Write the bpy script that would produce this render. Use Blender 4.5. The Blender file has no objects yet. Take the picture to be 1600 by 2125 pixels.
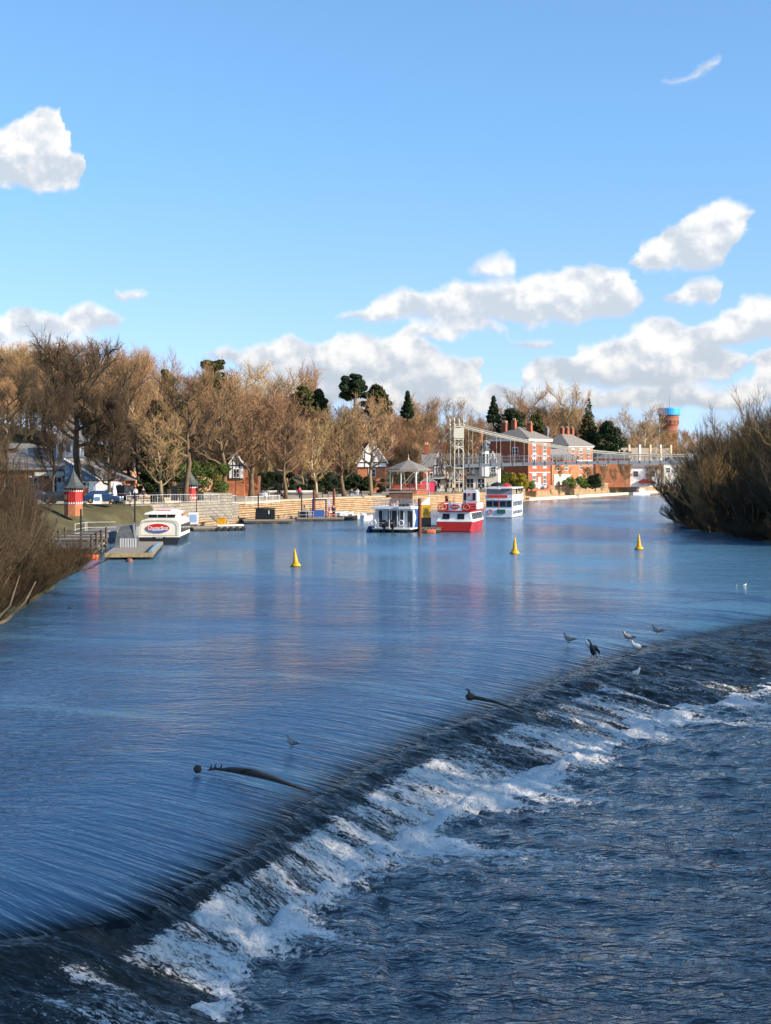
import bpy, bmesh, math, random
import numpy as np
from mathutils import Vector, Matrix

# ------------------------------------------------------------------ camera, world, sun, exposure
SC = bpy.context.scene
F, HC, HY = 3200.0, 8.0, 962.0            # focal length and horizon of the 1600x2125 photograph, eye height
cam = bpy.data.cameras.new('camera'); cam_ob = bpy.data.objects.new('camera', cam); SC.collection.objects.link(cam_ob)
cam_ob.location = (0, 0, HC); cam_ob.rotation_euler = (math.radians(90), 0, 0)
cam.sensor_fit = 'VERTICAL'; cam.sensor_height = 24; cam.lens = 24 * F / 2125
cam.shift_y = -(1062.5 - HY) / 2125
cam.clip_start = 0.5; cam.clip_end = 6000
SC.camera = cam_ob
SC.view_settings.view_transform = 'Standard'; SC.view_settings.look = 'None'
SC.view_settings.exposure = 0.75; SC.view_settings.gamma = 1.0
SC.cycles.max_bounces = 5; SC.cycles.diffuse_bounces = 2; SC.cycles.glossy_bounces = 3
SC.cycles.transparent_max_bounces = 4
SC.cycles.sample_clamp_indirect = 4

SUN_EL, SUN_AZ = math.radians(24), math.radians(113)
sl = bpy.data.lights.new('sun', 'SUN'); so = bpy.data.objects.new('sun', sl); SC.collection.objects.link(so)
sl.energy = 5.0; sl.angle = math.radians(0.5); sl.color = (1.0, 0.86, 0.68)
sd = Vector((math.sin(SUN_AZ) * math.cos(SUN_EL), math.cos(SUN_AZ) * math.cos(SUN_EL), math.sin(SUN_EL)))
so.rotation_euler = sd.to_track_quat('Z', 'Y').to_euler(); so.location = (60, -40, 80)

def nd(nt, typ, **kw):
    n = nt.nodes.new(typ)
    for k, v in kw.items():
        if k.startswith('i_'):
            key = k[2:]; key = int(key) if key.isdigit() else key
            n.inputs[key].default_value = v
        else: setattr(n, k, v)
    return n

# cloud banks: outlines as (x, top, base) in thousandths of the slope of the view direction, three banks looked up together
BANKS = [
 [[(-300,320,388),(-150,295,388),(-60,285,388),(-20,268,386),(25,256,388),(50,238,390),(70,232,392),(92,214,393),(122,220,394),(134,262,394),(150,305,394),(176,322,376),(188,345,348)],
  [(225,603,606),(240,594,618),(290,592,618),(306,602,606)],
  [(690,656,658),(750,636,668),(800,613,669),(840,597,667),(880,601,665),(910,598,667),(945,578,670),(1000,581,673),(1050,573,674),(1100,563,674),(1150,567,674),(1190,556,674),(1230,548,672),(1275,546,670),(1308,568,664),(1322,600,645),(1340,625,627)],
  [(1425,700,703),(1450,672,710),(1500,641,712),(1545,617,714),(1600,613,716),(1700,600,718),(1800,640,716),(1900,640,710)]],
 [[(-300,650,705),(-100,640,700),(15,655,700),(50,633,698),(90,634,696),(120,654,696),(152,637,694),(205,632,690),(243,647,682),(262,664,667)],
  [(430,727,732),(455,713,745),(500,728,770),(545,712,790),(600,694,800),(650,712,808),(700,688,812),(740,694,815),(790,704,818),(832,684,820),(880,700,822),(940,738,822),(1000,748,815),(1030,765,780)],
  [(1050,785,788),(1080,765,796),(1120,748,798),(1165,740,800),(1205,714,800),(1255,716,800),(1300,688,800),(1340,666,800),(1390,659,800),(1430,684,798),(1480,704,792),(1530,725,778),(1556,745,760),(1610,718,800),(1700,700,805),(1900,720,805)]],
[[(1300,552,556),(1330,515,562),(1380,482,564),(1410,455,566),(1440,430,567),(1485,421,560),(1520,424,520),(1548,432,470),(1566,440,445)],
  [(820,690,691),(860,667,698),(940,664,700),(1000,668,700),(1045,680,690),(1060,712,714),(1090,700,725),(1130,702,728),(1160,720,722)] ]]
BANKS2 = [
 [[(-300,740,760),(-100,700,780),(60,690,770),(180,690,740),(270,715,722)],[(966,548,556),(985,532,570),(1010,525,577),(1040,522,578),(1060,528,574),(1074,545,558)],[(1372,160,166),(1400,150,166),(1440,142,164),(1476,120,148),(1500,116,122)]],
 [[(380,790,800),(480,775,830),(600,790,850),(760,782,850),(900,790,860),(1020,800,860),(1080,830,840)],[(1376,618,624),(1405,594,634),(1450,577,636),(1478,571,632),(1500,582,606)]],
 [[(1010,800,812),(1100,795,850),(1250,800,850),(1400,790,860),(1520,800,850),(1620,740,830),(1900,740,830)]]]
def make_world():
    w = bpy.data.worlds.new('World'); SC.world = w; w.use_nodes = True
    nt = w.node_tree; L = nt.links.new; bg = nt.nodes['Background']; bg.inputs[1].default_value = 0.12
    def put(x, sock):
        if isinstance(x, (int, float)): sock.default_value = x
        elif isinstance(x, (tuple, list)): sock.default_value = x
        else: L(x, sock)
    def vm(op, *a):
        n = nd(nt, 'ShaderNodeVectorMath', operation=op)
        for i, x in enumerate(a): put(x, n.inputs[i])
        return n.outputs['Value'] if op == 'DOT_PRODUCT' else n.outputs[0]
    def mt(op, *a, clamp=False):
        n = nd(nt, 'ShaderNodeMath', operation=op, use_clamp=clamp)
        for i, x in enumerate(a): put(x, n.inputs[i])
        return n.outputs[0]
    def mr(x, a, b_, c=0.0, d=1.0, kind='SMOOTHSTEP'):
        n = nd(nt, 'ShaderNodeMapRange', interpolation_type=kind)
        for i, v in enumerate((x, a, b_, c, d)): put(v, n.inputs[i])
        return n.outputs[0]
    tc = nd(nt, 'ShaderNodeTexCoord'); gen = tc.outputs['Generated']; sp = nd(nt, 'ShaderNodeSeparateXYZ'); L(gen, sp.inputs[0])
    my = mt('MAXIMUM', sp.outputs[1], 0.05); k = F / 1000
    u = mt('MULTIPLY', mt('DIVIDE', sp.outputs[0], my), k); v = mt('MULTIPLY', mt('DIVIDE', sp.outputs[2], my), k)
    cb = nd(nt, 'ShaderNodeCombineXYZ'); L(u, cb.inputs[0]); L(v, cb.inputs[1])
    def noise(scale, det, rough, off=None):
        src = cb.outputs[0] if off is None else vm('ADD', cb.outputs[0], off)
        n = nd(nt, 'ShaderNodeTexNoise', i_Scale=scale, i_Detail=det, i_Roughness=rough); L(src, n.inputs['Vector']); return n.outputs[0]
    n1 = noise(12.0, 4.0, .52); n2 = noise(12.0, 4.0, .52, (.010, .022, 0)); n3 = noise(30.0, 3.0, .55, (3, 7, 0))
    # ragged outlines
    wu = mt('MULTIPLY_ADD', mt('SUBTRACT', n3, .5), .045, u); wv = mt('MULTIPLY_ADD', mt('SUBTRACT', n1, .5), .075, v)
    xn = mt('DIVIDE', mt('ADD', wu, 1.1), 2.2, clamp=True); xc = nd(nt, 'ShaderNodeCombineXYZ')
    for i in range(3): L(xn, xc.inputs[i])
    def curve(idx, banks):
        n = nt.nodes.new('ShaderNodeRGBCurve'); mp = n.mapping; mp.use_clip = False
        for ch in range(3):
            pts = [(0.0, 0.0 if idx == 1 else 1.0)]
            for cl in banks[ch]:
                x0, x1 = cl[0][0], cl[-1][0]; mid0 = (HY - (cl[0][1] + cl[0][2]) / 2) / 1000; mid1 = (HY - (cl[-1][1] + cl[-1][2]) / 2) / 1000; sg = -1 if idx == 1 else 1
                g0 = (x0 - 16 + 300) / 2200; far = 0.0 if idx == 1 else 1.0
                pts += [(g0 - .012, far), (g0, mid0 + sg * .04)]
                for p in cl: pts.append(((p[0] + 300) / 2200, (HY - p[idx]) / 1000 - sg * .007))
                g1 = (x1 + 16 + 300) / 2200; pts += [(g1, mid1 + sg * .04), (g1 + .012, far)]
            pts = sorted((min(1, max(0, a)), b_) for a, b_ in pts)
            c = mp.curves[ch]
            while len(c.points) > 2: c.points.remove(c.points[1])
            c.points[0].location = pts[0]; c.points[1].location = pts[-1]
            for p in pts[1:-1]: c.points.new(*p)
            for p in c.points: p.handle_type = 'VECTOR'
        mp.update(); L(xc.outputs[0], n.inputs[1]); return n.outputs[0]
    yy = nd(nt, 'ShaderNodeCombineXYZ')
    for i in range(3): L(wv, yy.inputs[i])
    tot = []
    for banks, wt in ((BANKS, (1, 1, 1)), (BANKS2, (.62, .85, .85))):
        T = curve(1, banks); B = curve(2, banks)
        ty = vm('SUBTRACT', T, yy.outputs[0]); yb = vm('SUBTRACT', yy.outputs[0], B)
        m = vm('MINIMUM', vm('MULTIPLY', ty, (28, 28, 28)), vm('MULTIPLY', yb, (30, 30, 30)))
        M = vm('MULTIPLY', vm('MINIMUM', vm('MAXIMUM', m, (0, 0, 0)), (1, 1, 1)), wt)
        R = vm('DIVIDE', yb, vm('MAXIMUM', vm('SUBTRACT', T, B), (.012, .012, .012)))
        tot.append((vm('DOT_PRODUCT', M, (1, 1, 1)), vm('DOT_PRODUCT', M, R)))
    ms = mt('ADD', tot[0][0], tot[1][0]); H = mt('DIVIDE', mt('ADD', tot[0][1], tot[1][1]), mt('MAXIMUM', ms, .001))
    # thin low cloud towards the horizon
    lowF = mt('MULTIPLY', mr(n1, .34, .58), mr(v, .02, .22, 1.0, 0.0)); lowA = mt('MULTIPLY', lowF, mr(u, -.75, -.3, .25, .9))
    body = mr(ms, .02, .60, 0.0, .97)
    al = mt('MAXIMUM', body, mt('MULTIPLY', lowA, .8))
    sh = mr(mt('ADD', mt('MULTIPLY_ADD', H, .75, -.05), mt('MULTIPLY', mt('SUBTRACT', n1, n2), 2.6)), -.05, .85)
    cc = nd(nt, 'ShaderNodeMix', data_type='RGBA'); L(sh, cc.inputs[0]); cc.inputs[6].default_value = CLOUD_DARK; cc.inputs[7].default_value = CLOUD_LIT
    cs = nd(nt, 'ShaderNodeVectorMath', operation='SCALE'); L(cc.outputs[2], cs.inputs[0]); L(mr(v, .10, .30, .84, 1.0, 'LINEAR'), cs.inputs['Scale'])
    sk = nd(nt, 'ShaderNodeTexSky'); sk.sky_type = 'NISHITA'; sk.sun_disc = False; sk.sun_elevation = SUN_EL; sk.sun_rotation = SUN_AZ
    sk.altitude = 0; sk.air_density = 1.0; sk.dust_density = 0.4; sk.ozone_density = 1.5
    L(vm('NORMALIZE', vm('MULTIPLY_ADD', gen, (1, 1, 1.1), (0, 0, .13))), sk.inputs[0])
    tm = nd(nt, 'ShaderNodeMix', data_type='RGBA'); L(mr(v, .0, .75), tm.inputs[0]); tm.inputs[6].default_value = (1.22, 1.20, 1.30, 1); tm.inputs[7].default_value = (*SKYT, 1); tint = vm('MULTIPLY', sk.outputs[0], tm.outputs[2])
    mx = nd(nt, 'ShaderNodeMix', data_type='RGBA'); L(al, mx.inputs[0]); L(tint, mx.inputs[6]); L(cs.outputs[0], mx.inputs[7])
    L(mx.outputs[2], bg.inputs[0])
SKYT = (.93, 1.24, 1.42)
CLOUD_DARK, CLOUD_LIT = (3.2, 3.55, 4.0, 1), (5.5, 5.4, 5.25, 1)
make_world()

# ------------------------------------------------------------------ helpers
def at(px, py, d): return Vector(((px - 800) * d / F, d, HC - (py - HY) * d / F))
def dz(py, z): return F * (HC - z) / (py - HY)
def on(px, py, z=0.0): return at(px, py, dz(py, z))
def top(py, d): return HC - (py - HY) * d / F

MATS = {}
def mat(name, col, rough=0.75, var=0.18, scale=4.0, metal=0.0, bump=0.0, col2=None, spec=0.4, objvar=0.0, stretch=(1, 1, 1), emit=0, coat=0):
    if name in MATS: return MATS[name]
    m = bpy.data.materials.new(name); m.use_nodes = True; nt = m.node_tree; L = nt.links.new
    b = nt.nodes['Principled BSDF']; b.inputs['Roughness'].default_value = rough; b.inputs['Metallic'].default_value = metal
    b.inputs['Specular IOR Level'].default_value = spec; b.inputs['Coat Weight'].default_value = coat
    tc = nd(nt, 'ShaderNodeTexCoord'); mp = nd(nt, 'ShaderNodeMapping'); mp.inputs['Scale'].default_value = stretch
    L(tc.outputs['Object'], mp.inputs[0])
    n = nd(nt, 'ShaderNodeTexNoise', i_Scale=scale, i_Detail=5.0, i_Roughness=0.65); L(mp.outputs[0], n.inputs['Vector'])
    mx = nd(nt, 'ShaderNodeMix', data_type='RGBA')
    mr = nd(nt, 'ShaderNodeMapRange'); L(n.outputs[0], mr.inputs[0]); mr.inputs[1].default_value = 0.3; mr.inputs[2].default_value = 0.7
    L(mr.outputs[0], mx.inputs[0])
    c = col; c2 = col2
    if c2 is None:
        c2 = tuple(min(1, x * (1 + var)) for x in c); c = tuple(x * (1 - var) for x in c)
    mx.inputs[6].default_value = (*c, 1); mx.inputs[7].default_value = (*c2, 1)
    out = mx.outputs[2]
    if objvar:
        oi = nd(nt, 'ShaderNodeObjectInfo'); hs = nd(nt, 'ShaderNodeHueSaturation'); L(out, hs.inputs['Color'])
        a = nd(nt, 'ShaderNodeMath', operation='MULTIPLY_ADD'); a.inputs[1].default_value = 0.02; a.inputs[2].default_value = 0.485; L(oi.outputs['Random'], a.inputs[0]); L(a.outputs[0], hs.inputs['Hue'])
        v = nd(nt, 'ShaderNodeMath', operation='MULTIPLY_ADD'); v.inputs[1].default_value = objvar * 2; v.inputs[2].default_value = 1 - objvar
        fr = nd(nt, 'ShaderNodeMath', operation='FRACT'); m7 = nd(nt, 'ShaderNodeMath', operation='MULTIPLY'); m7.inputs[1].default_value = 7.31
        L(oi.outputs['Random'], m7.inputs[0]); L(m7.outputs[0], fr.inputs[0]); L(fr.outputs[0], v.inputs[0]); L(v.outputs[0], hs.inputs['Value'])
        out = hs.outputs[0]
    L(out, b.inputs['Base Color'])
    if bump:
        bp = nd(nt, 'ShaderNodeBump'); bp.inputs['Distance'].default_value = bump; bp.inputs['Strength'].default_value = 1; L(n.outputs[0], bp.inputs['Height']); L(bp.outputs[0], b.inputs['Normal'])
    if emit: b.inputs['Emission Color'].default_value = (*col, 1); b.inputs['Emission Strength'].default_value = emit
    MATS[name] = m; return m

def mat_brick(name, col, col2, mortar, bw=0.46, bh=0.15, rough=0.85, ms=0.012, off=0.5, bump=0.01):
    if name in MATS: return MATS[name]
    m = bpy.data.materials.new(name); m.use_nodes = True; nt = m.node_tree; L = nt.links.new
    b = nt.nodes['Principled BSDF']; b.inputs['Roughness'].default_value = rough; b.inputs['Specular IOR Level'].default_value = 0.2
    tc = nd(nt, 'ShaderNodeTexCoord'); sp = nd(nt, 'ShaderNodeSeparateXYZ'); L(tc.outputs['Object'], sp.inputs[0])
    ad = nd(nt, 'ShaderNodeMath', operation='ADD'); L(sp.outputs[0], ad.inputs[0]); L(sp.outputs[1], ad.inputs[1])
    cb = nd(nt, 'ShaderNodeCombineXYZ'); L(ad.outputs[0], cb.inputs[0]); L(sp.outputs[2], cb.inputs[1])
    br = nd(nt, 'ShaderNodeTexBrick'); L(cb.outputs[0], br.inputs['Vector']); br.offset = off
    br.inputs['Color1'].default_value = (*col, 1); br.inputs['Color2'].default_value = (*col2, 1); br.inputs['Mortar'].default_value = (*mortar, 1)
    br.inputs['Scale'].default_value = 1; br.inputs['Brick Width'].default_value = bw; br.inputs['Row Height'].default_value = bh; br.inputs['Mortar Size'].default_value = ms
    n = nd(nt, 'ShaderNodeTexNoise', i_Scale=0.8, i_Detail=6.0, i_Roughness=0.7); L(tc.outputs['Object'], n.inputs['Vector'])
    mr = nd(nt, 'ShaderNodeMapRange'); L(n.outputs[0], mr.inputs[0]); mr.inputs[1].default_value = .3; mr.inputs[2].default_value = .7; mr.inputs[3].default_value = 0.72; mr.inputs[4].default_value = 1.15
    sc = nd(nt, 'ShaderNodeVectorMath', operation='SCALE'); L(br.outputs['Color'], sc.inputs[0]); L(mr.outputs[0], sc.inputs['Scale'])
    L(sc.outputs[0], b.inputs['Base Color'])
    bp = nd(nt, 'ShaderNodeBump'); bp.inputs['Distance'].default_value = bump; bp.invert = True; L(br.outputs['Fac'], bp.inputs['Height']); L(bp.outputs[0], b.inputs['Normal'])
    MATS[name] = m; return m

class MB:
    def __init__(s): s.v = []; s.f = []
    def add(s, vs, fs):
        o = len(s.v); s.v += [tuple(v) for v in vs]; s.f += [tuple(i + o for i in f) for f in fs]; return s
    def box(s, x0, x1, y0, y1, z0, z1, M=None):
        vs = [Vector(p) for p in ((x0,y0,z0),(x1,y0,z0),(x1,y1,z0),(x0,y1,z0),(x0,y0,z1),(x1,y0,z1),(x1,y1,z1),(x0,y1,z1))]
        if M is not None: vs = [M @ v for v in vs]
        return s.add(vs, [(0,3,2,1),(4,5,6,7),(0,1,5,4),(1,2,6,5),(2,3,7,6),(3,0,4,7)])
    def rod(s, a, b, r0, r1=None, n=6, cap=True):
        a, b = Vector(a), Vector(b); r1 = r0 if r1 is None else r1
        d = (b - a).normalized(); u = d.orthogonal().normalized(); w = d.cross(u)
        vs = [a + (u * math.cos(t) + w * math.sin(t)) * r0 for t in [2 * math.pi * i / n for i in range(n)]]
        vs += [b + (u * math.cos(t) + w * math.sin(t)) * r1 for t in [2 * math.pi * i / n for i in range(n)]]
        fs = [(i, (i + 1) % n, n + (i + 1) % n, n + i) for i in range(n)]
        if cap: fs += [tuple(reversed(range(n))), tuple(range(n, 2 * n))]
        return s.add(vs, fs)
    def path(s, pts, r, n=5):
        pts = [Vector(p) for p in pts]; rr = r if isinstance(r, (list, tuple)) else [r] * len(pts); vs = []; k = len(pts); u = None
        for i, p in enumerate(pts):
            d = (pts[min(i + 1, k - 1)] - pts[max(i - 1, 0)]).normalized()
            u = d.orthogonal().normalized() if u is None else (u - d * u.dot(d)).normalized()
            w = d.cross(u)
            vs += [p + (u * math.cos(t) + w * math.sin(t)) * rr[i] for t in [2 * math.pi * j / n for j in range(n)]]
        fs = [(i * n + j, i * n + (j + 1) % n, (i + 1) * n + (j + 1) % n, (i + 1) * n + j) for i in range(k - 1) for j in range(n)]
        fs += [tuple(reversed(range(n))), tuple(range((k - 1) * n, k * n))]
        return s.add(vs, fs)
    def lathe(s, prof, n=16, c=(0, 0, 0), rot=0, axis='z'):
        vs = []
        for (r, z) in prof:
            for i in range(n):
                t = 2 * math.pi * i / n + rot
                p = (r * math.cos(t), r * math.sin(t), z) if axis == 'z' else ((r * math.cos(t), z, r * math.sin(t)) if axis == 'y' else (z, r * math.cos(t), r * math.sin(t)))
                vs.append((p[0] + c[0], p[1] + c[1], p[2] + c[2]))
        k = len(prof)
        fs = [(i * n + j, i * n + (j + 1) % n, (i + 1) * n + (j + 1) % n, (i + 1) * n + j) for i in range(k - 1) for j in range(n)]
        fs += [tuple(reversed(range(n))), tuple(range((k - 1) * n, k * n))]
        return s.add(vs, fs)
    def prism(s, poly, z0, z1, M=None):      # poly in xy, extruded along z
        n = len(poly); vs = [Vector((x, y, z0)) for x, y in poly] + [Vector((x, y, z1)) for x, y in poly]
        if M is not None: vs = [M @ v for v in vs]
        return s.add(vs, [tuple(reversed(range(n))), tuple(range(n, 2 * n))] + [(i, (i + 1) % n, n + (i + 1) % n, n + i) for i in range(n)])
    def hull8(s, lo, hi):                    # frustum-like solid between two quads (each 4 points)
        return s.add([Vector(p) for p in lo] + [Vector(p) for p in hi], [(3,2,1,0),(4,5,6,7),(0,1,5,4),(1,2,6,5),(2,3,7,6),(3,0,4,7)])
    def loft(s, rings, cap=True):
        n = len(rings[0]); vs = [Vector(p) for r in rings for p in r]
        fs = [(i * n + j, i * n + (j + 1) % n, (i + 1) * n + (j + 1) % n, (i + 1) * n + j) for i in range(len(rings) - 1) for j in range(n)]
        if cap: fs += [tuple(reversed(range(n))), tuple(range((len(rings) - 1) * n, len(rings) * n))]
        return s.add(vs, fs)
    def blob(s, c, r, n=8, m=6):
        prof = []
        for i in range(m + 1):
            t = math.pi * i / m; prof.append((max(1e-3, math.sin(t)), -math.cos(t)))
        vs = []
        for (a, z) in prof:
            for j in range(n):
                p = 2 * math.pi * j / n; vs.append((c[0] + r[0] * a * math.cos(p), c[1] + r[1] * a * math.sin(p), c[2] + r[2] * z))
        fs = [(i * n + j, i * n + (j + 1) % n, (i + 1) * n + (j + 1) % n, (i + 1) * n + j) for i in range(m) for j in range(n)]
        return s.add(vs, fs)
    def build(s, name, m, parent=None, loc=None, smooth=False, fix=True):
        me = bpy.data.meshes.new(name); me.from_pydata(s.v, [], s.f)
        if fix:
            bm = bmesh.new(); bm.from_mesh(me); bmesh.ops.recalc_face_normals(bm, faces=bm.faces); bm.to_mesh(me); bm.free()
        if smooth: me.polygons.foreach_set('use_smooth', [True] * len(me.polygons))
        me.materials.append(m); o = bpy.data.objects.new(name, me); SC.collection.objects.link(o)
        if parent is not None: o.parent = parent
        if loc is not None: o.location = loc
        return o

def np_mesh(name, V, polys, m, parent=None, smooth=True, sizes=None):
    """V (n,3); polys (k,s) index array"""
    me = bpy.data.meshes.new(name); me.vertices.add(len(V)); me.vertices.foreach_set('co', np.asarray(V, dtype=np.float32).ravel())
    if isinstance(polys, list):
        flat = np.concatenate([p.ravel() for p in polys]); tot = np.concatenate([np.full(len(p), p.shape[1]) for p in polys])
    else: flat = polys.ravel(); tot = np.full(len(polys), polys.shape[1])
    st = np.concatenate([[0], np.cumsum(tot)[:-1]])
    me.loops.add(len(flat)); me.loops.foreach_set('vertex_index', flat.astype(np.int32))
    me.polygons.add(len(tot)); me.polygons.foreach_set('loop_start', st.astype(np.int32)); me.polygons.foreach_set('loop_total', tot.astype(np.int32))
    if smooth: me.polygons.foreach_set('use_smooth', np.ones(len(tot), dtype=bool))
    me.update(calc_edges=True); me.validate()
    me.materials.append(m); o = bpy.data.objects.new(name, me); SC.collection.objects.link(o)
    if parent is not None: o.parent = parent
    return o

def tag(o, label=None, cat=None, group=None, kind=None):
    if label: o['label'] = label
    if cat: o['category'] = cat
    if group: o['group'] = group
    if kind: o['kind'] = kind
    return o
def thing(name, label, cat, loc=(0, 0, 0), rz=0.0, group=None):
    o = bpy.data.objects.new(name, None); SC.collection.objects.link(o); o.empty_display_size = 0.3
    o.location = loc; o.rotation_euler = (0, 0, rz); return tag(o, label, cat, group)
def copy_tree(o, loc=None, rz=None, scale=None, label=None, parent=None, group=None):
    c = o.copy(); SC.collection.objects.link(c)
    if parent is not None: c.parent = parent
    if loc is not None: c.location = loc
    if rz is not None: c.rotation_euler = (0, 0, rz)
    if scale is not None: c.scale = scale if isinstance(scale, (tuple, list)) else (scale,) * 3
    if label: c['label'] = label
    if group: c['group'] = group
    for ch in [x for x in o.children]: copy_tree(ch, parent=c)
    return c
def text(body, size, m, parent, loc, rot=(math.pi / 2, 0, 0), name='lettering', ext=0.01, sx=1.0):
    cu = bpy.data.curves.new(name, 'FONT'); cu.body = body; cu.size = size; cu.extrude = ext; cu.align_x = 'CENTER'; cu.align_y = 'CENTER'; cu.resolution_u = 3
    t = bpy.data.objects.new(name + '_tmp', cu); SC.collection.objects.link(t)
    me = bpy.data.meshes.new_from_object(t.evaluated_get(bpy.context.evaluated_depsgraph_get())); bpy.data.objects.remove(t)
    me.materials.clear(); me.materials.append(m); o = bpy.data.objects.new(name, me); SC.collection.objects.link(o)
    o.parent = parent; o.location = loc; o.rotation_euler = rot; o.scale = (sx, 1, 1); return o

def fbm(X, Y, seed=0, octs=5, base=1.0, gain=0.5):
    """smooth value noise on arrays"""
    out = np.zeros_like(X, dtype=np.float64); amp = 1.0; fr = base; tot = 0
    for o in range(octs):
        rs = np.random.RandomState(seed * 17 + o); T = rs.rand(257, 257)
        x = X * fr + 37.3 * o; y = Y * fr + 11.7 * o
        xi = np.floor(x).astype(int); yi = np.floor(y).astype(int); fx = x - xi; fy = y - yi
        fx = fx * fx * (3 - 2 * fx); fy = fy * fy * (3 - 2 * fy); a = xi % 256; b = yi % 256
        v = (T[a, b] * (1 - fx) + T[a + 1, b] * fx) * (1 - fy) + (T[a, b + 1] * (1 - fx) + T[a + 1, b + 1] * fx) * fy
        out += v * amp; tot += amp; amp *= gain; fr *= 2.03
    return out / tot
def seg_dist(X, Y, pts):
    """signed distance to a polyline, positive on its left"""
    best = np.full(X.shape, 1e9); sg = np.ones(X.shape); par = np.zeros(X.shape); acc = 0
    for (ax, ay), (bx, by) in zip(pts[:-1], pts[1:]):
        dx, dy = bx - ax, by - ay; L2 = dx * dx + dy * dy
        t = np.clip(((X - ax) * dx + (Y - ay) * dy) / L2, 0, 1); px = ax + t * dx; py = ay + t * dy
        d = np.hypot(X - px, Y - py); s = np.sign(dx * (Y - ay) - dy * (X - ax)); s[s == 0] = 1
        m = d < best; best[m] = d[m]; sg[m] = s[m]; par[m] = acc + t[m] * math.sqrt(L2); acc += math.sqrt(L2)
    return best * sg, par
def spline(pts, n):
    P = np.array(pts, dtype=float); k = len(P); Pe = np.vstack([2 * P[0] - P[1], P, 2 * P[-1] - P[-2]]); u = np.linspace(0, k - 1 - 1e-6, n); i = u.astype(int); t = (u - i)[:, None]
    p0, p1, p2, p3 = Pe[i], Pe[i + 1], Pe[i + 2], Pe[i + 3]
    return 0.5 * (2 * p1 + (p2 - p0) * t + (2 * p0 - 5 * p1 + 4 * p2 - p3) * t * t + (3 * p1 - p0 - 3 * p2 + p3) * t ** 3)

# ------------------------------------------------------------------ water
CREST = [(-17,22.5),(-11,26.0),(-6.9,27.3),(-4.9,28.7),(-3.4,32.4),(-1.8,38.6),(0.05,44.7),(2.4,50.2),(5.2,56.5),(8.2,63.6),(13,71.8),(20.6,82.4),(34,98)]
TOE   = [(-9,12),(-3.6,20),(-2.8,25.0),(-2.9,28),(-1.9,31.9),(.4,38),(3.3,44),(6.2,49),(9.4,55),(14.3,61.5),(20.6,69),(29,79),(42,94)]
UPST  = [(-22,29),(-16,31.5),(-12.5,33),(-11.4,34),(-10.2,37),(-9,43),(-7.2,49),(-5.2,54.6),(-2.6,61.3),(.8,69),(6,78),(14,89),(28,104)]
ZC, ZP = -0.42, -1.3

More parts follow.
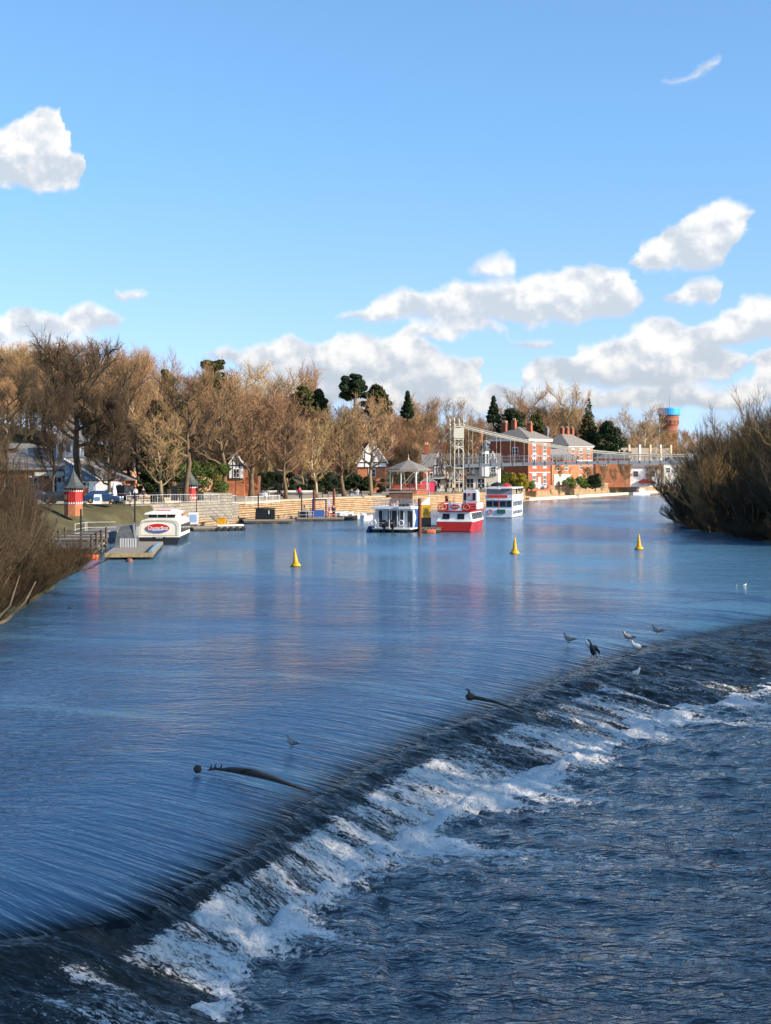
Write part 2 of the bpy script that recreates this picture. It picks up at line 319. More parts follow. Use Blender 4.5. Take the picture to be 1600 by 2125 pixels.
def water_mat(name, flow=False, foam=False, rock=False, amp=1.0, base=(.010, .024, .045), fthr=0.5, rough=0.06, tilt=0.0, ior=1.333):
    m = bpy.data.materials.new(name); m.use_nodes = True; nt = m.node_tree; L = nt.links.new
    b = nt.nodes['Principled BSDF']; b.inputs['IOR'].default_value = ior; b.inputs['Roughness'].default_value = rough; b.inputs['Specular IOR Level'].default_value = 0.5
    tc = nd(nt, 'ShaderNodeTexCoord'); ob = tc.outputs['Object']
    def noise(scale, det, st, src, w=0.0):
        mp = nd(nt, 'ShaderNodeMapping'); mp.inputs['Scale'].default_value = st; L(src, mp.inputs[0])
        n = nd(nt, 'ShaderNodeTexNoise', i_Scale=scale, i_Detail=det, i_Roughness=0.5, i_Distortion=w); L(mp.outputs[0], n.inputs['Vector']); return n.outputs[0]
    def mth(op, a, c, clamp=False):
        n = nd(nt, 'ShaderNodeMath', operation=op, use_clamp=clamp)
        for i, x in enumerate((a, c)):
            if isinstance(x, (int, float)): n.inputs[i].default_value = x
            else: L(x, n.inputs[i])
        return n.outputs[0]
    def smax(a, c):
        n = nd(nt, 'ShaderNodeMath', operation='SMOOTH_MAX'); L(a, n.inputs[0]); n.inputs[1].default_value = c; n.inputs[2].default_value = 60; return n.outputs[0]
    patch = noise(0.05, 3, (1, .6, 1), ob); pm = nd(nt, 'ShaderNodeMapRange'); L(patch, pm.inputs[0]); pm.inputs[1].default_value = .38; pm.inputs[2].default_value = .62; pm.inputs[3].default_value = .40; pm.inputs[4].default_value = 1.35
    h = mth('MULTIPLY', noise(0.8, 3, (.6, 1.5, 1), ob, .4), .088 * amp)
    h = mth('ADD', h, mth('MULTIPLY', noise(2.6, 3, (.85, 1.45, 1), ob, .6), .082 * amp))
    h = mth('ADD', h, mth('MULTIPLY', noise(7.5, 2, (.7, 1.3, 1), ob, .5), .020 * amp))
    h = mth('ADD', h, mth('MULTIPLY', noise(0.27, 2, (.8, 1.5, 1), ob, .5), .15 * amp))
    h = mth('MULTIPLY', h, pm.outputs[0])
    if tilt:      # calmer far upstream, choppier towards the weir
        sx = nd(nt, 'ShaderNodeSeparateXYZ'); L(ob, sx.inputs[0]); ca = nd(nt, 'ShaderNodeMapRange'); L(sx.outputs[1], ca.inputs[0]); ca.inputs[1].default_value = 120; ca.inputs[2].default_value = 215; ca.inputs[3].default_value = 1.0; ca.inputs[4].default_value = .5; h = mth('MULTIPLY', h, ca.outputs[0])
    if flow:
        uv = nd(nt, 'ShaderNodeUVMap'); uv.uv_map = 'flow'
        f = mth('MULTIPLY', noise(1.0, 4, (3.2, .38, 1), uv.outputs[0], .3), .11)
        f = mth('ADD', f, mth('MULTIPLY', noise(1.0, 3, (8.5, .8, 1), uv.outputs[0], .3), .030))
        at_ = nd(nt, 'ShaderNodeAttribute'); at_.attribute_name = 'fl'
        mx = nd(nt, 'ShaderNodeMix', data_type='FLOAT'); L(at_.outputs['Fac'], mx.inputs[0]); L(h, mx.inputs[2]); L(f, mx.inputs[3]); h = mx.outputs[0]
    if tilt:
        h = mth('ADD', h, mth('MULTIPLY', sx.outputs[1], tilt * .80)); h = mth('ADD', h, mth('MULTIPLY', smax(sx.outputs[1], 108.0), tilt * .24)); h = mth('ADD', h, mth('MULTIPLY', smax(sx.outputs[1], 190.0), tilt * -.34))
    if rock:
        uv = nd(nt, 'ShaderNodeUVMap'); uv.uv_map = 'flow'
        h = mth('ADD', mth('MULTIPLY', noise(1.0, 6, (2.6, 1.3, 1), uv.outputs[0], .6), .30), mth('MULTIPLY', noise(1.0, 4, (11, 3.5, 1), uv.outputs[0], .3), .07))
    if flow:      # the sheet thins over the dark crest and mirrors less
        cra = nd(nt, 'ShaderNodeAttribute'); cra.attribute_name = 'cr'
        ir = nd(nt, 'ShaderNodeMapRange', interpolation_type='SMOOTHSTEP'); L(cra.outputs['Fac'], ir.inputs[0]); ir.inputs[1].default_value = 0; ir.inputs[2].default_value = 1.0; ir.inputs[3].default_value = ior; ir.inputs[4].default_value = 1.22; L(ir.outputs[0], b.inputs['IOR'])
    bp = nd(nt, 'ShaderNodeBump'); bp.inputs['Distance'].default_value = 1.0; L(h, bp.inputs['Height']); L(bp.outputs[0], b.inputs['Normal'])
    if rock:
        rn = noise(1.4, 5, (1, 1, 1), ob); cr = nd(nt, 'ShaderNodeMix', data_type='RGBA'); L(rn, cr.inputs[0]); cr.inputs[6].default_value = (.006, .009, .010, 1); cr.inputs[7].default_value = (.020, .024, .022, 1); L(cr.outputs[2], b.inputs['Base Color'])
        b.inputs['Roughness'].default_value = .09
    else: b.inputs['Base Color'].default_value = (*base, 1)
    if flow:      # dark weed of the crest shows through the thinning sheet
        bc = nd(nt, 'ShaderNodeMix', data_type='RGBA'); fr_ = nd(nt, 'ShaderNodeMapRange', interpolation_type='SMOOTHSTEP'); L(cra.outputs['Fac'], fr_.inputs[0]); fr_.inputs[1].default_value = 0; fr_.inputs[2].default_value = 1.0; L(fr_.outputs[0], bc.inputs[0]); bc.inputs[6].default_value = (*base, 1); bc.inputs[7].default_value = (.006, .010, .012, 1); L(bc.outputs[2], b.inputs['Base Color'])
    if foam:
        fa = nd(nt, 'ShaderNodeAttribute'); fa.attribute_name = 'foam'
        n1 = noise(2.2, 5, (1, 1, 1), ob, .8); n2 = noise(8, 6, (1, 1, 1), ob, .8)
        if rock:
            n1 = noise(1.0, 5, (4.2, 1.7, 1), uv.outputs[0], .7); n2 = noise(1.0, 6, (17, 8, 1), uv.outputs[0], 1.0)
        s = mth('ADD', fa.outputs['Fac'], mth('MULTIPLY', mth('SUBTRACT', n1, .5), 1.1)); s = mth('ADD', s, mth('MULTIPLY', mth('SUBTRACT', n2, .5), 1.7))
        fm = nd(nt, 'ShaderNodeMapRange', interpolation_type='SMOOTHSTEP'); L(s, fm.inputs[0]); fm.inputs[1].default_value = fthr - .14; fm.inputs[2].default_value = fthr + .36; fm.inputs[4].default_value = .95
        fb = nd(nt, 'ShaderNodeBsdfPrincipled'); fb.inputs['Roughness'].default_value = .65
        fc = nd(nt, 'ShaderNodeMix', data_type='RGBA'); L(n1, fc.inputs[0]); fc.inputs[6].default_value = (.62, .58, .50, 1); fc.inputs[7].default_value = (.86, .86, .86, 1); L(fc.outputs[2], fb.inputs['Base Color'])
        b2 = nd(nt, 'ShaderNodeBump'); b2.inputs['Distance'].default_value = .10; L(mth('ADD', n1, mth('MULTIPLY', n2, .7)), b2.inputs['Height']); L(b2.outputs[0], fb.inputs['Normal'])
        ms = nd(nt, 'ShaderNodeMixShader'); L(fm.outputs[0], ms.inputs[0]); L(b.outputs[0], ms.inputs[1]); L(fb.outputs[0], ms.inputs[2]); L(ms.outputs[0], nt.nodes['Material Output'].inputs['Surface'])
    return m

def float_attr(o, name, arr):
    a = o.data.attributes.new(name, 'FLOAT', 'POINT'); a.data.foreach_set('value', np.asarray(arr, dtype=np.float32).ravel())
def grid_faces(nr, nc):
    i = np.arange(nr - 1)[:, None] * nc + np.arange(nc - 1)[None, :]; i = i.ravel(); return np.stack([i, i + 1, i + nc + 1, i + nc], 1)
def uv_from(o, U, V):
    uv = o.data.uv_layers.new(name='flow'); li = np.empty(len(o.data.loops), dtype=np.int32); o.data.loops.foreach_get('vertex_index', li)
    uv.data.foreach_set('uv', np.stack([U.ravel()[li], V.ravel()[li]], 1).astype(np.float32).ravel())

NCOL = 1500
C_, T_, U_ = spline(CREST, NCOL), spline(TOE, NCOL), spline(UPST, NCOL)
arc = np.concatenate([[0], np.cumsum(np.hypot(*np.diff(C_, axis=0).T))])
def build_water():
    # crest wobble
    wob = (fbm(arc[:, None] * 0.9, arc[:, None] * 0, 3, 4)[:, 0] - .5) * .5
    nrm = (T_ - C_) / np.linalg.norm(T_ - C_, axis=1)[:, None]; C2 = C_ + nrm * wob[:, None]
    # upstream lip, rows 0..R
    R = 56; t = np.linspace(0, 1, R)[:, None]
    X = U_[None, :, 0] * (1 - t) + C2[None, :, 0] * t; Y = U_[None, :, 1] * (1 - t) + C2[None, :, 1] * t
    dist = np.linalg.norm(C2 - U_, axis=1)[None, :]
    jag = (.14 + .34 * fbm(arc[:, None] * 1.7, arc[:, None] * 0, 44, 5)[:, 0] ** 1.6)[None, :] * np.interp(np.linspace(0, 12, NCOL), [0, 2.2, 3.2], [.25, .35, 1])[None, :]      # the sheet hangs on a little way past the crest
    fl = np.clip(t * 1.25, 0, 1) ** 1.4
    st = fbm(arc[None, :] * 1.6 + 0 * t, t * dist * .16, 5, 4) - .5
    Z = ZC * t ** 2.6 + st * .05 * fl
    U = arc[None, :] + 0 * t; V = t * dist
    wl = np.linalg.norm(T_ - C2, axis=1)[None, :] + .5; ex = []
    for q in (.25, .5, .75, 1.0):
        e = jag * q; tt = e / wl; ex.append((X[-1:] + nrm[None, :, 0] * e, Y[-1:] + nrm[None, :, 1] * e, ZC + (ZP - .22 - ZC) * tt ** 1.15 + .015 - .06 * q + st[-1:, :] * .05, dist + e))
    X = np.vstack([X] + [a[0] for a in ex]); Y = np.vstack([Y] + [a[1] for a in ex]); Z = np.vstack([Z] + [a[2] for a in ex]); V = np.vstack([V] + [a[3] for a in ex]); U = np.vstack([U] + [U[-1:]] * 4); fl = np.vstack([fl + 0 * U[:R]] + [np.ones((1, NCOL))] * 4); R += 4
    o = np_mesh('river_lip_water', np.stack([X, Y, Z], 2).reshape(-1, 3), grid_faces(R, NCOL), water_mat('water_lip', flow=True, amp=1.2, base=(.048, .130, .20), tilt=.11, ior=1.8)); o['kind'] = 'structure'
    float_attr(o, 'fl', fl + 0 * X); float_attr(o, 'cr', np.vstack([np.clip((t - .72) / .28, 0, 1) ** 2 + 0 * X[:R - 4], np.ones((4, NCOL))])); uv_from(o, U, V)
    # apron
    R2 = 110; t = np.linspace(0, 1, R2)[:, None]; w = np.linalg.norm(T_ - C2, axis=1)[None, :] + .5
    E2 = T_ + nrm * .5
    X = C2[None, :, 0] * (1 - t) + E2[None, :, 0] * t; Y = C2[None, :, 1] * (1 - t) + E2[None, :, 1] * t
    zb = ZC + (ZP - .22 - ZC) * (t ** 1.15)
    a = arc[None, :] + 0 * t; V = t * w
    n1 = fbm(a * .9, V * .55, 8, 5) - .5; n2 = fbm(a * 3.4, V * 1.5, 9, 4) - .5
    env = np.clip(t * 7, 0, 1)
    Z = zb + (n1 * .34 + n2 * .16) * env + st[-1:, :] * .05 * (1 - env)
    # foam density by place along the weir: (arc of crest point index fraction)
    k = np.linspace(0, 12, NCOL)[None, :]
    dens = np.interp(k[0], [0, 1.6, 2.5, 3.2, 5, 6.8, 7.6, 8.3, 9.2, 10.5, 12], [.20, .26, .46, .76, .78, .78, .66, .38, .20, .12, .1])[None, :]
    big = fbm(a * .5, V * .12 + 3, 12, 3) - .5; stk = fbm(a * 1.5, V * .22, 13, 4) - .5
    foam = dens + big * .7 + stk * 1.5
    foam *= np.clip((t - .13 - .10 * fbm(a * 1.2, a * 0, 45, 3)) * 7.0, 0, 1)
    foam += np.clip((t - .62) * 2.2, 0, 1) * np.clip(dens - .2, 0, 1) * .6
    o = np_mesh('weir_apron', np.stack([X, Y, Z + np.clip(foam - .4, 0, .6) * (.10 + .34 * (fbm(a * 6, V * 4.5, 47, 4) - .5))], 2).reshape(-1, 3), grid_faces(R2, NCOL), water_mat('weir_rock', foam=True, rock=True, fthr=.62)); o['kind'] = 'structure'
    float_attr(o, 'foam', foam); uv_from(o, a, V)
    # lower pool
    xs = np.arange(-12, 62, .13); ys = np.concatenate([np.arange(6, 60, .14), np.arange(60, 110, .28)])
    X, Y = np.meshgrid(xs, ys); d, par = seg_dist(X, Y, [tuple(p) for p in T_[::12]]); d = -d       # positive downstream
    kk = np.interp(par, np.linspace(0, par.max(), 200), np.linspace(0, 12, 200))
    rs = np.random.RandomState(4); Z = np.zeros_like(X)
    for i in range(46):
        lam = .34 * 1.055 ** i; th = rs.uniform(-1.2, 1.2) + .9; ph = rs.uniform(0, 6.28); A = .0034 * min(lam, 2.0) ** .8 * (1 if lam < 2.5 else .3)
        if lam > 9: break
        q = 2 * math.pi / lam * (X * math.cos(th) + Y * math.sin(th)) + ph; Z += A * (1 - np.abs(np.sin(q / 2)) * 2)
    mod = .55 + 1.1 * fbm(X * .22, Y * .22, 21, 3); Z *= mod
    turb = np.exp(-np.clip(d, 0, 50) / 3.0); Z += (fbm(X * 1.6, Y * 1.6, 22, 5) - .5) * .5 * turb + (fbm(X * .7, Y * .9, 23, 4) - .5) * .16
    pw = np.interp(kk, [0, 2, 2.6, 3.6, 5, 6.5, 8, 9.5, 12], [.2, .35, 1.0, 1.0, .95, .85, .7, .6, .4])
    ln = fbm(par * .35, d * .0 + .5, 30, 4)
    wd = (.35 + 2.0 * np.clip(ln - .35, 0, 1)) * pw * np.interp(kk, [0, 3, 6, 9, 12], [1.0, 1.45, 1.25, .8, .7])
    ridge = np.exp(-((d - .1) / (.32 + .25 * wd)) ** 2); Z += ridge * .24 * pw * np.clip(fbm(X * 2.4, Y * 2.4, 31, 5) * 2.6 - .75, 0, 1.4)
    foam = 1.30 * np.exp(-(np.clip(d, 0, 99) / (wd + .05)) ** 1.1) * (.45 + pw * .55) * (.72 + .5 * fbm(X * .9, Y * .9, 46, 4))
    tl = np.interp(kk, [2, 2.8, 4, 5, 6.2, 7.2, 8.2, 9.5, 11], [.2, .5, .95, .55, .95, .5, .75, .5, .2])
    # long foam trails drifting downstream
    a0 = X * .45 + Y * .89; a1 = X * .89 - Y * .45
    trail = (fbm(a0 * .9, a1 * .16, 33, 5) - .42) * 2.6
    foam += np.clip(trail, 0, 1) * np.exp(-np.clip(d, 0, 99) / 6.0) * tl * 1.35
    foam += np.clip(fbm(a0 * .25, a1 * .12, 35, 4) - .5, 0, 1) * np.exp(-np.clip(d, 0, 99) / 12) * .7
    foam = np.where(d < -1, 1, foam)
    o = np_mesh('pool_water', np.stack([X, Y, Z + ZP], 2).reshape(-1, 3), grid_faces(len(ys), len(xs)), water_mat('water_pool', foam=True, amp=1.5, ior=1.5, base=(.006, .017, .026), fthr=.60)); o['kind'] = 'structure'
    float_attr(o, 'foam', foam)
    # downstream pool carried on past the near view, and the upper river
    mb = MB(); mb.v = [(-60,-60,ZP-.3),(140,-60,ZP-.3),(140,140,ZP-.3),(-60,140,ZP-.3)]; mb.f = [(0,1,2,3)]
    o = mb.build('river_bed', mat('silt', (.03,.03,.025), .8)); o['kind'] = 'structure'
    pts = [(p[0], p[1], 0) for p in U_[::15]] + [(29, 105, 0), (260, 115, 0), (700, 250, 0), (700, 900, 0), (-60, 900, 0), (-60, 28.5, 0)]
    bm = bmesh.new(); vs = [bm.verts.new(p) for p in pts]; f = bm.faces.new(vs); bmesh.ops.triangulate(bm, faces=[f]); bmesh.ops.recalc_face_normals(bm, faces=bm.faces)
    me = bpy.data.meshes.new('river_water'); bm.to_mesh(me); bm.free()
    if me.polygons[0].normal.z < 0: me.flip_normals()
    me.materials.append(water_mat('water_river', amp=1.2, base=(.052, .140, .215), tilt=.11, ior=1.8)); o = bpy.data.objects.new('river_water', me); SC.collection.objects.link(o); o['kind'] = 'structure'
build_water()

# ------------------------------------------------------------------ terrain
LB = [(-15,-40),(-16,20),(-17,40),(-18.3,60),(-18.6,73),(-19.8,89),(-22.3,112),(-25,129),(-27.5,145),(-28,160),(-27.5,172),(-24.5,183),(-20.5,205),(-12.7,228),(-4,248),(6,264),(17,287),(24,307),(29.5,330),(52,377),(77,427),(120,480),(200,540),(420,620)]
RB = [(45,-60),(46,50),(43,90),(40,120),(38.5,150),(38.5,173),(37.5,192),(41,215),(60,250),(100,300),(160,365),(300,450),(600,560)]
def ground_h(X, Y):
    d, p = seg_dist(X, Y, LB); e, q = seg_dist(X, Y, RB); e = -e
    # left: shelf then grass slope near the kiosk, promenade farther on
    near = np.clip(np.interp(Y, [60, 100, 128, 140, 172, 186], [1, 1, .5, 0, 0, 0]), 0, 1)
    shelf = np.interp(Y, [100, 130, 142, 172, 182, 190], [0, 0, 1, 1, .3, 0])
    h1 = np.interp(d, [-3, 0, 2, 6, 12, 30], [-2.5, -.2, .7, 1.8, 3.0, 3.6])
    h2 = np.interp(d, [-3, -.3, 0.2, 3.6, 9.5, 30], [-2.5, -1.2, .75, .85, 3.35, 3.4])
    tz = np.interp(Y, [182, 212], [3.2, 2.5]); h3 = np.interp(d, [-3, 3.0, 4.6, 30], [-2.5, -1.8, 0, 0]); h3 = np.where(d > 3.0, -1.8 + (tz + 1.8) * np.clip((d - 3) / 1.6, 0, 1), h3)
    L_ = h1 * near + (1 - near) * (h2 * shelf + (1 - shelf) * h3)
    far = np.interp(Y, [0, 60, 110, 150, 260, 320, 380, 430, 600], [6, 6, 8, 14, 19, 15, 9, 7, 6])
    L_ = L_ + far * np.clip((d - np.interp(Y, [0, 120, 170, 260, 340, 420], [20, 30, 34, 34, 58, 60])) / 55, 0, 1) ** .8
    R_ = np.interp(e, [-3, 0, 1.5, 6, 40], [-2.5, -.15, .5, 1.3, 3.5])
    n = (fbm(X * .12, Y * .12, 40, 4) - .5)
    h = np.where(d > -3.1, L_, np.where(e > -3.1, R_, -2.6))
    return h + n * np.clip(h - 1.2, 0, 1) * np.where(d > 34, 1.6, .12)
gx = np.concatenate([np.arange(-420, -60, 8), np.arange(-60, 110, 1.5), np.arange(110, 700, 8)]); gy = np.concatenate([np.arange(-40, 100, 3), np.arange(100, 440, 1.5), np.arange(440, 1800, 16)])
GX, GY = np.meshgrid(gx, gy); GH = ground_h(GX, GY)
def gz(x, y): return float(ground_h(np.array([[x]]), np.array([[y]]))[0, 0])
def ground_mat():
    m = bpy.data.materials.new('ground_cover'); m.use_nodes = True; nt = m.node_tree; L = nt.links.new; b = nt.nodes['Principled BSDF']; b.inputs['Roughness'].default_value = .95; b.inputs['Specular IOR Level'].default_value = .1
    tc = nd(nt, 'ShaderNodeTexCoord')
    n = nd(nt, 'ShaderNodeTexNoise', i_Scale=.35, i_Detail=8.0, i_Roughness=.7); L(tc.outputs['Object'], n.inputs['Vector'])
    r = nd(nt, 'ShaderNodeValToRGB'); L(n.outputs[0], r.inputs[0]); e = r.color_ramp.elements
    e[0].position = .30; e[0].color = (.075, .055, .035, 1); e[1].position = .72; e[1].color = (.135, .125, .062, 1)
    x = r.color_ramp.elements.new(.5); x.color = (.09, .082, .042, 1)
    L(r.outputs[0], b.inputs['Base Color'])
    bp = nd(nt, 'ShaderNodeBump'); bp.inputs['Distance'].default_value = .25; L(n.outputs[0], bp.inputs['Height']); L(bp.outputs[0], b.inputs['Normal'])
    return m
GM = ground_mat()
def build_ground():
    o = np_mesh('ground', np.stack([GX, GY, GH], 2).reshape(-1, 3), grid_faces(len(gy), len(gx)), GM); o['kind'] = 'structure'
    mb = MB(); mb.v = [(-5000, -3000, -3.2), (5000, -3000, -3.2), (5000, 5500, -3.2), (-5000, 5500, -3.2)]; mb.f = [(0, 1, 2, 3)]
    o = mb.build('horizon_land', GM); o['kind'] = 'structure'
build_ground()

# ------------------------------------------------------------------ trees
BARK = mat('bark', (.075, .056, .038), .9, .35, 3.0, bump=.03, stretch=(1, 1, .3), spec=.1)
BARK_PALE = mat('bark_pale', (.42, .34, .21), .9, .25, 3.0, bump=.02, stretch=(1, 1, .3), spec=.1)
BARK_MID = mat('bark_mid', (.24, .18, .105), .9, .3, 3.0, bump=.02, stretch=(1, 1, .3), spec=.1)
TWIG = mat('twigs', (.29, .178, .092), .9, .35, .5, objvar=.28, spec=.1)
TWIG_D = mat('twigs_dark', (.090, .066, .040), .9, .3, .5, objvar=.2, spec=.1)
TWIG_R = mat('twigs_red', (.26, .125, .075), .9, .3, .5, objvar=.22, spec=.1)
TWIG_Y = mat('twigs_ochre', (.42, .265, .125), .9, .3, .5, objvar=.22, spec=.1)
TWIG_G = mat('twigs_mossy', (.27, .185, .078), .9, .35, .5, objvar=.22, spec=.1)
TWIG_B = mat('bramble_stems', (.078, .056, .030), .9, .35, .5, objvar=.25, spec=.1)
NEEDLE = mat('evergreen', (.024, .040, .016), .85, .5, .7, objvar=.25, spec=.15)
NEEDLE_O = mat('evergreen_olive', (.055, .062, .018), .85, .45, .7, objvar=.2, spec=.15)
IVY = mat('ivy', (.060, .085, .018), .7, .5, .9, objvar=.2, spec=.2)
SHRUBG = mat('shrub_green', (.085, .12, .022), .7, .45, 1.5, objvar=.25, spec=.2)
HEDGE = mat('hedge_leaf', (.018, .032, .012), .8, .5, .8, objvar=.2, spec=.15)
GOLD = mat('golden_leaf', (.30, .26, .03), .7, .35, 1.5, objvar=.1, spec=.2)

def spikes(rs, S, D, Ln, R, up=.15, bend=.25):
    """many bent, three-sided tapering stems: returns vertices and faces"""
    n = len(S); D = D / np.linalg.norm(D, axis=1)[:, None]
    A = np.cross(D, np.array([.31, .17, .93])); A /= np.linalg.norm(A, axis=1)[:, None] + 1e-9; B = np.cross(D, A)
    mid = S + D * (Ln * .5)[:, None] + rs.normal(0, 1, (n, 3)) * (Ln * .06)[:, None]
    D2 = D + rs.normal(0, bend, (n, 3)); D2[:, 2] += up; D2 /= np.linalg.norm(D2, axis=1)[:, None]; tip = mid + D2 * (Ln * .5)[:, None]
    vs = []
    for k in range(3):
        c, s_ = math.cos(2.094 * k), math.sin(2.094 * k); o = A * c + B * s_; vs.append(S + o * R[:, None])
    for k in range(3):
        c, s_ = math.cos(2.094 * k), math.sin(2.094 * k); o = A * c + B * s_; vs.append(mid + o * (R * .7)[:, None])
    vs.append(tip); V = np.stack(vs, 1).reshape(-1, 3); b = np.arange(n)[:, None] * 7
    q = np.concatenate([b + np.array([[k, (k + 1) % 3, 3 + (k + 1) % 3, 3 + k]]) for k in range(3)]); t = np.concatenate([b + np.array([[3 + k, 3 + (k + 1) % 3, 6]]) for k in range(3)])
    return V, q, t, mid, tip
class Acc:
    def __init__(s): s.V = []; s.q = []; s.t = []; s.n = 0
    def add(s, V, q=None, t=None):
        s.V.append(V)
        if q is not None and len(q): s.q.append(q + s.n)
        if t is not None and len(t): s.t.append(t + s.n)
        s.n += len(V)
    def build(s, name, m, parent=None):
        P = []
        if s.q: P.append(np.concatenate(s.q))
        if s.t: P.append(np.concatenate(s.t))
        return np_mesh(name, np.concatenate(s.V), P, m, parent, smooth=False)

def bare_tree(seed, H=15.0, R=4.5, tr=.35, fork=.35, up=.45, nl=13, dens=1.0, shape='round', tw=.015, n4=5, lean=0):
    """returns (limb MB, twig Acc) of a leafless tree of height H, crown radius R"""
    rs = np.random.RandomState(seed); rnd = random.Random(seed); mb = MB(); ac = Acc()
    pts, rad = [], []; k = 9; x = y = 0.0
    for i in range(k):
        t = i / (k - 1); pts.append(Vector((x + lean * t * H, y, t * H * .86))); rad.append(tr * ((1 - t) ** .75 * .92 + .04) * (1.35 if i == 0 else 1)); x += rnd.uniform(-.02, .02) * H; y += rnd.uniform(-.02, .02) * H
    mb.path(pts, rad, 8)
    def along(P, t):
        f = t * (len(P) - 1); i = min(int(f), len(P) - 2); return P[i].lerp(P[i + 1], f - i)
    L3S, L3D, L3L = [], [], []
    for j in range(nl):
        t = fork + (1 - fork) * ((j + rnd.random() * .7) / nl) * .97; base = along(pts, t); az = j * 2.4 + rnd.uniform(-.5, .5); h = (t - fork) / (1 - fork)
        if shape == 'round': reach = R * (1.0 - .62 * h ** 1.5) * rnd.uniform(.8, 1.12)
        elif shape == 'vase': reach = R * (.55 + .45 * h) * rnd.uniform(.75, 1.1) * (1 - .45 * h ** 4)
        elif shape == 'column': reach = R * rnd.uniform(.8, 1.1)
        else: reach = R * (1 - .8 * h) * rnd.uniform(.85, 1.1)
        upk = up * rnd.uniform(.7, 1.4) + h * .9
        rem = max(.12 * H, H - base.z)
        dz_ = min(rem * .92, reach * upk + .12 * H * rnd.random())
        P = [base]; r0 = max(.07, tr * .5 * (1 - .6 * h)); kk = 6
        for i in range(1, kk):
            f = i / (kk - 1); a2 = az + rnd.uniform(-.22, .22)
            P.append(Vector((base.x + math.cos(a2) * reach * f ** .85, base.y + math.sin(a2) * reach * f ** .85, base.z + dz_ * (f ** 1.35) + rnd.uniform(-.02, .02) * H)))
        mb.path(P, [r0 * (1 - .8 * i / (kk - 1)) for i in range(kk)], 5)
        for b in range(int(9 * dens) + 2):
            f = .22 + .78 * (b + rnd.random()) / (int(9 * dens) + 2); s0 = along(P, min(f, .999)); d = (along(P, min(1, f + .1)) - along(P, f - .1)).normalized()
            dd = (d + Vector((rnd.uniform(-1, 1), rnd.uniform(-1, 1), rnd.uniform(-.35, .9))) * .85).normalized(); ln = H * rnd.uniform(.09, .17) * (1.15 - .3 * f)
            m1 = s0 + dd * ln * .5; e = m1 + (dd + Vector((rnd.uniform(-.3, .3), rnd.uniform(-.3, .3), .35))).normalized() * ln * .5
            mb.path([s0, m1, e], [r0 * .4, r0 * .26, .022], 4)
            for c in range(int(7 * dens)):
                g = .12 + .88 * (c + rnd.random()) / (7 * dens); q = (s0.lerp(m1, g * 2) if g < .5 else m1.lerp(e, g * 2 - 1))
                v = (dd + Vector((rnd.uniform(-1, 1), rnd.uniform(-1, 1), rnd.uniform(-.4, .9)))).normalized(); L3S.append(q); L3D.append(v); L3L.append(H * rnd.uniform(.05, .10))
    S = np.array(L3S); D = np.array(L3D); Ln = np.array(L3L)
    V, q, t, mid, tip = spikes(rs, S, D, Ln, np.full(len(S), tw * 1.7), up=.3); ac.add(V, q, t)
    for r in range(n4):
        f = rs.uniform(.1, .98, len(S)); P0 = np.where((f < .5)[:, None], S + (mid - S) * (f * 2)[:, None], mid + (tip - mid) * (f * 2 - 1)[:, None])
        D4 = D + rs.normal(0, .75, S.shape); D4[:, 2] += .25; V, q, t, _, _ = spikes(rs, P0, D4, Ln * rs.uniform(.45, .95, len(S)), np.full(len(S), tw), up=.2); ac.add(V, q, t)
    return mb, ac

def leaf_cloud(rs, C, Rr, n, size, squash=.75):
    """n small leaf quads spread through the shells of clumps C with radii Rr"""
    w = Rr ** 2; w = w / w.sum(); idx = rs.choice(len(C), n, p=w); d = rs.normal(0, 1, (n, 3)); d /= np.linalg.norm(d, axis=1)[:, None]
    rr = Rr[idx] * rs.uniform(.55, 1.06, n) ** .6; P = C[idx] + d * rr[:, None] * np.array([1, 1, squash])
    a = rs.normal(0, 1, (n, 3)); a /= np.linalg.norm(a, axis=1)[:, None]; b = np.cross(a, d + rs.normal(0, .6, (n, 3))); b /= np.linalg.norm(b, axis=1)[:, None] + 1e-9
    sz = (size * rs.uniform(.5, 1.3, n))[:, None]; V = np.stack([P - a * sz, P - b * sz * .55, P + a * sz, P + b * sz * .55], 1).reshape(-1, 3); return V, np.arange(n * 4).reshape(-1, 4)

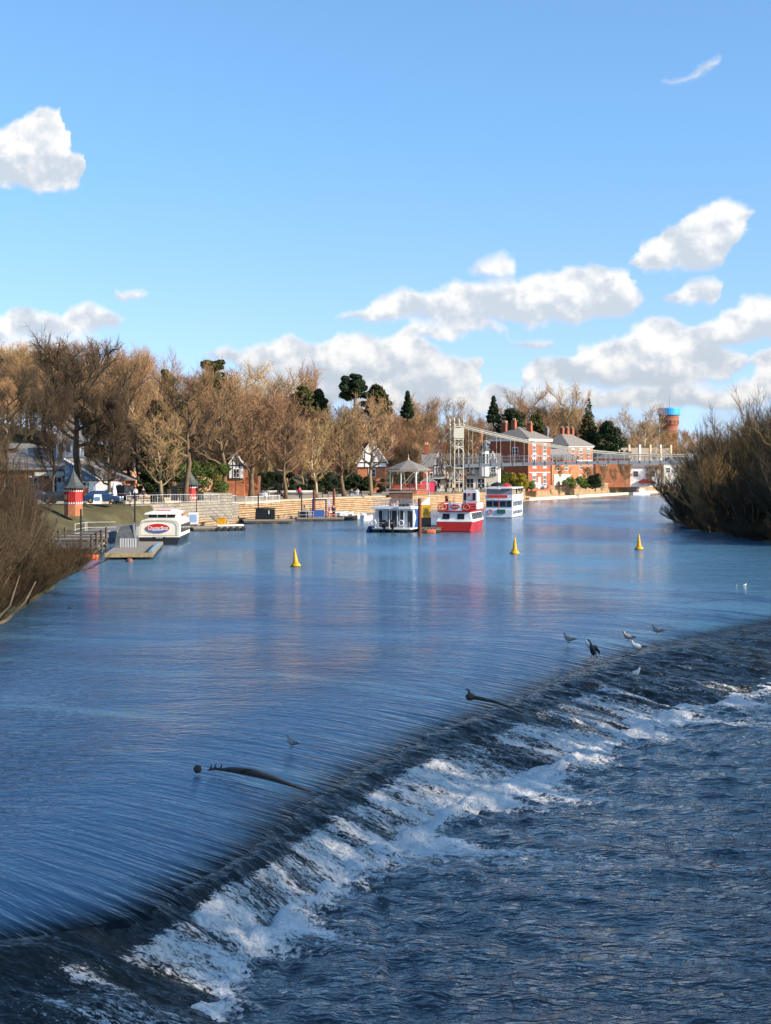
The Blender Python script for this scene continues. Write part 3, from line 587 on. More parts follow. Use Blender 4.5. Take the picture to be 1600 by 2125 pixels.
def evergreen(seed, H, R, kind='cone', n=9000, size=.28, base=.12):
    rs = np.random.RandomState(seed); mb = MB(); mb.path([(0, 0, -.5), (0.05 * R, 0, H * .5), (0, 0, H * .96)], [.035 * H, .02 * H, .03], 7); C, Rr = [], []
    if kind == 'cone':
        for i in range(90):
            h = base + (1 - base) * (i + rs.rand()) / 90; r = R * (1 - h) ** .85 * 1.0 + .12; a = i * 2.4; q = r * rs.uniform(.35, .95); C.append((math.cos(a) * q, math.sin(a) * q, h * H - q * .18)); Rr.append(max(.25, r * .38))
            if i % 2 == 0: mb.path([(0, 0, h * H), (math.cos(a) * q * 1.1, math.sin(a) * q * 1.1, h * H - q * .2)], [.05, .02], 4)
    elif kind == 'yew':
        for i in range(110):
            h = rs.uniform(base, 1); r = R * math.sin(min(1, (1 - h) * 1.5 + .12) * math.pi / 2) ; a = i * 2.4; q = r * rs.uniform(.2, 1.02); C.append((math.cos(a) * q, math.sin(a) * q, h * H)); Rr.append(R * .25 * rs.uniform(.5, 1.25))
    elif kind == 'pine':
        for i in range(34):
            a = i * 2.4; h = rs.uniform(.30, 1); q = R * math.sqrt(max(0, 1 - ((h - .66) / .38) ** 2)) * rs.uniform(.2, .95); C.append((math.cos(a) * q, math.sin(a) * q, h * H)); Rr.append(R * rs.uniform(.2, .34))
            mb.path([(0, 0, H * (.3 + .5 * h * .7)), (math.cos(a) * q, math.sin(a) * q, h * H)], [.12, .04], 4)
    elif kind == 'cedar':
        for i in range(60):
            h = .42 + .58 * (i // 10 + rs.rand() * .8) / 6; a = i * 2.4; q = R * (1.15 - .75 * h) * rs.uniform(.15, 1.25); C.append((math.cos(a) * q, math.sin(a) * q, h * H + rs.uniform(-.5, .4))); Rr.append(R * rs.uniform(.16, .30))
            if i % 2: mb.path([(0, 0, h * H - .8), (math.cos(a) * q, math.sin(a) * q, h * H)], [.12, .04], 4)
    elif kind == 'mound':
        for i in range(46):
            a = i * 2.4; h = rs.uniform(.1, .9); q = R * math.sqrt(max(0.02, 1 - h * h)) * rs.uniform(.2, .85); C.append((math.cos(a) * q, math.sin(a) * q, h * H)); Rr.append(min(R, H) * rs.uniform(.22, .34))
    ac = Acc(); V, q = leaf_cloud(rs, np.array(C), np.array(Rr), n, size, .7 if kind != 'cedar' else .55); ac.add(V, q); return mb, ac

def shrub(seed, H, R, n=26, n3=14, n4=14, tw=.022, upr=1.0, leafn=0):
    rs = np.random.RandomState(seed); rnd = random.Random(seed); mb = MB(); ac = Acc(); S, D, Ln = [], [], []
    for i in range(n):
        a = i * 2.4; q = R * .28 * rnd.random(); b0 = Vector((math.cos(a) * q, math.sin(a) * q, -.3)); sp = rnd.uniform(.15, 1.0) ; h = H * rnd.uniform(.55, 1.0) * (1.08 - .45 * sp)
        P = [b0]; kk = 6
        for j in range(1, kk):
            f = j / (kk - 1); P.append(Vector((b0.x + math.cos(a) * R * sp * f ** (1.1 if upr > .9 else .8) + rnd.uniform(-.03, .03) * H, b0.y + math.sin(a) * R * sp * f ** 1.1 + rnd.uniform(-.03, .03) * H, h * f ** (.95 if upr > .9 else 1.3))))
        r0 = H * .011 * rnd.uniform(.6, 1.3); mb.path(P, [r0 * (1 - .85 * j / (kk - 1)) for j in range(kk)], 4)
        for c in range(n3):
            g = .12 + .88 * (c + rnd.random()) / n3; f = g * (kk - 1); ii = min(int(f), kk - 2); p = P[ii].lerp(P[ii + 1], f - ii); d = (P[ii + 1] - P[ii]).normalized() + Vector((rnd.uniform(-1, 1), rnd.uniform(-1, 1), rnd.uniform(-.1, .8))) * .7
            S.append(p); D.append(d); Ln.append(H * rnd.uniform(.12, .26))
    S = np.array(S); D = np.array(D); Ln = np.array(Ln); V, q, t, mid, tip = spikes(rs, S, D, Ln, np.full(len(S), tw * 1.4), up=.35); ac.add(V, q, t)
    for r in range(n4):
        f = rs.uniform(.05, .98, len(S)); P0 = np.where((f < .5)[:, None], S + (mid - S) * (f * 2)[:, None], mid + (tip - mid) * (f * 2 - 1)[:, None]); D4 = D + rs.normal(0, .55, S.shape); D4[:, 2] += .2
        V, q, t, _, _ = spikes(rs, P0, D4, Ln * rs.uniform(.3, .7, len(S)), np.full(len(S), tw * .75), up=.25); ac.add(V, q, t)
    if leafn:
        k = rs.randint(0, len(S), leafn); P = tip[k] + rs.normal(0, .35, (leafn, 3)); V, q = leaf_cloud(rs, P, np.full(leafn, .25), leafn, .10); ac.add(V, q)
    return mb, ac

def bank_y(px):
    s = (px - 800) / F
    for (ax, ay), (bx, by) in zip(LB[:-1], LB[1:]):
        fa, fb = ax - s * ay, bx - s * by
        if fa * fb <= 0 and ay > 90: t = fa / (fa - fb); return ay + t * (by - ay)
    return 150

ORD = 'first second third fourth fifth sixth seventh eighth ninth tenth eleventh twelfth thirteenth fourteenth fifteenth sixteenth seventeenth eighteenth nineteenth twentieth'.split()
PROTO = {}
def proto(key, make):
    """mesh pair for one kind of tree, built once"""
    if key not in PROTO:
        mb, ac = make(); a = mb.build('trunk', BARK, fix=False, smooth=True); b = ac.build('crown', TWIG); PROTO[key] = (a.data, b.data, max(v[2] for v in mb.v + [tuple(r) for A in ac.V for r in (A[::7] if len(A) > 700 else A)]))
        bpy.data.objects.remove(a); bpy.data.objects.remove(b)
    return PROTO[key]
def plant(key, make, H0, name, label, cat, x, y, H, bark, leaf, group=None, rz=None, wide=1.0, z=None, names=('trunk', 'crown')):
    a, b, H0 = proto(key, make); z = gz(x, y) if z is None else z; s = H / H0
    t = thing(name, label, cat, (x, y, z - .05), random.uniform(0, 6.28) if rz is None else rz, group); t.scale = (s * wide, s * wide, s)
    for nm, me, m in ((names[0], a, bark), (names[1], b, leaf)):
        o = bpy.data.objects.new(nm, me); SC.collection.objects.link(o); o.parent = t; o.material_slots[0].link = 'OBJECT'; o.material_slots[0].material = m
    return t
random.seed(11)
BARE = {
 'round1': (lambda: bare_tree(1, 15, 5.0, .30, .30, .5, 14), 15), 'round2': (lambda: bare_tree(2, 15, 4.4, .28, .26, .7, 13), 15), 'round3': (lambda: bare_tree(3, 15, 5.6, .32, .34, .4, 15), 15),
 'vase1': (lambda: bare_tree(4, 15, 4.2, .26, .22, 1.1, 14, shape='vase'), 15), 'vase2': (lambda: bare_tree(5, 15, 3.6, .24, .28, 1.2, 13, shape='vase'), 15),
 'lime1': (lambda: bare_tree(6, 15, 3.4, .36, .24, .75, 18, 1.1, 'column', tw=.017), 15), 'lime2': (lambda: bare_tree(7, 15, 3.8, .34, .20, .6, 18, 1.1, 'cone2', tw=.017), 15),
 'poplar': (lambda: bare_tree(8, 15, 1.1, .22, .12, 2.6, 18, .8, 'column'), 15), 'big': (lambda: bare_tree(9, 15, 5.4, .42, .42, .75, 13, 1.0, tw=.014, n4=5), 15),
 'av1': (lambda: bare_tree(41, 15, 4.6, .32, .27, .55, 15, .85, tw=.026, n4=2), 15), 'av2': (lambda: bare_tree(42, 15, 4.2, .36, .30, .7, 14, .85, tw=.026, n4=2), 15), 'av3': (lambda: bare_tree(43, 15, 3.6, .36, .24, .8, 18, .8, 'column', tw=.026, n4=2), 15), 'av4': (lambda: bare_tree(44, 15, 3.8, .26, .20, 1.1, 15, .8, 'vase', tw=.024, n4=2), 15),
 'open': (lambda: bare_tree(10, 15, 5.6, .24, .22, .75, 12, .75, 'vase', tw=.014, n4=4), 15)}
def bare(key, name, label, x, y, H, bark, leaf, group=None, wide=1.0, cat='tree', rz=None, z=None): return plant(key, BARE[key][0], BARE[key][1], name, label, cat, x, y, H, bark, leaf, group, rz, wide, z)
def bare_px(key, px, by, ty, label, bark=BARK, leaf=TWIG, d=None, wide=1.0, group='bare trees along the promenade', name='bare_tree'):
    if d is None: d = max(dz(by, 3.2 if px < 430 else 2.5), bank_y(px) + 6.5)
    while True:
        q, _ = seg_dist(np.array([[(px - 800) * d / F]]), np.array([[d]]), LB)
        if q[0, 0] > 5.6: break
        d += 1.0
    x = (px - 800) * d / F; z = gz(x, d); return bare(key, name, label, x, d, (top(ty, d) - z) * 1.0, bark, leaf, group, wide, z=z)

# the row along the promenade: x, foot, top
AVENUE = [
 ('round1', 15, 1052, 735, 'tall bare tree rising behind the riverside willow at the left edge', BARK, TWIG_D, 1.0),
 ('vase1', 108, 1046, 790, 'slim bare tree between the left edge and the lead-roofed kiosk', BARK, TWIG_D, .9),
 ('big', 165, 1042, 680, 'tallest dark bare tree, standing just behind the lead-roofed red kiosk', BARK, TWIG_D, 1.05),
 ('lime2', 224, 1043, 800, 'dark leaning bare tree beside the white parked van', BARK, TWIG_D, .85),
 ('vase2', 272, 1032, 715, 'tall slender bare tree in front of the pink sandstone wall', BARK, TWIG, .9),
 ('vase1', 284, 1036, 850, 'short thin bare tree just right of the parked dark jeep', BARK, TWIG_D, .8),
 ('lime1', 338, 1044, 852, 'pale round-headed bare tree above the grey quayside railing', BARK_MID, TWIG, 1.2),
 ('big', 385, 1040, 745, 'dark bare tree standing beside the small red kiosk with the arched rail', BARK, TWIG, .9),
 ('round2', 470, 1037, 762, 'thick-trunked bare tree in front of the red brick park building', BARK, TWIG, 1.05),
 ('lime1', 521, 1034, 800, 'bare tree left of the pale low twin-stemmed trees on the promenade', BARK, TWIG, 1.25),
 ('round1', 593, 1036, 812, 'bare tree with broad side limbs just left of the walker in red', BARK, TWIG, .95),
 ('vase1', 553, 1020, 880, 'low pale many-stemmed tree near the white bench row', BARK_PALE, TWIG_Y, 1.1),
 ('vase2', 500, 1019, 905, 'low pale forked tree beside the half-timbered gable', BARK_PALE, TWIG_Y, 1.2),
 ('vase1', 657, 1042, 866, 'young pale yellow-barked tree above the blue landing stage', BARK_PALE, TWIG_Y, 1.25),
 ('round2', 677, 1016, 880, 'pale trunked tree behind the young yellow-barked tree', BARK_PALE, TWIG, 1.0),
 ('lime2', 715, 1033, 838, 'bare tree just left of the seated couple', BARK, TWIG, 1.15),
 ('round2', 769, 1028, 815, 'bare tree just right of the seated couple', BARK_MID, TWIG, 1.0),
 ('vase2', 745, 1012, 860, 'leaning pale tree behind the seated couple', BARK_MID, TWIG, 1.0),
 ('vase1', 788, 1013, 850, 'pale trunked tree left of the bandstand', BARK_MID, TWIG, .9),
 ('round1', 832, 1008, 848, 'tree rising behind the bandstand roof', BARK_MID, TWIG, .9),
 ('round2', 875, 1006, 850, 'tree behind the pink stall beside the bandstand', BARK_MID, TWIG, .9),
 ('vase2', 926, 1021, 888, 'dark leaning tree in front of the half-timbered boathouse', BARK, TWIG, .8),
 ('lime1', 962, 1023, 872, 'dark gnarled tree between the bridge tower and the bandstand', BARK, TWIG, 1.0)]
BARK_BR = mat('bark_brown', (.15, .105, .066), .9, .3, 3.0, bump=.02, stretch=(1, 1, .3), spec=.1); TWIG_L = mat('twigs_pale', (.31, .195, .100), .9, .35, .5, objvar=.32, spec=.1)
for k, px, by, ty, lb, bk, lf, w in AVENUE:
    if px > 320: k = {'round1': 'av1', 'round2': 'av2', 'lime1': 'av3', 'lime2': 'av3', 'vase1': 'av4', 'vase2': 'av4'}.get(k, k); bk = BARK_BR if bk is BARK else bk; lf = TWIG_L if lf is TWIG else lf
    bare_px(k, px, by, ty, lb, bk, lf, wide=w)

SKY = [(-80,700),(0,705),(90,695),(170,690),(240,735),(262,722),(310,735),(350,770),(400,770),(450,752),(520,775),(560,765),(610,790),(650,812),(700,822),(745,820),(800,820),(840,832),(880,815),(930,818),(975,835),(1010,845),(1060,822),(1100,806),(1150,800),(1185,800),(1225,835),(1262,858),(1300,842),(1345,840),(1385,872),(1450,880),(1600,885)]
def sky_y(px): return float(np.interp(px, [a for a, _ in SKY], [b for _, b in SKY]))
MARKS = [(-999, 60, 'above the big slate-roofed building'), (60, 250, 'behind the tallest dark tree'), (250, 330, 'above the pink sandstone wall'), (330, 430, 'above the small red kiosk'), (430, 540, 'above the brick park building'),
 (540, 680, 'above the walker in red'), (680, 800, 'above the seated couple'), (800, 900, 'above the bandstand'), (900, 1030, 'above the bridge tower'), (1030, 1150, 'above the large brick house'), (1150, 1260, 'above the second brick house'), (1260, 1700, 'near the water tower')]
def mark(px): return next(m for a, b, m in MARKS if a <= px < b)
def hill_trees():
    rnd = random.Random(5); TONES = [('brown', TWIG, BARK_MID), ('ochre', TWIG_Y, BARK_PALE), ('reddish', TWIG_R, BARK_MID), ('mossy green', TWIG_G, BARK_MID), ('dark brown', TWIG_D, BARK)]
    rows = [('front', 36, 96, 38), ('middle', 52, 62, 34), ('upper', 72, 34, 32), ('skyline', 96, 4, 34)]
    for ri, (rn, dd, off, step) in enumerate(rows):
        px = -70 + ri * 9
        while px < 1560:
            p = px + rnd.uniform(-9, 9); px += step * rnd.uniform(.8, 1.2)
            extra = 26 if 1000 < p < 1260 else 0
            d = bank_y(p) + 10
            while float(seg_dist(np.array([[(p - 800) * d / F]]), np.array([[d]]), LB)[0][0, 0]) < dd * .8 and d < bank_y(p) + dd + 40: d += 2.0
            if p < 340: d = max(d, 238 + dd * .5)
            d += extra + rnd.uniform(-4, 4); x = (p - 800) * d / F; z = gz(x, d)
            ty = sky_y(p) + off + rnd.uniform(-6, 26) * (1 if ri == 3 else 1.3)
            if 1000 < p < 1260 and ri == 0: continue
            H = top(ty, d) - z; H = max(5.5, min(25, H))
            if 430 < p < 800 and ri >= 1: w = (.18, .16, .50, .08, .08)
            elif p < 330: w = (.30, .14, .03, .33, .20)
            if ri < 2 and p > 330: w = (.30, .05, .15, .15, .35)  # lower rows get more dark twigs: shade behind the avenue put into colour
            elif p > 1000: w = (.34, .34, .06, .18, .08)
            else: w = (.36, .26, .16, .14, .08)
            tn, lf, bk = rnd.choices(TONES, w)[0]
            key = rnd.choice(['round1', 'round2', 'round3', 'vase1', 'vase2', 'lime1'] if ri < 3 else ['round1', 'round3', 'open', 'vase1', 'round2'])
            bare(key, 'bare_tree', 'bare %s tree, hillside %s row, %s' % (tn, rn, mark(p)), x, d, H, bk, lf, 'bare trees of the %s row on the wooded hillside %s' % (rn, mark(p)), rnd.uniform(.9, 1.2) * (1.0 if H > 9 else 1.35), z=z)
hill_trees()
def number_repeats():
    seen = {}
    for o in SC.objects:
        if o.parent is None and 'hillside' in o.get('label', ''): seen.setdefault(o['label'], []).append(o)
    for lb, os_ in seen.items():
        if len(os_) > 1:
            for i, o in enumerate(sorted(os_, key=lambda q: q.location.x / q.location.y)): o['label'] = lb + ', %s from the left' % ORD[i]
number_repeats()
# named skyline trees
def px_bare(key, px, ty, d, label, bark, leaf, wide=1.0, name='bare_tree', group=None): x = (px - 800) * d / F; z = gz(x, d); bare(key, name, label, x, d, top(ty, d) - z, bark, leaf, group, wide, z=z)
px_bare('open', 1180, 792, 420, 'large open-crowned bare tree behind the gap between the brick houses', BARK_MID, TWIG_Y, .95)
px_bare('open', 1100, 803, 410, 'round-crowned bare tree on the skyline above the large brick house', BARK_MID, TWIG, 1.1)
px_bare('open', 575, 757, 335, 'wide dome-shaped bare tree on the skyline', BARK_PALE, TWIG_Y, 1.45)
px_bare('open', 480, 742, 320, 'pale bare tree beside the flat-topped cedar on the skyline', BARK_PALE, TWIG_Y, 1.2)
px_bare('open', 1335, 838, 430, 'pale spreading bare tree left of the water tower', BARK_PALE, TWIG_Y, 1.3)
px_bare('round3', 275, 712, 250, 'tall pale bare tree on the skyline left of the pointed olive evergreen', BARK_PALE, TWIG_Y, .75)
px_bare('open', 320, 724, 260, 'whitish bare tree on the skyline behind the pointed olive evergreen', BARK_PALE, TWIG_Y, .8)
px_bare('poplar', 633, 746, 350, 'left one of the two upright poplars on the skyline', BARK_MID, TWIG_R, .42, 'poplar_tree', 'upright poplars')
px_bare('poplar', 649, 748, 352, 'right one of the two upright poplars on the skyline', BARK_MID, TWIG_R, .38, 'poplar_tree', 'upright poplars')
def ever(px, ty, d, W, kind, label, leaf, seed, name='evergreen_tree', n=9000, size=.3, by=None, base=.12):
    """W: width in metres"""
    x = (px - 800) * d / F; z = gz(x, d) if by is None else top(by, d); H = top(ty, d) - z
    plant(('e', seed), lambda: evergreen(seed, H, W / 2, kind, n, size, base), H, name, label, 'tree', x, d, H, BARK, leaf, z=z, rz=0)
ever(735, 774, 330, 7.4, 'pine', 'dark round-headed pine standing above the skyline', NEEDLE, 101, 'pine_tree', 12000, .26, by=850)
ever(780, 796, 335, 6.5, 'yew', 'olive evergreen crown just right of the dark pine', NEEDLE_O, 102, by=870)
ever(440, 745, 300, 9.0, 'cedar', 'flat-topped dark cedar on the skyline', NEEDLE_O, 103, 'cedar_tree', 12000, .28)
ever(345, 765, 215, 5.2, 'yew', 'tall pointed olive-green evergreen behind the quayside', NEEDLE_O, 104, n=14000, size=.22)
ever(318, 830, 205, 4.0, 'cone', 'black-green conifer below the pointed olive evergreen', NEEDLE, 105, 'conifer_tree', 7000, .25)
ever(628, 798, 330, 6.0, 'yew', 'olive evergreen below the two poplars', NEEDLE_O, 106, by=860)
ever(660, 806, 332, 4.0, 'yew', 'small dark evergreen right of the two poplars', NEEDLE_O, 107, by=860, n=5000)
ever(846, 810, 340, 3.2, 'cone', 'dark narrow conifer spire above the bandstand', NEEDLE, 108, 'conifer_tree', 6000, .26, by=870)
ever(1024, 820, 400, 4.2, 'cone', 'dark narrow conifer spire above the brick house chimneys', NEEDLE, 109, 'conifer_tree', 6000, .28, by=880)
ever(1062, 846, 385, 13, 'yew', 'broad dark evergreen left of the brick house chimneys', NEEDLE, 110, n=16000, size=.3)
ever(1112, 858, 392, 8, 'yew', 'dark evergreen behind the large brick house chimneys', NEEDLE_O, 111, n=10000)
ever(1222, 826, 415, 11, 'cone', 'tall dark spruce right of the second brick house', NEEDLE_O, 112, 'conifer_tree', 14000, .3)
ever(1262, 872, 412, 12, 'yew', 'low spreading dark evergreen right of the tall spruce', NEEDLE, 113, n=14000, size=.3)

# unseen trees added on the right bank to throw broken shade over the weir
for i in range(26):
    x = 37 + (i % 2) * 7 + random.uniform(-1, 1); y = -34 + i * 4.6
    bare(['big', 'round3', 'round1'][i % 3], 'bare_tree', 'added unseen tree shading the weir from the right bank, %s of the row' % (ORD + ['twenty-first', 'twenty-second', 'twenty-third', 'twenty-fourth', 'twenty-fifth', 'twenty-sixth'])[i], x, y, random.uniform(25, 28), BARK, TWIG_D, 'added unseen trees shading the weir', .85, z=2.5)
bare('open', 'bare_tree', 'dark bare tree whose branch tips reach in at the left edge', -21.6, 64, 14.3, BARK, TWIG_D, z=.5)
# willows and scrub on the two near banks
SHR = {'tall': (lambda: shrub(31, 12, 5.0, 30, 20, 16, .020), 12), 'mid': (lambda: shrub(32, 7, 4.2, 30, 16, 15, .017), 7), 'low': (lambda: shrub(33, 3.0, 2.6, 34, 12, 16, .012, .6), 3), 'thin': (lambda: shrub(34, 12, 3.4, 14, 14, 10, .018), 12)}
def scrub(key, x, y, H, label, bark, leaf, wide=1.0, group=None, name='willow_shrub', cat='shrub', rz=None): return plant(('s', key), SHR[key][0], SHR[key][1], name, label, cat, x, y, H, bark, leaf, group, rz, wide, z=max(-.1, gz(x, y)), names=('stems', 'twigs'))
ORD_ = 'first second third fourth fifth sixth seventh eighth ninth tenth eleventh twelfth thirteenth fourteenth fifteenth sixteenth seventeenth eighteenth nineteenth twentieth'.split()
RBX = [(41.2,152,11.5,'tall'),(45,156,14,'tall'),(50,160,16,'tall'),(39.8,166,7,'mid'),(43.5,170,12.5,'tall'),(48.5,174,15,'thin'),(38.6,181,7.5,'mid'),(42,187,11.0,'tall'),(47,190,12,'tall'),(39.0,198,6.5,'mid'),(43.5,204,9.5,'tall'),(51,206,12,'tall'),(42.5,217,6.0,'mid'),(48,224,9,'tall'),(56,228,11,'tall'),(53,168,17,'thin'),(57,186,15,'tall'),(40.0,175,6,'mid'),(41,158,7,'mid')]
for i, (x, y, H, k) in enumerate(RBX):
    H *= np.interp(y, [150, 165, 195, 230], [1.05, 1.1, 1.3, 1.45])
    scrub(k, x, y, H, 'brown willow of the right thicket, %s, %s from the near end' % ('at its tip' if y > 195 else 'in its middle' if y > 168 else 'at the right edge', ORD[sorted(range(len(RBX)), key=lambda q: RBX[q][1]).index(i)]), BARK_MID, TWIG_G if i % 5 == 1 else TWIG_B if i % 2 else TWIG_D, 1.0, 'willow shrubs of the right bank thicket ' + ('tip' if y > 195 else 'middle' if y > 168 else 'near part'))
for i in range(16):
    y = 150 + i * 5.2; x = np.interp(y, [150, 192, 215, 235], [39.2, 38.4, 41.5, 48]) + random.uniform(-.4, .8)
    scrub('low', x, y, random.uniform(2.4, 3.8), 'low brown scrub on the right bank waterline, %s from the near end' % ORD[i], BARK, TWIG_D, 1.25, 'low scrub along the right bank waterline')
LBX = [(-20.6,74,5.2,'mid'),(-25.0,82,8.5,'tall'),(-21.4,83,5.0,'mid'),(-28.5,92,10.5,'tall'),(-22.6,92,4.4,'mid'),(-27.0,100,7.5,'tall'),(-23.8,101,4.0,'mid'),(-30,110,9.5,'thin'),(-26,112,4.2,'mid'),(-32.5,121,8.5,'thin'),(-20.0,66,4.6,'mid'),(-23,70,8.0,'thin'),(-33,104,11.5,'tall'),(-35.5,130,10,'tall'),(-29,122,4.5,'mid'),(-22.9,97,6.0,'thin'),(-26.0,108,6.4,'tall'),(-30.0,125,7.0,'tall'),(-24.6,101,5.2,'tall'),(-21.6,88,4.6,'mid')]
ORD += ['twenty-first', 'twenty-second', 'twenty-third', 'twenty-fourth', 'twenty-fifth']
for i, (x, y, H, k) in enumerate(LBX):
    w = 'near the weir' if y < 82 else 'middle' if y < 100 else 'near the jetty'
    scrub(k, x, y, H, 'dark willow shrub of the left thicket %s, %s from the weir' % (w, ORD[sorted(range(len(LBX)), key=lambda q: LBX[q][1]).index(i)]), BARK_BR, TWIG_D, .9, 'willow shrubs of the left bank thicket ' + w)
for i in range(20):
    y = 66 + i * 3.1; x = np.interp(y, [60, 73, 89, 112, 130], [-18.9, -19.6, -21.2, -23.6, -26.4]) + random.uniform(-.6, .4)
    scrub('low', x, y, random.uniform(1.6, 2.7), 'low brown bramble tangle on the left bank waterline, %s from the weir' % ORD[i], BARK, TWIG_B, 1.2, 'bramble tangles along the left bank waterline', 'bramble_bush')
mb = MB(); mb.path([(-24, 71, .8), (-20.8, 71.5, .35), (-18.9, 72, .2), (-17.9, 72.8, .6), (-17.2, 73.6, 1.4), (-16.9, 74.5, 2.3)], [.22, .19, .14, .10, .06, .03], 8)
mb.path([(-18.6, 72, .3), (-17.9, 73.4, 1.2), (-17.7, 74.6, 2.6)], [.09, .06, .02], 6)
o = mb.build('fallen_bough', mat('bough_bark', (.13, .10, .065), .9, .3, 5, bump=.02), smooth=True); tag(o, 'thick bare bough curving up out of the water at the lower left edge', 'branch')

# ------------------------------------------------------------------ quays, promenade, paths
STONE = mat_brick('quay_stone', (.52, .355, .205), (.38, .255, .145), (.15, .10, .06), 1.4, .28, ms=.045, bump=.03)
STONE_G = mat_brick('grey_stone', (.34, .30, .24), (.26, .23, .19), (.13, .12, .10), .9, .38, ms=.03, bump=.03)
PAVE = mat('promenade_paving', (.40, .33, .24), .9, .2, 1.2)
CONC = mat('concrete', (.19, .18, .165), .9, .22, 1.5, bump=.01)
BRICK = mat_brick('red_brick', (.40, .105, .048), (.32, .085, .04), (.34, .22, .15))
BRICK_O = mat_brick('orange_brick', (.52, .19, .085), (.43, .15, .07), (.40, .27, .18))
SAND = mat('pink_sandstone', (.52, .29, .19), .92, .35, .8, bump=.10)
SLATE = mat('slate_roof', (.20, .18, .175), .75, .3, 2.5, bump=.02, stretch=(1, 1, 4))
SLATE_B = mat('brown_slate', (.215, .19, .165), .8, .3, 2.0, bump=.02, stretch=(1, 1, 4))
WHITE = mat('white_paint', (.80, .79, .76), .55, .06, 2); CREAM = mat('cream_paint', (.72, .66, .54), .5, .08, 2)
GLASS = mat('window_glass', (.03, .035, .045), .08, .1, 1); BLACK = mat('black_metal', (.018, .018, .02), .5, .3, 3); BLACKP = mat('black_plastic', (.012, .012, .013), .35, .2, 3)
RED = mat('red_paint', (.50, .022, .018), .4, .12, 3, coat=.2); GREY = mat('grey_metal', (.30, .31, .32), .5, .15, 3, metal=.3); LGREY = mat('pale_grey_paint', (.52, .53, .55), .5, .1, 3)
BLUE = mat('blue_paint', (.03, .09, .32), .45, .15, 3); NAVY = mat('navy_paint', (.012, .02, .09), .45, .15, 3); YEL = mat('yellow_paint', (.68, .33, .012), .55, .3, 4)
TIMBER = mat('dark_timber', (.085, .066, .048), .85, .35, 3, stretch=(1, .2, 1), bump=.01); DECK = mat('weathered_deck', (.27, .235, .19), .85, .22, 3, stretch=(3, .3, 1), bump=.01)
RUST = mat('rusty_steel', (.15, .045, .025), .8, .45, 5, bump=.01); ORANGE = mat('orange_plastic', (.78, .13, .03), .5, .12, 3); LEAD = mat('lead_roof', (.065, .075, .072), .6, .4, 3, bump=.01)
GREEN = mat('green_paint', (.02, .14, .10), .5, .2, 3); TILE = mat('chimney_pot', (.62, .42, .25), .8, .2, 4); TIMBERB = mat('black_beams', (.035, .03, .027), .8, .2, 3); RUBBER = mat('rubber', (.015, .015, .015), .8, .2, 3)

def lb_path(y0, y1, step=2.0):
    """points and landward normals along the left waterline between two y values"""
    pts = []
    L_ = [p for p in LB]; dense = []
    for (ax, ay), (bx, by) in zip(L_[:-1], L_[1:]):
        n = max(1, int(math.hypot(bx - ax, by - ay) / step))
        dense += [(ax + (bx - ax) * i / n, ay + (by - ay) * i / n) for i in range(n)]
    dense = [p for p in dense if y0 - .01 <= p[1] <= y1 + .01]; k = len(dense); D = np.array(dense)
    T = np.gradient(D, axis=0); T = np.array([T[max(0, i - 4):i + 5].mean(0) for i in range(k)]); T /= np.linalg.norm(T, axis=1)[:, None]
    return D, np.stack([-T[:, 1], T[:, 0]], 1)
def strip(name, y0, y1, o0, o1, z0, z1, m, parent=None):
    """solid band along the bank between two offsets from the waterline"""
    D, N = lb_path(y0, y1); rings = []
    for p, n in zip(D, N):
        a = p + n * o0; b = p + n * o1; rings.append([(a[0], a[1], z0), (b[0], b[1], z0), (b[0], b[1], z1), (a[0], a[1], z1)])
    return MB().loft(rings).build(name, m, parent)
def st(o): o['kind'] = 'structure'; return o
st(strip('promenade', 212, 610, 4.3, 30, 1.2, 2.56, PAVE)); st(strip('promenade_path', 174, 212, 10.5, 24, 2.2, 3.34, PAVE))
t = thing('stone_terrace', 'broad sunlit stone steps leading down from the promenade to the river', 'steps')
for k in range(4): strip('step', 190, 264, .2 + 1.05 * k, 5.0, -1.0, .62 + .56 * k, STONE, t)
t = thing('quay_wall', 'pale stone quay wall between the bandstand and the white cruise boat', 'wall'); strip('wall', 262, 332, .3, 5, -1, 2.60, STONE, t); strip('ledge', 262, 332, -.7, .3, -1, .35, STONE, t)
t = thing('quay_wall', 'long low sunlit quay wall in front of the brick houses under the footbridge', 'wall'); strip('wall', 332, 600, 2.6, 4.6, -1, 2.9, STONE, t); strip('ledge', 332, 600, .1, 2.6, -1, .55, mat('pale_ledge', (.62, .52, .38), .9, .15, 2), t); strip('coping', 332, 600, 2.5, 4.7, 2.9, 3.02, PAVE, t)
st(strip('quay_slab', 141, 186, .1, 5.2, -1, .98, CONC))
# retaining wall and railing over the quayside, left
def wall_px(name, label, pts, z0, z1s, th, m):
    mb = MB()
    for (a, b, za, zb) in [(pts[i], pts[i + 1], z1s[i], z1s[i + 1]) for i in range(len(pts) - 1)]:
        mb.hull8([(a[0], a[1], z0), (b[0], b[1], z0), (b[0], b[1] + th, z0), (a[0], a[1] + th, z0)], [(a[0], a[1], za), (b[0], b[1], zb), (b[0], b[1] + th, zb), (a[0], a[1] + th, za)])
    return tag(mb.build(name, m), label, 'wall')
wall_px('retaining_wall', 'grey stone block retaining wall behind the cream trip boat', [(-30.5, 185), (-26.5, 190), (-22.5, 199), (-19.8, 208)], .5, [3.1, 3.15, 3.0, 2.6], .7, STONE_G)
wall_px('ramp_wall', 'dark sloping ramp wall left of the red brick park building', [(-23.6, 200), (-20.2, 202.5)], .6, [4.3, 4.1], .6, STONE_G)
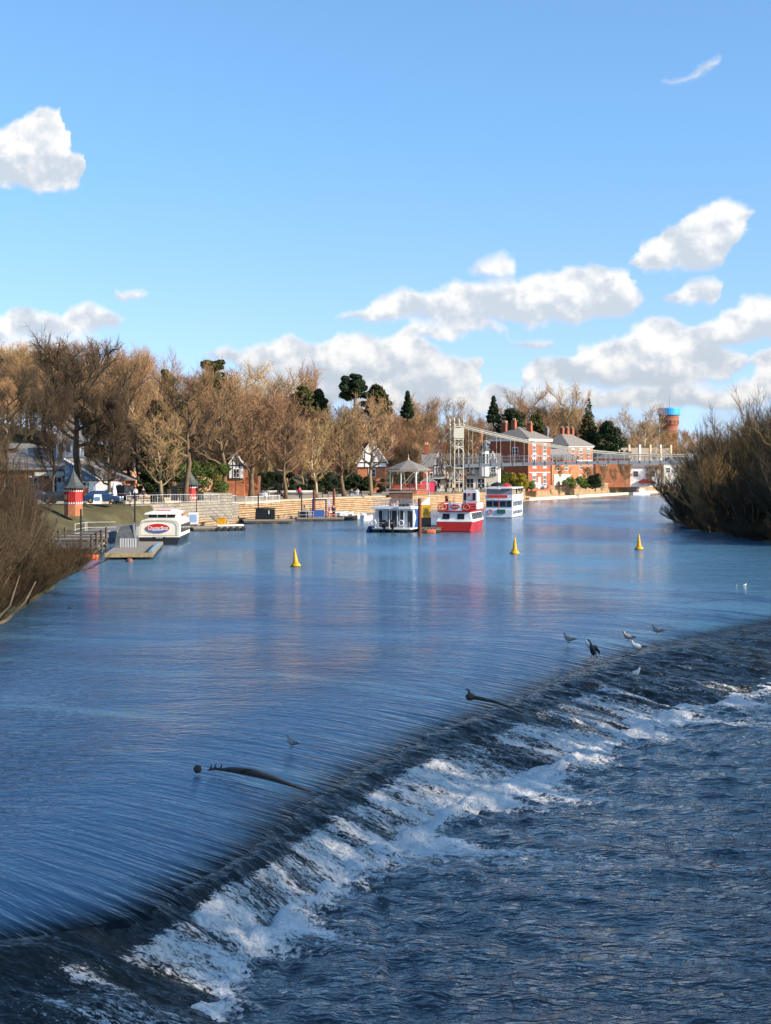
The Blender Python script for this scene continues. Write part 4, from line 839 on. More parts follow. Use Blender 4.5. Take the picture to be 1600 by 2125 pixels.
def railing(label, pts, h=1.05, m=None, bars=.35, name='railing', rails=(1.0, .12), r=.022):
    t = thing(name, label, 'railing', pts[0]); m = m or BLACK; o = Vector(pts[0]); P = [Vector(p) - o for p in pts]
    for i in range(len(P) - 1):
        a = MB(); L_ = (P[i + 1] - P[i]).length; n = max(1, int(L_ / bars)); up = Vector((0, 0, h))
        for f in rails: a.rod(P[i] + up * f, P[i + 1] + up * f, r * 1.3, n=4)
        for k in range(n + 1):
            q = P[i].lerp(P[i + 1], k / n)
            if k % 6 == 0: MB().rod(q, q + up * 1.04, r * 1.7, n=5).build('post', m, t)
            elif bars < .5: a.rod(q, q + up, r * .8, n=4)
        a.build('panel', m, t)
    return t
railing('grey railing along the top of the stone wall behind the cream trip boat', [(-31, 184.6, 3.1), (-26.5, 189.8, 3.15), (-22.5, 198.8, 3.0), (-20, 207, 2.65)], m=LGREY, bars=.4)
railing('black railing in front of the parked jeep and the dark tree trunks', [(-36, 184, 3.3), (-31, 188, 3.3), (-27, 195, 3.3)], m=BLACK, bars=.35)
railing('pale railing on the steps left of the walker in red', [(-19.2, 212, 2.35), (-15.3, 222, 2.4)], m=WHITE, bars=.35)
railing('dark railing along the promenade edge beside the bridge tower', [(8.5, 270, 2.6), (14.5, 283, 2.6), (22, 303, 2.6), (28, 328, 2.6)], m=BLACK, bars=.8)
railing('dark railing on the quay in front of the parked white van', [(34, 344, 3.02), (52, 374.5, 3.02), (78, 425.5, 3.02)], m=BLACK, bars=1.3, rails=(1.0, .55))
railing('white gate and fence on the concrete quay behind the timber jetty', [(-30.6, 152, .98), (-30.4, 157, .98), (-27.6, 158, .98)], m=LGREY, bars=.7, rails=(1.0, .5, .1))

# ------------------------------------------------------------------ buildings
def window(parent, x, z, w, h, y=-.02, axis='y', frame=WHITE, glass=GLASS, bars=1, name='window', sill=True):
    """a sash window lying in the plane y (front) or x (side) of the parent"""
    def B(mb, a0, a1, d0, d1, z0, z1):
        return mb.box(a0, a1, y + d0, y + d1, z0, z1) if axis == 'y' else mb.box(y - d1, y - d0, a0, a1, z0, z1)
    f = MB(); t_ = .09
    B(f, x - w / 2 - t_, x + w / 2 + t_, -.06, .05, z + h / 2, z + h / 2 + t_ * 2); B(f, x - w / 2 - t_, x + w / 2 + t_, -.10 if sill else -.06, .05, z - h / 2 - t_, z - h / 2)
    B(f, x - w / 2 - t_, x - w / 2, -.06, .05, z - h / 2, z + h / 2); B(f, x + w / 2, x + w / 2 + t_, -.06, .05, z - h / 2, z + h / 2)
    if bars: B(f, x - w / 2, x + w / 2, -.05, .0, z - .035, z + .035); B(f, x - .03, x + .03, -.045, .0, z - h / 2, z - .036); B(f, x - .03, x + .03, -.045, .0, z + .036, z + h / 2)
    fo = f.build(name, frame, parent); g = MB(); B(g, x - w / 2, x + w / 2, -.02, .04, z - h / 2, z + h / 2); g.build('pane', glass, fo); return fo
def hip(x0, x1, y0, y1, z0, z1, ov=.4, ridge=.5):
    mb = MB(); x0 -= ov; x1 += ov; y0 -= ov; y1 += ov; dx, dy = x1 - x0, y1 - y0
    if dx >= dy: a, b = (x0 + dy / 2 * ridge * 2 * .95, (y0 + y1) / 2), (x1 - dy / 2 * ridge * 2 * .95, (y0 + y1) / 2); q = [(a[0], a[1] - .06), (b[0], b[1] - .06), (b[0], b[1] + .06), (a[0], a[1] + .06)]
    else: a, b = ((x0 + x1) / 2, y0 + dx / 2 * ridge * 2 * .95), ((x0 + x1) / 2, y1 - dx / 2 * ridge * 2 * .95); q = [(a[0] - .06, a[1]), (a[0] + .06, a[1]), (b[0] + .06, b[1]), (b[0] - .06, b[1])]
    mb.loft([[(x0, y0, z0), (x1, y0, z0), (x1, y1, z0), (x0, y1, z0)], [(x0, y0, z0 + .12), (x1, y0, z0 + .12), (x1, y1, z0 + .12), (x0, y1, z0 + .12)], [(*p, z1) for p in q]]); return mb
def gable(x0, x1, y0, y1, z0, z1, ov=.4, along='y'):
    mb = MB(); t_ = .18
    if along == 'y':
        xm = (x0 + x1) / 2; k = (z1 - z0) / (xm - x0); zl = z0 - ov * k
        sec = [(x0 - ov, zl), (xm, z1), (x1 + ov, zl), (x1 + ov, zl + t_), (xm, z1 + t_), (x0 - ov, zl + t_)]
        mb.loft([[(a, y0 - ov, b) for a, b in sec], [(a, y1 + ov, b) for a, b in sec]])
    else:
        ym = (y0 + y1) / 2; k = (z1 - z0) / (ym - y0); zl = z0 - ov * k
        sec = [(y0 - ov, zl), (ym, z1), (y1 + ov, zl), (y1 + ov, zl + t_), (ym, z1 + t_), (y0 - ov, zl + t_)]
        mb.loft([[(x0 - ov, a, b) for a, b in sec], [(x1 + ov, a, b) for a, b in sec]])
    return mb
def chimney(parent, x, y, z0, z1, w=1.0, d=.7, pots=3, m=None):
    mb = MB(); mb.box(x - w / 2, x + w / 2, y - d / 2, y + d / 2, z0, z1 - .25); mb.box(x - w / 2 - .08, x + w / 2 + .08, y - d / 2 - .08, y + d / 2 + .08, z1 - .25, z1); o = mb.build('chimney', m or BRICK, parent)
    for i in range(pots):
        px_ = x - w / 2 + w * (i + .5) / pots; MB().lathe([(.13, z1), (.10, z1 + .5), (.13, z1 + .55)], 8, (px_, y, 0)).build('chimney_pot', TILE, o)
    return o

def town_houses():
    # large brick house, corner towards the river
    t = thing('brick_house', 'large three-storey red brick house with white cornice behind the footbridge', 'house', (31.0, 335, 2.5), math.radians(-35))
    W, D, H = 9.6, 10.0, 10.4
    MB().box(-W, 0, 0, D, -.5, H).build('wall', BRICK, t); MB().box(-W - .35, .35, -.35, D + .35, H, H + .5).build('cornice', WHITE, t)
    r = hip(-W, 0, 0, D, H + .5, H + 3.2, .45, .42).build('roof', SLATE_B, t)
    chimney(r, -5.4, 3.2, H + 1.6, H + 4.6, .9, .9, 2); chimney(r, -2.8, 5.5, H + 1.9, H + 4.0, 1.1, .8, 3); chimney(r, -9.0, 5.0, H + .6, H + 4.2, 1.2, .8, 3)
    for f, z in enumerate((2.0, 5.6, 8.6)):
        for k in (2.6, 7.2):
            fo = window(t, k, z, 1.1, 1.5 if f else 1.7, y=.02, axis='x'); MB().box(.0, .07, k - .85, k + .85, z + .95, z + 1.3).build('lintel', WHITE, fo); MB().box(.0, .12, k - .85, k + .85, z - 1.12, z - .92).build('sill', WHITE, fo)
        l = MB(); l.box(0, .06, .3, D - .3, z + 1.5, z + 1.62) if f < 2 else None
        if f < 2: l.build('string_course', WHITE, t)
    d_ = MB().box(.0, .10, 4.4, 5.4, 0, 2.5).build('door', WHITE, t); MB().box(.10, .16, 4.5, 4.58, 1.1, 1.25).build('handle', BLACK, d_)
    window(t, -3.2, 8.2, 1.2, 1.4); window(t, -6.8, 5.0, 1.0, 1.4)
    MB().box(-7.6, -7.5, -.08, 0, 0, H).build('drainpipe', BLACK, t)
    # rear wing with its tall stack
    t = thing('brick_house', 'low dark-roofed brick house with one tall chimney, left of the large house', 'house', (21.2, 340, 2.5), math.radians(-35))
    MB().box(-6, 0, 0, 8, -.5, 8.0).build('wall', BRICK, t); r = gable(-6, 0, 0, 8, 8.0, 10.6, .35).build('roof', SLATE, t); chimney(r, -1.6, 1.4, 8.4, 13.2, 1.5, .9, 3); window(t, -3, 5.4, 1.1, 1.5); window(t, 2.5, 5.4, .9, 1.3, y=.02, axis='x')
    # second house
    t = thing('brick_house', 'second red brick house with white window surrounds and four chimneys in a row', 'house', (44.8, 378, 2.5), math.radians(-35))
    W, D, H = 8.2, 13.0, 9.6
    MB().box(-W, 0, 0, D, -.5, H).build('wall', BRICK_O, t); MB().box(-W - .25, .25, -.25, D + .25, H, H + .25).build('cornice', WHITE, t); r = hip(-W, 0, 0, D, H + .25, H + 3.3, .45, .5).build('roof', SLATE_B, t)
    for k, (cx, cy) in enumerate(((-7.6, 3.0), (-4.1, 4.4), (-4.1, 7.0), (-4.1, 9.6))): chimney(r, cx, cy, H + 1.4, H + 4.7, .8, .9, 2, BRICK if k else SLATE)
    for z in (4.8, 8.0):
        for k in (2.4, 6.5, 10.6):
            fo = window(t, k, z, 1.0, 1.5, y=.02, axis='x'); MB().box(0, .08, k - .8, k + .8, z + .95, z + 1.35).build('lintel', WHITE, fo)
    MB().box(0, .07, .2, D - .2, 6.2, 6.4).build('string_course', WHITE, t); window(t, -4, 7.6, 1.0, 1.4)
    for k in (2.6, 6.5, 10.4): window(t, k, 1.8, 1.3, 1.6, y=.02, axis='x')
    # low link range between the two
    t = thing('brick_outbuilding', 'low brick range with a pale shopfront between the two brick houses', 'building', (38.5, 357, 2.5), math.radians(-35))
    MB().box(-6, 0, 0, 12, -.5, 6.6).build('wall', BRICK_O, t); gable(-6, 0, 0, 12, 6.6, 8.8, .3).build('roof', SLATE, t); MB().box(0, .12, 1, 9, .2, 3.0).build('shopfront', CREAM, t)
    for k in (3, 7): window(t, k, 4.6, 1.2, 1.4, y=.02, axis='x')
    # white and low buildings beyond the right part of the bridge
    for (px0, px1, yt, yb, d, m, lb, rm) in [(1236, 1308, 952, 1010, 392, BRICK_O, 'low brick building with a white sign band right of the second brick house', SLATE), (1302, 1372, 970, 1012, 398, WHITE, 'long white rendered building under the right half of the footbridge', SLATE), (1346, 1392, 934, 965, 436, BRICK, 'flat brown brick building on the rise above the right end of the footbridge', SLATE), (1378, 1412, 962, 1010, 404, CREAM, 'cream house half hidden by the right bank thicket', SLATE)]:
        x0, x1 = (px0 - 800) * d / F, (px1 - 800) * d / F; z1 = top(yt, d); z0 = 2.0; t = thing('low_building', lb, 'building', (x0, d, z0)); MB().box(0, x1 - x0, 0, 8, 0, z1 - z0).build('wall', m, t); hip(0, x1 - x0, 0, 8, z1 - z0, z1 - z0 + (1.6 if m is not BRICK else .5), .35).build('roof', rm, t)
        n = max(2, int((x1 - x0) / 3))
        for i in range(n): window(t, (x1 - x0) * (i + .5) / n, max(1.6, z1 - z0 - 1.7), 1.0, 1.2, frame=WHITE if m is not WHITE else GREY)
    # garden wall with pillars on the rise
    a, b = at(1238, 945, 415), at(1392, 944, 430); t = thing('boundary_wall', 'long boarded garden wall with pale pillars on the rise behind the footbridge', 'wall', a); L_ = (b - a).length; t.rotation_euler[2] = math.atan2(b.y - a.y, b.x - a.x)
    MB().box(0, L_, 0, .3, -2.5, 2.1).build('boards', mat('grey_boards', (.26, .21, .17), .9, .3, 2, stretch=(3, 3, .3)), t)
    for i in range(8): MB().box(i * L_ / 7 - .3, i * L_ / 7 + .3, -.2, .5, -2.5, 3.0).build('pillar', TILE if i % 2 else CREAM, t)
town_houses()

def tudor(t, x0, x1, zb, ze, za, y=0.0):
    """white half-timbered gable front: infill panel with beams as sub-parts"""
    xm = (x0 + x1) / 2; p = MB().loft([[(x0, y - .08, zb), (x1, y - .08, zb), (x1, y - .08, ze), (xm, y - .08, za), (x0, y - .08, ze)], [(x0, y + .1, zb), (x1, y + .1, zb), (x1, y + .1, ze), (xm, y + .1, za), (x0, y + .1, ze)]]).build('gable_panel', WHITE, t)
    b = MB()
    for i in range(1, 4):
        x = x0 + (x1 - x0) * i / 4; zt = ze + (za - ze) * (1 - abs(x - xm) / (xm - x0)); b.box(x - .07, x + .07, y - .13, y - .08, zb, zt)
    b.box(x0, x1, y - .14, y - .08, ze - .1, ze + .1); b.box(x0, x1, y - .14, y - .08, zb, zb + .15); b.build('beams', TIMBERB, p)
    bb = MB(); bb.loft([[(x0 - .35, y - .5, ze - .3), (x0 - .35, y - .5, ze + .0), (xm, y - .5, za + .45), (xm, y - .5, za + .12)], [(x0 - .35, y - .3, ze - .3), (x0 - .35, y - .3, ze), (xm, y - .3, za + .45), (xm, y - .3, za + .12)]])
    bb.loft([[(x1 + .35, y - .5, ze - .3), (x1 + .35, y - .5, ze + .0), (xm + .01, y - .5, za + .45), (xm + .01, y - .5, za + .12)], [(x1 + .35, y - .3, ze - .3), (x1 + .35, y - .3, ze), (xm + .01, y - .3, za + .45), (xm + .01, y - .3, za + .12)]]); bb.build('bargeboard', WHITE, t)
def boathouse():
    t = thing('boathouse', 'white half-timbered boathouse with gables and a small turret behind the bridge tower', 'building', (9.4, 306, 2.5), math.radians(-8)); s = 306 / F
    MB().box(0, 13.0, 0, 7, -.4, 4.6).build('wall', CREAM, t); gable(0, 13.0, 0, 7, 4.6, 7.4, .3, 'x').build('roof', SLATE_B, t)
    tudor(t, .3, 2.7, 3.2, 5.1, 8.0, -.2); tudor(t, 5.2, 8.4, 3.2, 5.0, 7.8, -.2); tudor(t, 11.0, 12.9, 3.2, 5.2, 7.6, -.2)
    for x in (1.5, 6.8, 12.0): window(t, x, 4.3, .9, .9, y=-.32)
    for x in (.9, 3.2, 5.2, 7.4, 9.6): window(t, x, 1.6, 1.3, 1.8, y=-.02)
    u = MB(); u.lathe([(1.0, 3.0), (1.0, 8.2)], 8, (10.2, -.3, 0), math.pi / 8); uo = u.build('turret', WHITE, t); MB().lathe([(1.45, 8.1), (.75, 8.9), (.05, 10.0)], 8, (10.2, -.3, 0), math.pi / 8).build('turret_roof', LEAD, uo)
    for k in range(5):
        a = -math.pi / 2 + (k - 2) * math.pi / 4; MB().box(-.26, .26, -.99, -.91, 5.6, 7.4, Matrix.Translation((10.2, -.3, 0)) @ Matrix.Rotation(a + math.pi / 2, 4, 'Z')).build('turret_window', GLASS, uo)
    r = [o for o in t.children if o.name.startswith('roof')][0]; chimney(r, 1.0, 4.0, 5, 9.8, 1.0, .8, 2); chimney(r, 7.9, 4.6, 5.5, 9.4, .9, .8, 2); chimney(r, 9.0, 4.6, 5.5, 9.8, .5, .5, 1)
    v = MB(); v.box(.4, 4.2, -2.2, -.0, 2.3, 2.5); v.build('awning', mat('dark_awning', (.04, .04, .045), .8, .2, 2), t)
    MB().box(5.0, 6.6, -.35, -.2, 2.2, 3.6).build('sign_board', WHITE, t); MB().box(5.2, 6.4, -.42, -.35, 2.5, 3.3).build('sign_panel', RED, t)
boathouse()
def chimneys_behind():
    for px, y0, y1, d in ((755, 905, 940, 300), (824, 908, 935, 318), (900, 915, 940, 318)):
        pass
    t = thing('brick_cottage', 'steep-gabled brick cottage half hidden by trees above the seated couple', 'house', at(742, 1000, 296)); t.location.z = 3.0
    MB().box(0, 5.5, 0, 6, -.5, 5.2).build('wall', BRICK_O, t); r = gable(0, 5.5, 0, 6, 5.2, 9.6, .3).build('roof', SLATE_B, t); tudor(t, .0, 5.5, 4.2, 5.2, 9.3, -.1); chimney(r, 1.4, 3, 7, 12.0, .8, .8, 2); window(t, 2.75, 3.2, 1.2, 1.4)
    t = thing('brick_cottage', 'low brick cottage with two chimneys seen through the trees left of the boathouse', 'house', at(878, 1000, 322)); t.location.z = 3.0
    MB().box(0, 8.5, 0, 7, -.5, 4.4).build('wall', BRICK, t); r = gable(0, 8.5, 0, 7, 4.4, 7.0, .3, 'x').build('roof', SLATE, t); chimney(r, .8, 3.5, 5, 9.0, .8, .8, 2); chimney(r, 4.6, 3.5, 5, 9.6, .9, .8, 3); window(t, 2, 2.4, 1.1, 1.3); window(t, 6, 2.4, 1.1, 1.3)
chimneys_behind()

def park_building():
    t = thing('park_building', 'small red brick park building with a white half-timbered gable on the left promenade', 'building', (-29.0, 258, 2.5))
    MB().box(0, 5.4, 0, 7, -.3, 5.0).build('wall', BRICK_O, t); gable(0, 5.4, 0, 7, 5.0, 7.2, .35).build('roof', SLATE_B, t)
    MB().box(-3.2, 0, .6, 6, -.3, 4.4).build('lean_to', BRICK, t); o = MB().box(-2.8, -.3, .5, .62, 0, 3.6).build('shutter', BLACK, t)
    MB().box(5.4, 7.6, 1, 6, -.3, 3.4).build('side_wing', BRICK_O, t); tudor(t, 2.9, 5.2, 2.9, 5.2, 7.0, -.12); window(t, 4.05, 3.9, .9, 1.3, y=-.24)
park_building()

def big_left_building():
    t = thing('park_hall', 'large brick hall with a brown slate roof and pyramid lantern at the far left', 'building', (-55.5, 208, 3.2))
    MB().box(0, 16.5, 0, 12, -.5, 3.9).build('wall', BRICK_O, t); hip(0, 16.5, 0, 12, 3.9, 7.0, .5).build('roof', SLATE_B, t)
    ln = MB().box(10.4, 13.6, 3.0, 6.2, 5.6, 7.9).build('lantern', WHITE, t); MB().lathe([(2.9, 7.85), (1.5, 9.3), (.06, 11.6)], 4, (12.0, 4.6, 0), math.pi / 4).build('lantern_roof', SLATE_B, ln)
    for i in range(3): MB().box(10.8 + i, 11.4 + i, 2.93, 3.02, 6.4, 7.6).build('lantern_window', GLASS, ln)
    for i in range(5): window(t, 1.6 + i * 3.2, 2.0, 1.2, 1.9)
    MB().box(11.2, 12.2, -.1, 0, 0, 2.3).build('door', LGREY, t)
    MB().box(8.2, 12.2, -.25, -.05, 3.15, 3.75).build('fascia_sign', CREAM, t)
    t = thing('cafe_wing', 'low cafe wing with a blue gable, white bargeboard and a band of white-framed windows', 'building', (-40.6, 200, 3.2))
    MB().box(-.6, 6.8, .2, 9, -.4, 2.6).build('wall', BRICK_O, t); MB().box(-.6, 5.2, .05, .2, 1.75, 2.45).build('window_band', WHITE, t)
    for i in range(7): MB().box(-.45 + i * .8, .15 + i * .8, -.02, .05, 1.85, 2.35).build('pane', GLASS, t)
    gp = MB().loft([[(-1, 0, 2.6), (3.4, 0, 2.6), (-1, 0, 5.4)], [(-1, .15, 2.6), (3.4, .15, 2.6), (-1, .15, 5.4)]]).build('gable_panel', mat('slate_blue_boards', (.10, .17, .27), .7, .15, 3), t)
    MB().loft([[(-1.1, -.25, 5.35), (-1.1, -.25, 5.6), (3.9, -.25, 2.75), (3.9, -.25, 2.5)], [(-1.1, .0, 5.35), (-1.1, .0, 5.6), (3.9, .0, 2.75), (3.9, .0, 2.5)]]).build('bargeboard', WHITE, t)
    MB().loft([[(-1.0, .15, 5.4), (3.9, .15, 2.6), (8.0, .15, 2.6)], [(-1, 8, 5.6), (1.2, 8, 5.6), (7.6, 8, 2.6)]]).build('roof', SLATE_B, t)
    t = thing('brick_terrace', 'sunlit orange brick building at the left edge above the slate roof', 'building', (-64, 232, 3.5))
    MB().box(0, 13.5, 0, 9, -.5, 6.5).build('wall', BRICK_O, t); hip(0, 13.5, 0, 9, 6.5, 7.6, .3).build('roof', SLATE_B, t)
    for i in range(4): window(t, 1.8 + i * 3.3, 4.8, 1.2, 1.5)
    # sandstone rock wall behind the cars
    rs = np.random.RandomState(3); n, k = 60, 12; X0, X1 = -39.5, -26.0; V = np.zeros((k, n, 3))
    for j in range(k):
        for i in range(n):
            f = i / (n - 1); V[j, i] = (X0 + (X1 - X0) * f, 223 + 9 * f + rs.uniform(-.25, .25), 2.6 + (3.9 + .7 * math.sin(f * 9) - 1.2 * f) * j / (k - 1) + rs.uniform(-.05, .05))
    o = np_mesh('sandstone_cliff', V.reshape(-1, 3), grid_faces(k, n), SAND, smooth=False); tag(o, 'sunlit pink sandstone cut face behind the parked cars', 'cliff')
    t = thing('brick_pier', 'tall dark brick gate pier standing against the pink sandstone face', 'pier', (-31.8, 216, 3.0)); MB().box(-.55, .55, -.4, .4, 0, 3.8).build('shaft', BRICK, t); MB().box(-.7, .7, -.55, .55, 3.8, 4.1).build('cap', SAND, t)
    # ivy bank
    rs = np.random.RandomState(9); C = np.stack([rs.uniform(-31.5, -24, 90), rs.uniform(228, 236, 90), rs.uniform(2.8, 8.2, 90)], 1); C[:, 2] = np.minimum(C[:, 2], 3.2 + (C[:, 1] - 226) * .75)
    V, q = leaf_cloud(rs, C, rs.uniform(.5, 1.1, 90), 15000, .16); tag(np_mesh('ivy_bank', V, q, IVY, smooth=False), 'bright green ivy covered bank above the small red kiosk', 'ivy')
big_left_building()
def hedge(px0, px1, d, z1, label, m, seed, n=9000, d2=None):
    x0, x1 = (px0 - 800) * d / F, (px1 - 800) * (d2 or d) / F; rs = np.random.RandomState(seed); k = max(12, int(abs(x1 - x0) * 4)); f = rs.rand(k)
    C = np.stack([x0 + (x1 - x0) * f, d + ((d2 or d) - d) * f + rs.uniform(-.8, .8, k), 2.7 + (z1 - 2.7) * rs.rand(k)], 1); V, q = leaf_cloud(rs, C, rs.uniform(.45, .95, k), n, .17); return tag(np_mesh('hedge', V, q, m, smooth=False), label, 'hedge')
hedge(528, 700, 268, 6.2, 'dark evergreen hedge behind the pale low trees and the walker in red', HEDGE, 1, 16000, 276)
hedge(700, 810, 280, 5.6, 'dark evergreen hedge behind the seated couple', HEDGE, 2, 12000, 288)
hedge(1035, 1110, 322, 4.3, 'clipped dark hedge in front of the large brick house', SHRUBG, 3, 6000)
hedge(1172, 1245, 356, 4.6, 'straggly hedge between the street trees behind the parked cars', SHRUBG, 4, 6000, 366)
for i, (px, py, r, m, lb) in enumerate([(1022, 996, 1.5, SHRUBG, 'round green bush left of the golden bush by the brick house'), (1048, 994, 1.7, SHRUBG, 'large round dark-green bush in the middle of the riverside garden'), (1084, 996, 1.6, GOLD, 'round golden bush in front of the large brick house'), (1064, 990, 1.2, GOLD, 'small yellow-green bush between the round bushes'), (985, 992, 2.2, NEEDLE_O, 'ragged olive bush under the left end of the footbridge'), (1235, 996, 1.9, HEDGE, 'dark round evergreen bush behind the dark parked car')]):
    d = 312 if px < 1100 else 362; p = at(px, py, d); plant(('m', i), lambda: evergreen(200 + i, 2 * r, r, 'mound', 3500, .13), 2 * r, 'round_bush', lb, 'bush', p.x, d, 2 * r, BARK, m, z=p.z - r * 1.1, rz=0, names=('stem', 'foliage'))

def footbridge():
    A = Vector((13.4, 291, 2.5)); dirv = Vector((.972, .235, 0)).normalized(); t = thing('suspension_footbridge', 'pale steel suspension footbridge crossing the river in the distance', 'bridge', A, math.atan2(dirv.y, dirv.x)); L_ = 86.0; hw = 1.3
    PAINT = mat('bridge_paint', (.44, .42, .34), .5, .15, 3); DK = mat('bridge_grey', (.12, .14, .165), .5, .2, 3)
    dz_ = lambda x: 5.25 + .75 * (1 - ((x - L_ / 2) / (L_ / 2)) ** 2); cz = lambda x: 6.9 + (12.7 - 6.9) * ((x - L_ / 2) / (L_ / 2)) ** 2
    for x0, nm in ((0, 'near'), (L_, 'far')):
        tw = MB()
        for sx in (-.8, .8):
            for sy in (-hw - .2, hw + .2): tw.rod((x0 + sx * 1.15, sy, 0), (x0 + sx * .95, sy, 12.6), .13, .10, 6)
        o = tw.build('tower_leg', PAINT, t); b = MB()
        for z in (2.0, 4.6, 8.6, 10.0, 12.4):
            b.box(x0 - 1.0, x0 + 1.0, -hw - .28, -hw - .12, z, z + .16); b.box(x0 - 1.0, x0 + 1.0, hw + .12, hw + .28, z, z + .16); b.box(x0 - 1.03, x0 - .93, -hw, hw, z, z + .16); b.box(x0 + .93, x0 + 1.03, -hw, hw, z, z + .16)
        for z0, z1 in ((2.0, 4.6), (8.6, 10), (10, 12.4)):
            for sy in (-hw - .2, hw + .2): b.rod((x0 - 1, sy, z0), (x0 + 1, sy, z1), .05, n=4); b.rod((x0 + 1, sy, z0), (x0 - 1, sy, z1), .05, n=4)
            for sx in (-.97, .97): b.rod((x0 + sx, -hw, z0), (x0 + sx, hw, z1), .05, n=4); b.rod((x0 + sx, hw, z0), (x0 + sx, -hw, z1), .05, n=4)
        b.build('bracing', PAINT, o); MB().box(x0 - 1.0, x0 + 1.0, -hw - .33, -hw - .29, 10.3, 12.2).build('name_panel', PAINT, o)
        a = MB(); pr = [(x0 + .95 * math.cos(q), -hw - .24, 7.4 + 1.1 * math.sin(q)) for q in [math.pi * i / 8 for i in range(9)]]; a.path(pr, .12, 5); a.build('arch', PAINT, o)
        for sx in (-.95, .95):
            for sy in (-hw - .2, hw + .2): MB().lathe([(.22, 12.6), (.26, 12.9), (.08, 13.1), (.20, 13.5), (.16, 13.8), (.02, 14.2)], 8, (x0 + sx * .95, sy, 0)).build('finial', PAINT, o)
    for sy in (-hw, hw):
        for dy in (0, .22):
            xs = [L_ * i / 40 for i in range(41)]; MB().path([(x, sy + dy * (1 if sy > 0 else -1), cz(x) + dy * 1.6) for x in xs], .075, 5).build('cable', PAINT, t)
        MB().path([(-9.5, sy + 6, .5), (0, sy, 12.7)], .075, 5).build('backstay', PAINT, t)
        n = 31
        for i in range(1, n): x = L_ * i / n; MB().rod((x, sy, dz_(x)), (x, sy, cz(x)), .035, n=4).build('hanger', PAINT, t)
    d = MB(); rings = []
    for i in range(41):
        x = L_ * i / 40; z = dz_(x); rings.append([(x, -hw, z - .55), (x, hw, z - .55), (x, hw, z), (x, -hw, z)])
    d.loft(rings).build('deck', DK, t)
    for sy in (-hw, hw):
        p = MB(); r = MB()
        for i in range(41):
            x = L_ * i / 40; z = dz_(x)
            if i < 40:
                x2 = L_ * (i + 1) / 40; z2 = dz_(x2)
                for h in (.05, .65, 1.35): r.rod((x, sy, z + h), (x2, sy, z2 + h), .05 if h > 1 else .03, n=4)
                p.rod((x, sy, z + .05), (x2, sy, z2 + 1.35), .022, n=4); p.rod((x2, sy, z2 + .05), (x, sy, z + 1.35), .022, n=4)
                for k in range(5): f = k / 5; p.rod((x + (x2 - x) * f, sy, z + (z2 - z) * f), (x + (x2 - x) * f, sy, z + (z2 - z) * f + 1.35), .018, n=3)
            r.rod((x, sy * 1.08, z - .35), (x, sy, z + 1.5), .06, n=4)
        r.build('handrail', DK, t); p.build('lattice_panel', DK, t)
    MB().box(-3, 1.2, -hw, hw, 4.95, 5.2).build('approach_deck', DK, t)
footbridge()

def water_tower():
    d = 700; t = thing('water_tower', 'round brick water tower with a bright blue tank top and a mast on the skyline', 'water tower', (at(1388, 0, d).x, d, 2)); z = lambda y: top(y, d) - 2
    MB().lathe([(3.9, 0), (3.9, z(885)), (4.5, z(880)), (4.5, z(862))], 28).build('shaft', BRICK, t); MB().lathe([(5.0, z(862)), (5.1, z(860)), (5.1, z(849)), (4.9, z(847)), (.4, z(845.5))], 32).build('tank', mat('tank_blue', (.05, .36, .72), .4, .08, .3), t)
    b = MB(); b.lathe([(4.62, z(872)), (4.62, z(870))], 28); b.lathe([(4.02, z(893)), (4.02, z(891))], 28); b.build('band', SLATE, t)
    for k in range(14): a = k * math.pi / 7; MB().box(-.35, .35, -4.58, -4.48, z(879), z(873.5), Matrix.Rotation(a, 4, 'Z')).build('opening', GLASS, t)
    MB().rod((.3, 0, z(846)), (.3, 0, z(820)), .14, .06).build('mast', GREY, t)
water_tower()

# ------------------------------------------------------------------ kiosks, bandstand, stalls, lamps
def kiosk(loc, s, label, plinth=1.5):
    t = thing('ticket_kiosk', label, 'kiosk', loc); t.scale = (s, s, s); A = math.pi / 8
    MB().lathe([(1.12, -plinth), (1.12, 0)], 8, rot=A).build('plinth', BRICK_O, t)
    b = MB().lathe([(1.16, 0), (1.16, 2.0)], 8, rot=A).build('cabin', mat('kiosk_red', (.33, .016, .014), .5, .15, 3), t)
    for k in range(8):
        M = Matrix.Rotation(k * math.pi / 4, 4, 'Z'); a = 1.16 * math.cos(A); p = MB()
        for zz in (.05, 1.58):
            for i in range(3): x = -.28 + .28 * i; p.prism([(x - .075, zz), (x + .075, zz), (x + .075, zz + .15), (x, zz + .30), (x - .075, zz + .15)], a, a + .03, M @ Matrix(((1, 0, 0, 0), (0, 0, -1, 0), (0, 1, 0, 0), (0, 0, 0, 1))))
        p.build('arcading', WHITE, b)
        f = MB(); f.box(-.46, .46, -a - .035, -a, .48, .54, M); f.box(-.46, .46, -a - .035, -a, 1.44, 1.50, M); f.build('moulding', RED, b)
        if k in (7, 5):
            g = MB(); g.box(-.26, .26, -a - .04, -a, .62, 1.2, M); g.lathe([(.01, -a - .04), (.26, -a - .035), (.26, -a)], 12, (0, 0, 1.2), axis='y') if k == 9 else None
            g.build('gilt_panel', mat('gilt', (.62, .42, .16), .5, .3, 8), b)
    r = MB().lathe([(1.75, 1.98), (1.78, 2.05), (1.35, 2.28), (.92, 2.72), (.58, 3.3), (.30, 3.75), (.16, 4.0), (.04, 4.06)], 8, rot=A).build('roof', LEAD, t)
    MB().lathe([(.05, 4.0), (.12, 4.12), (.05, 4.25), (.02, 4.5)], 8).build('finial', LEAD, r); return t
kiosk((-33.6, 166, 3.6), .88, 'red octagonal ticket kiosk with a lead bell roof on a brick plinth at left', 1.4)
k2 = kiosk((-26.2, 206, 3.3), .92, 'smaller red kiosk with white arcading behind the dark tree and arched rail', .4)
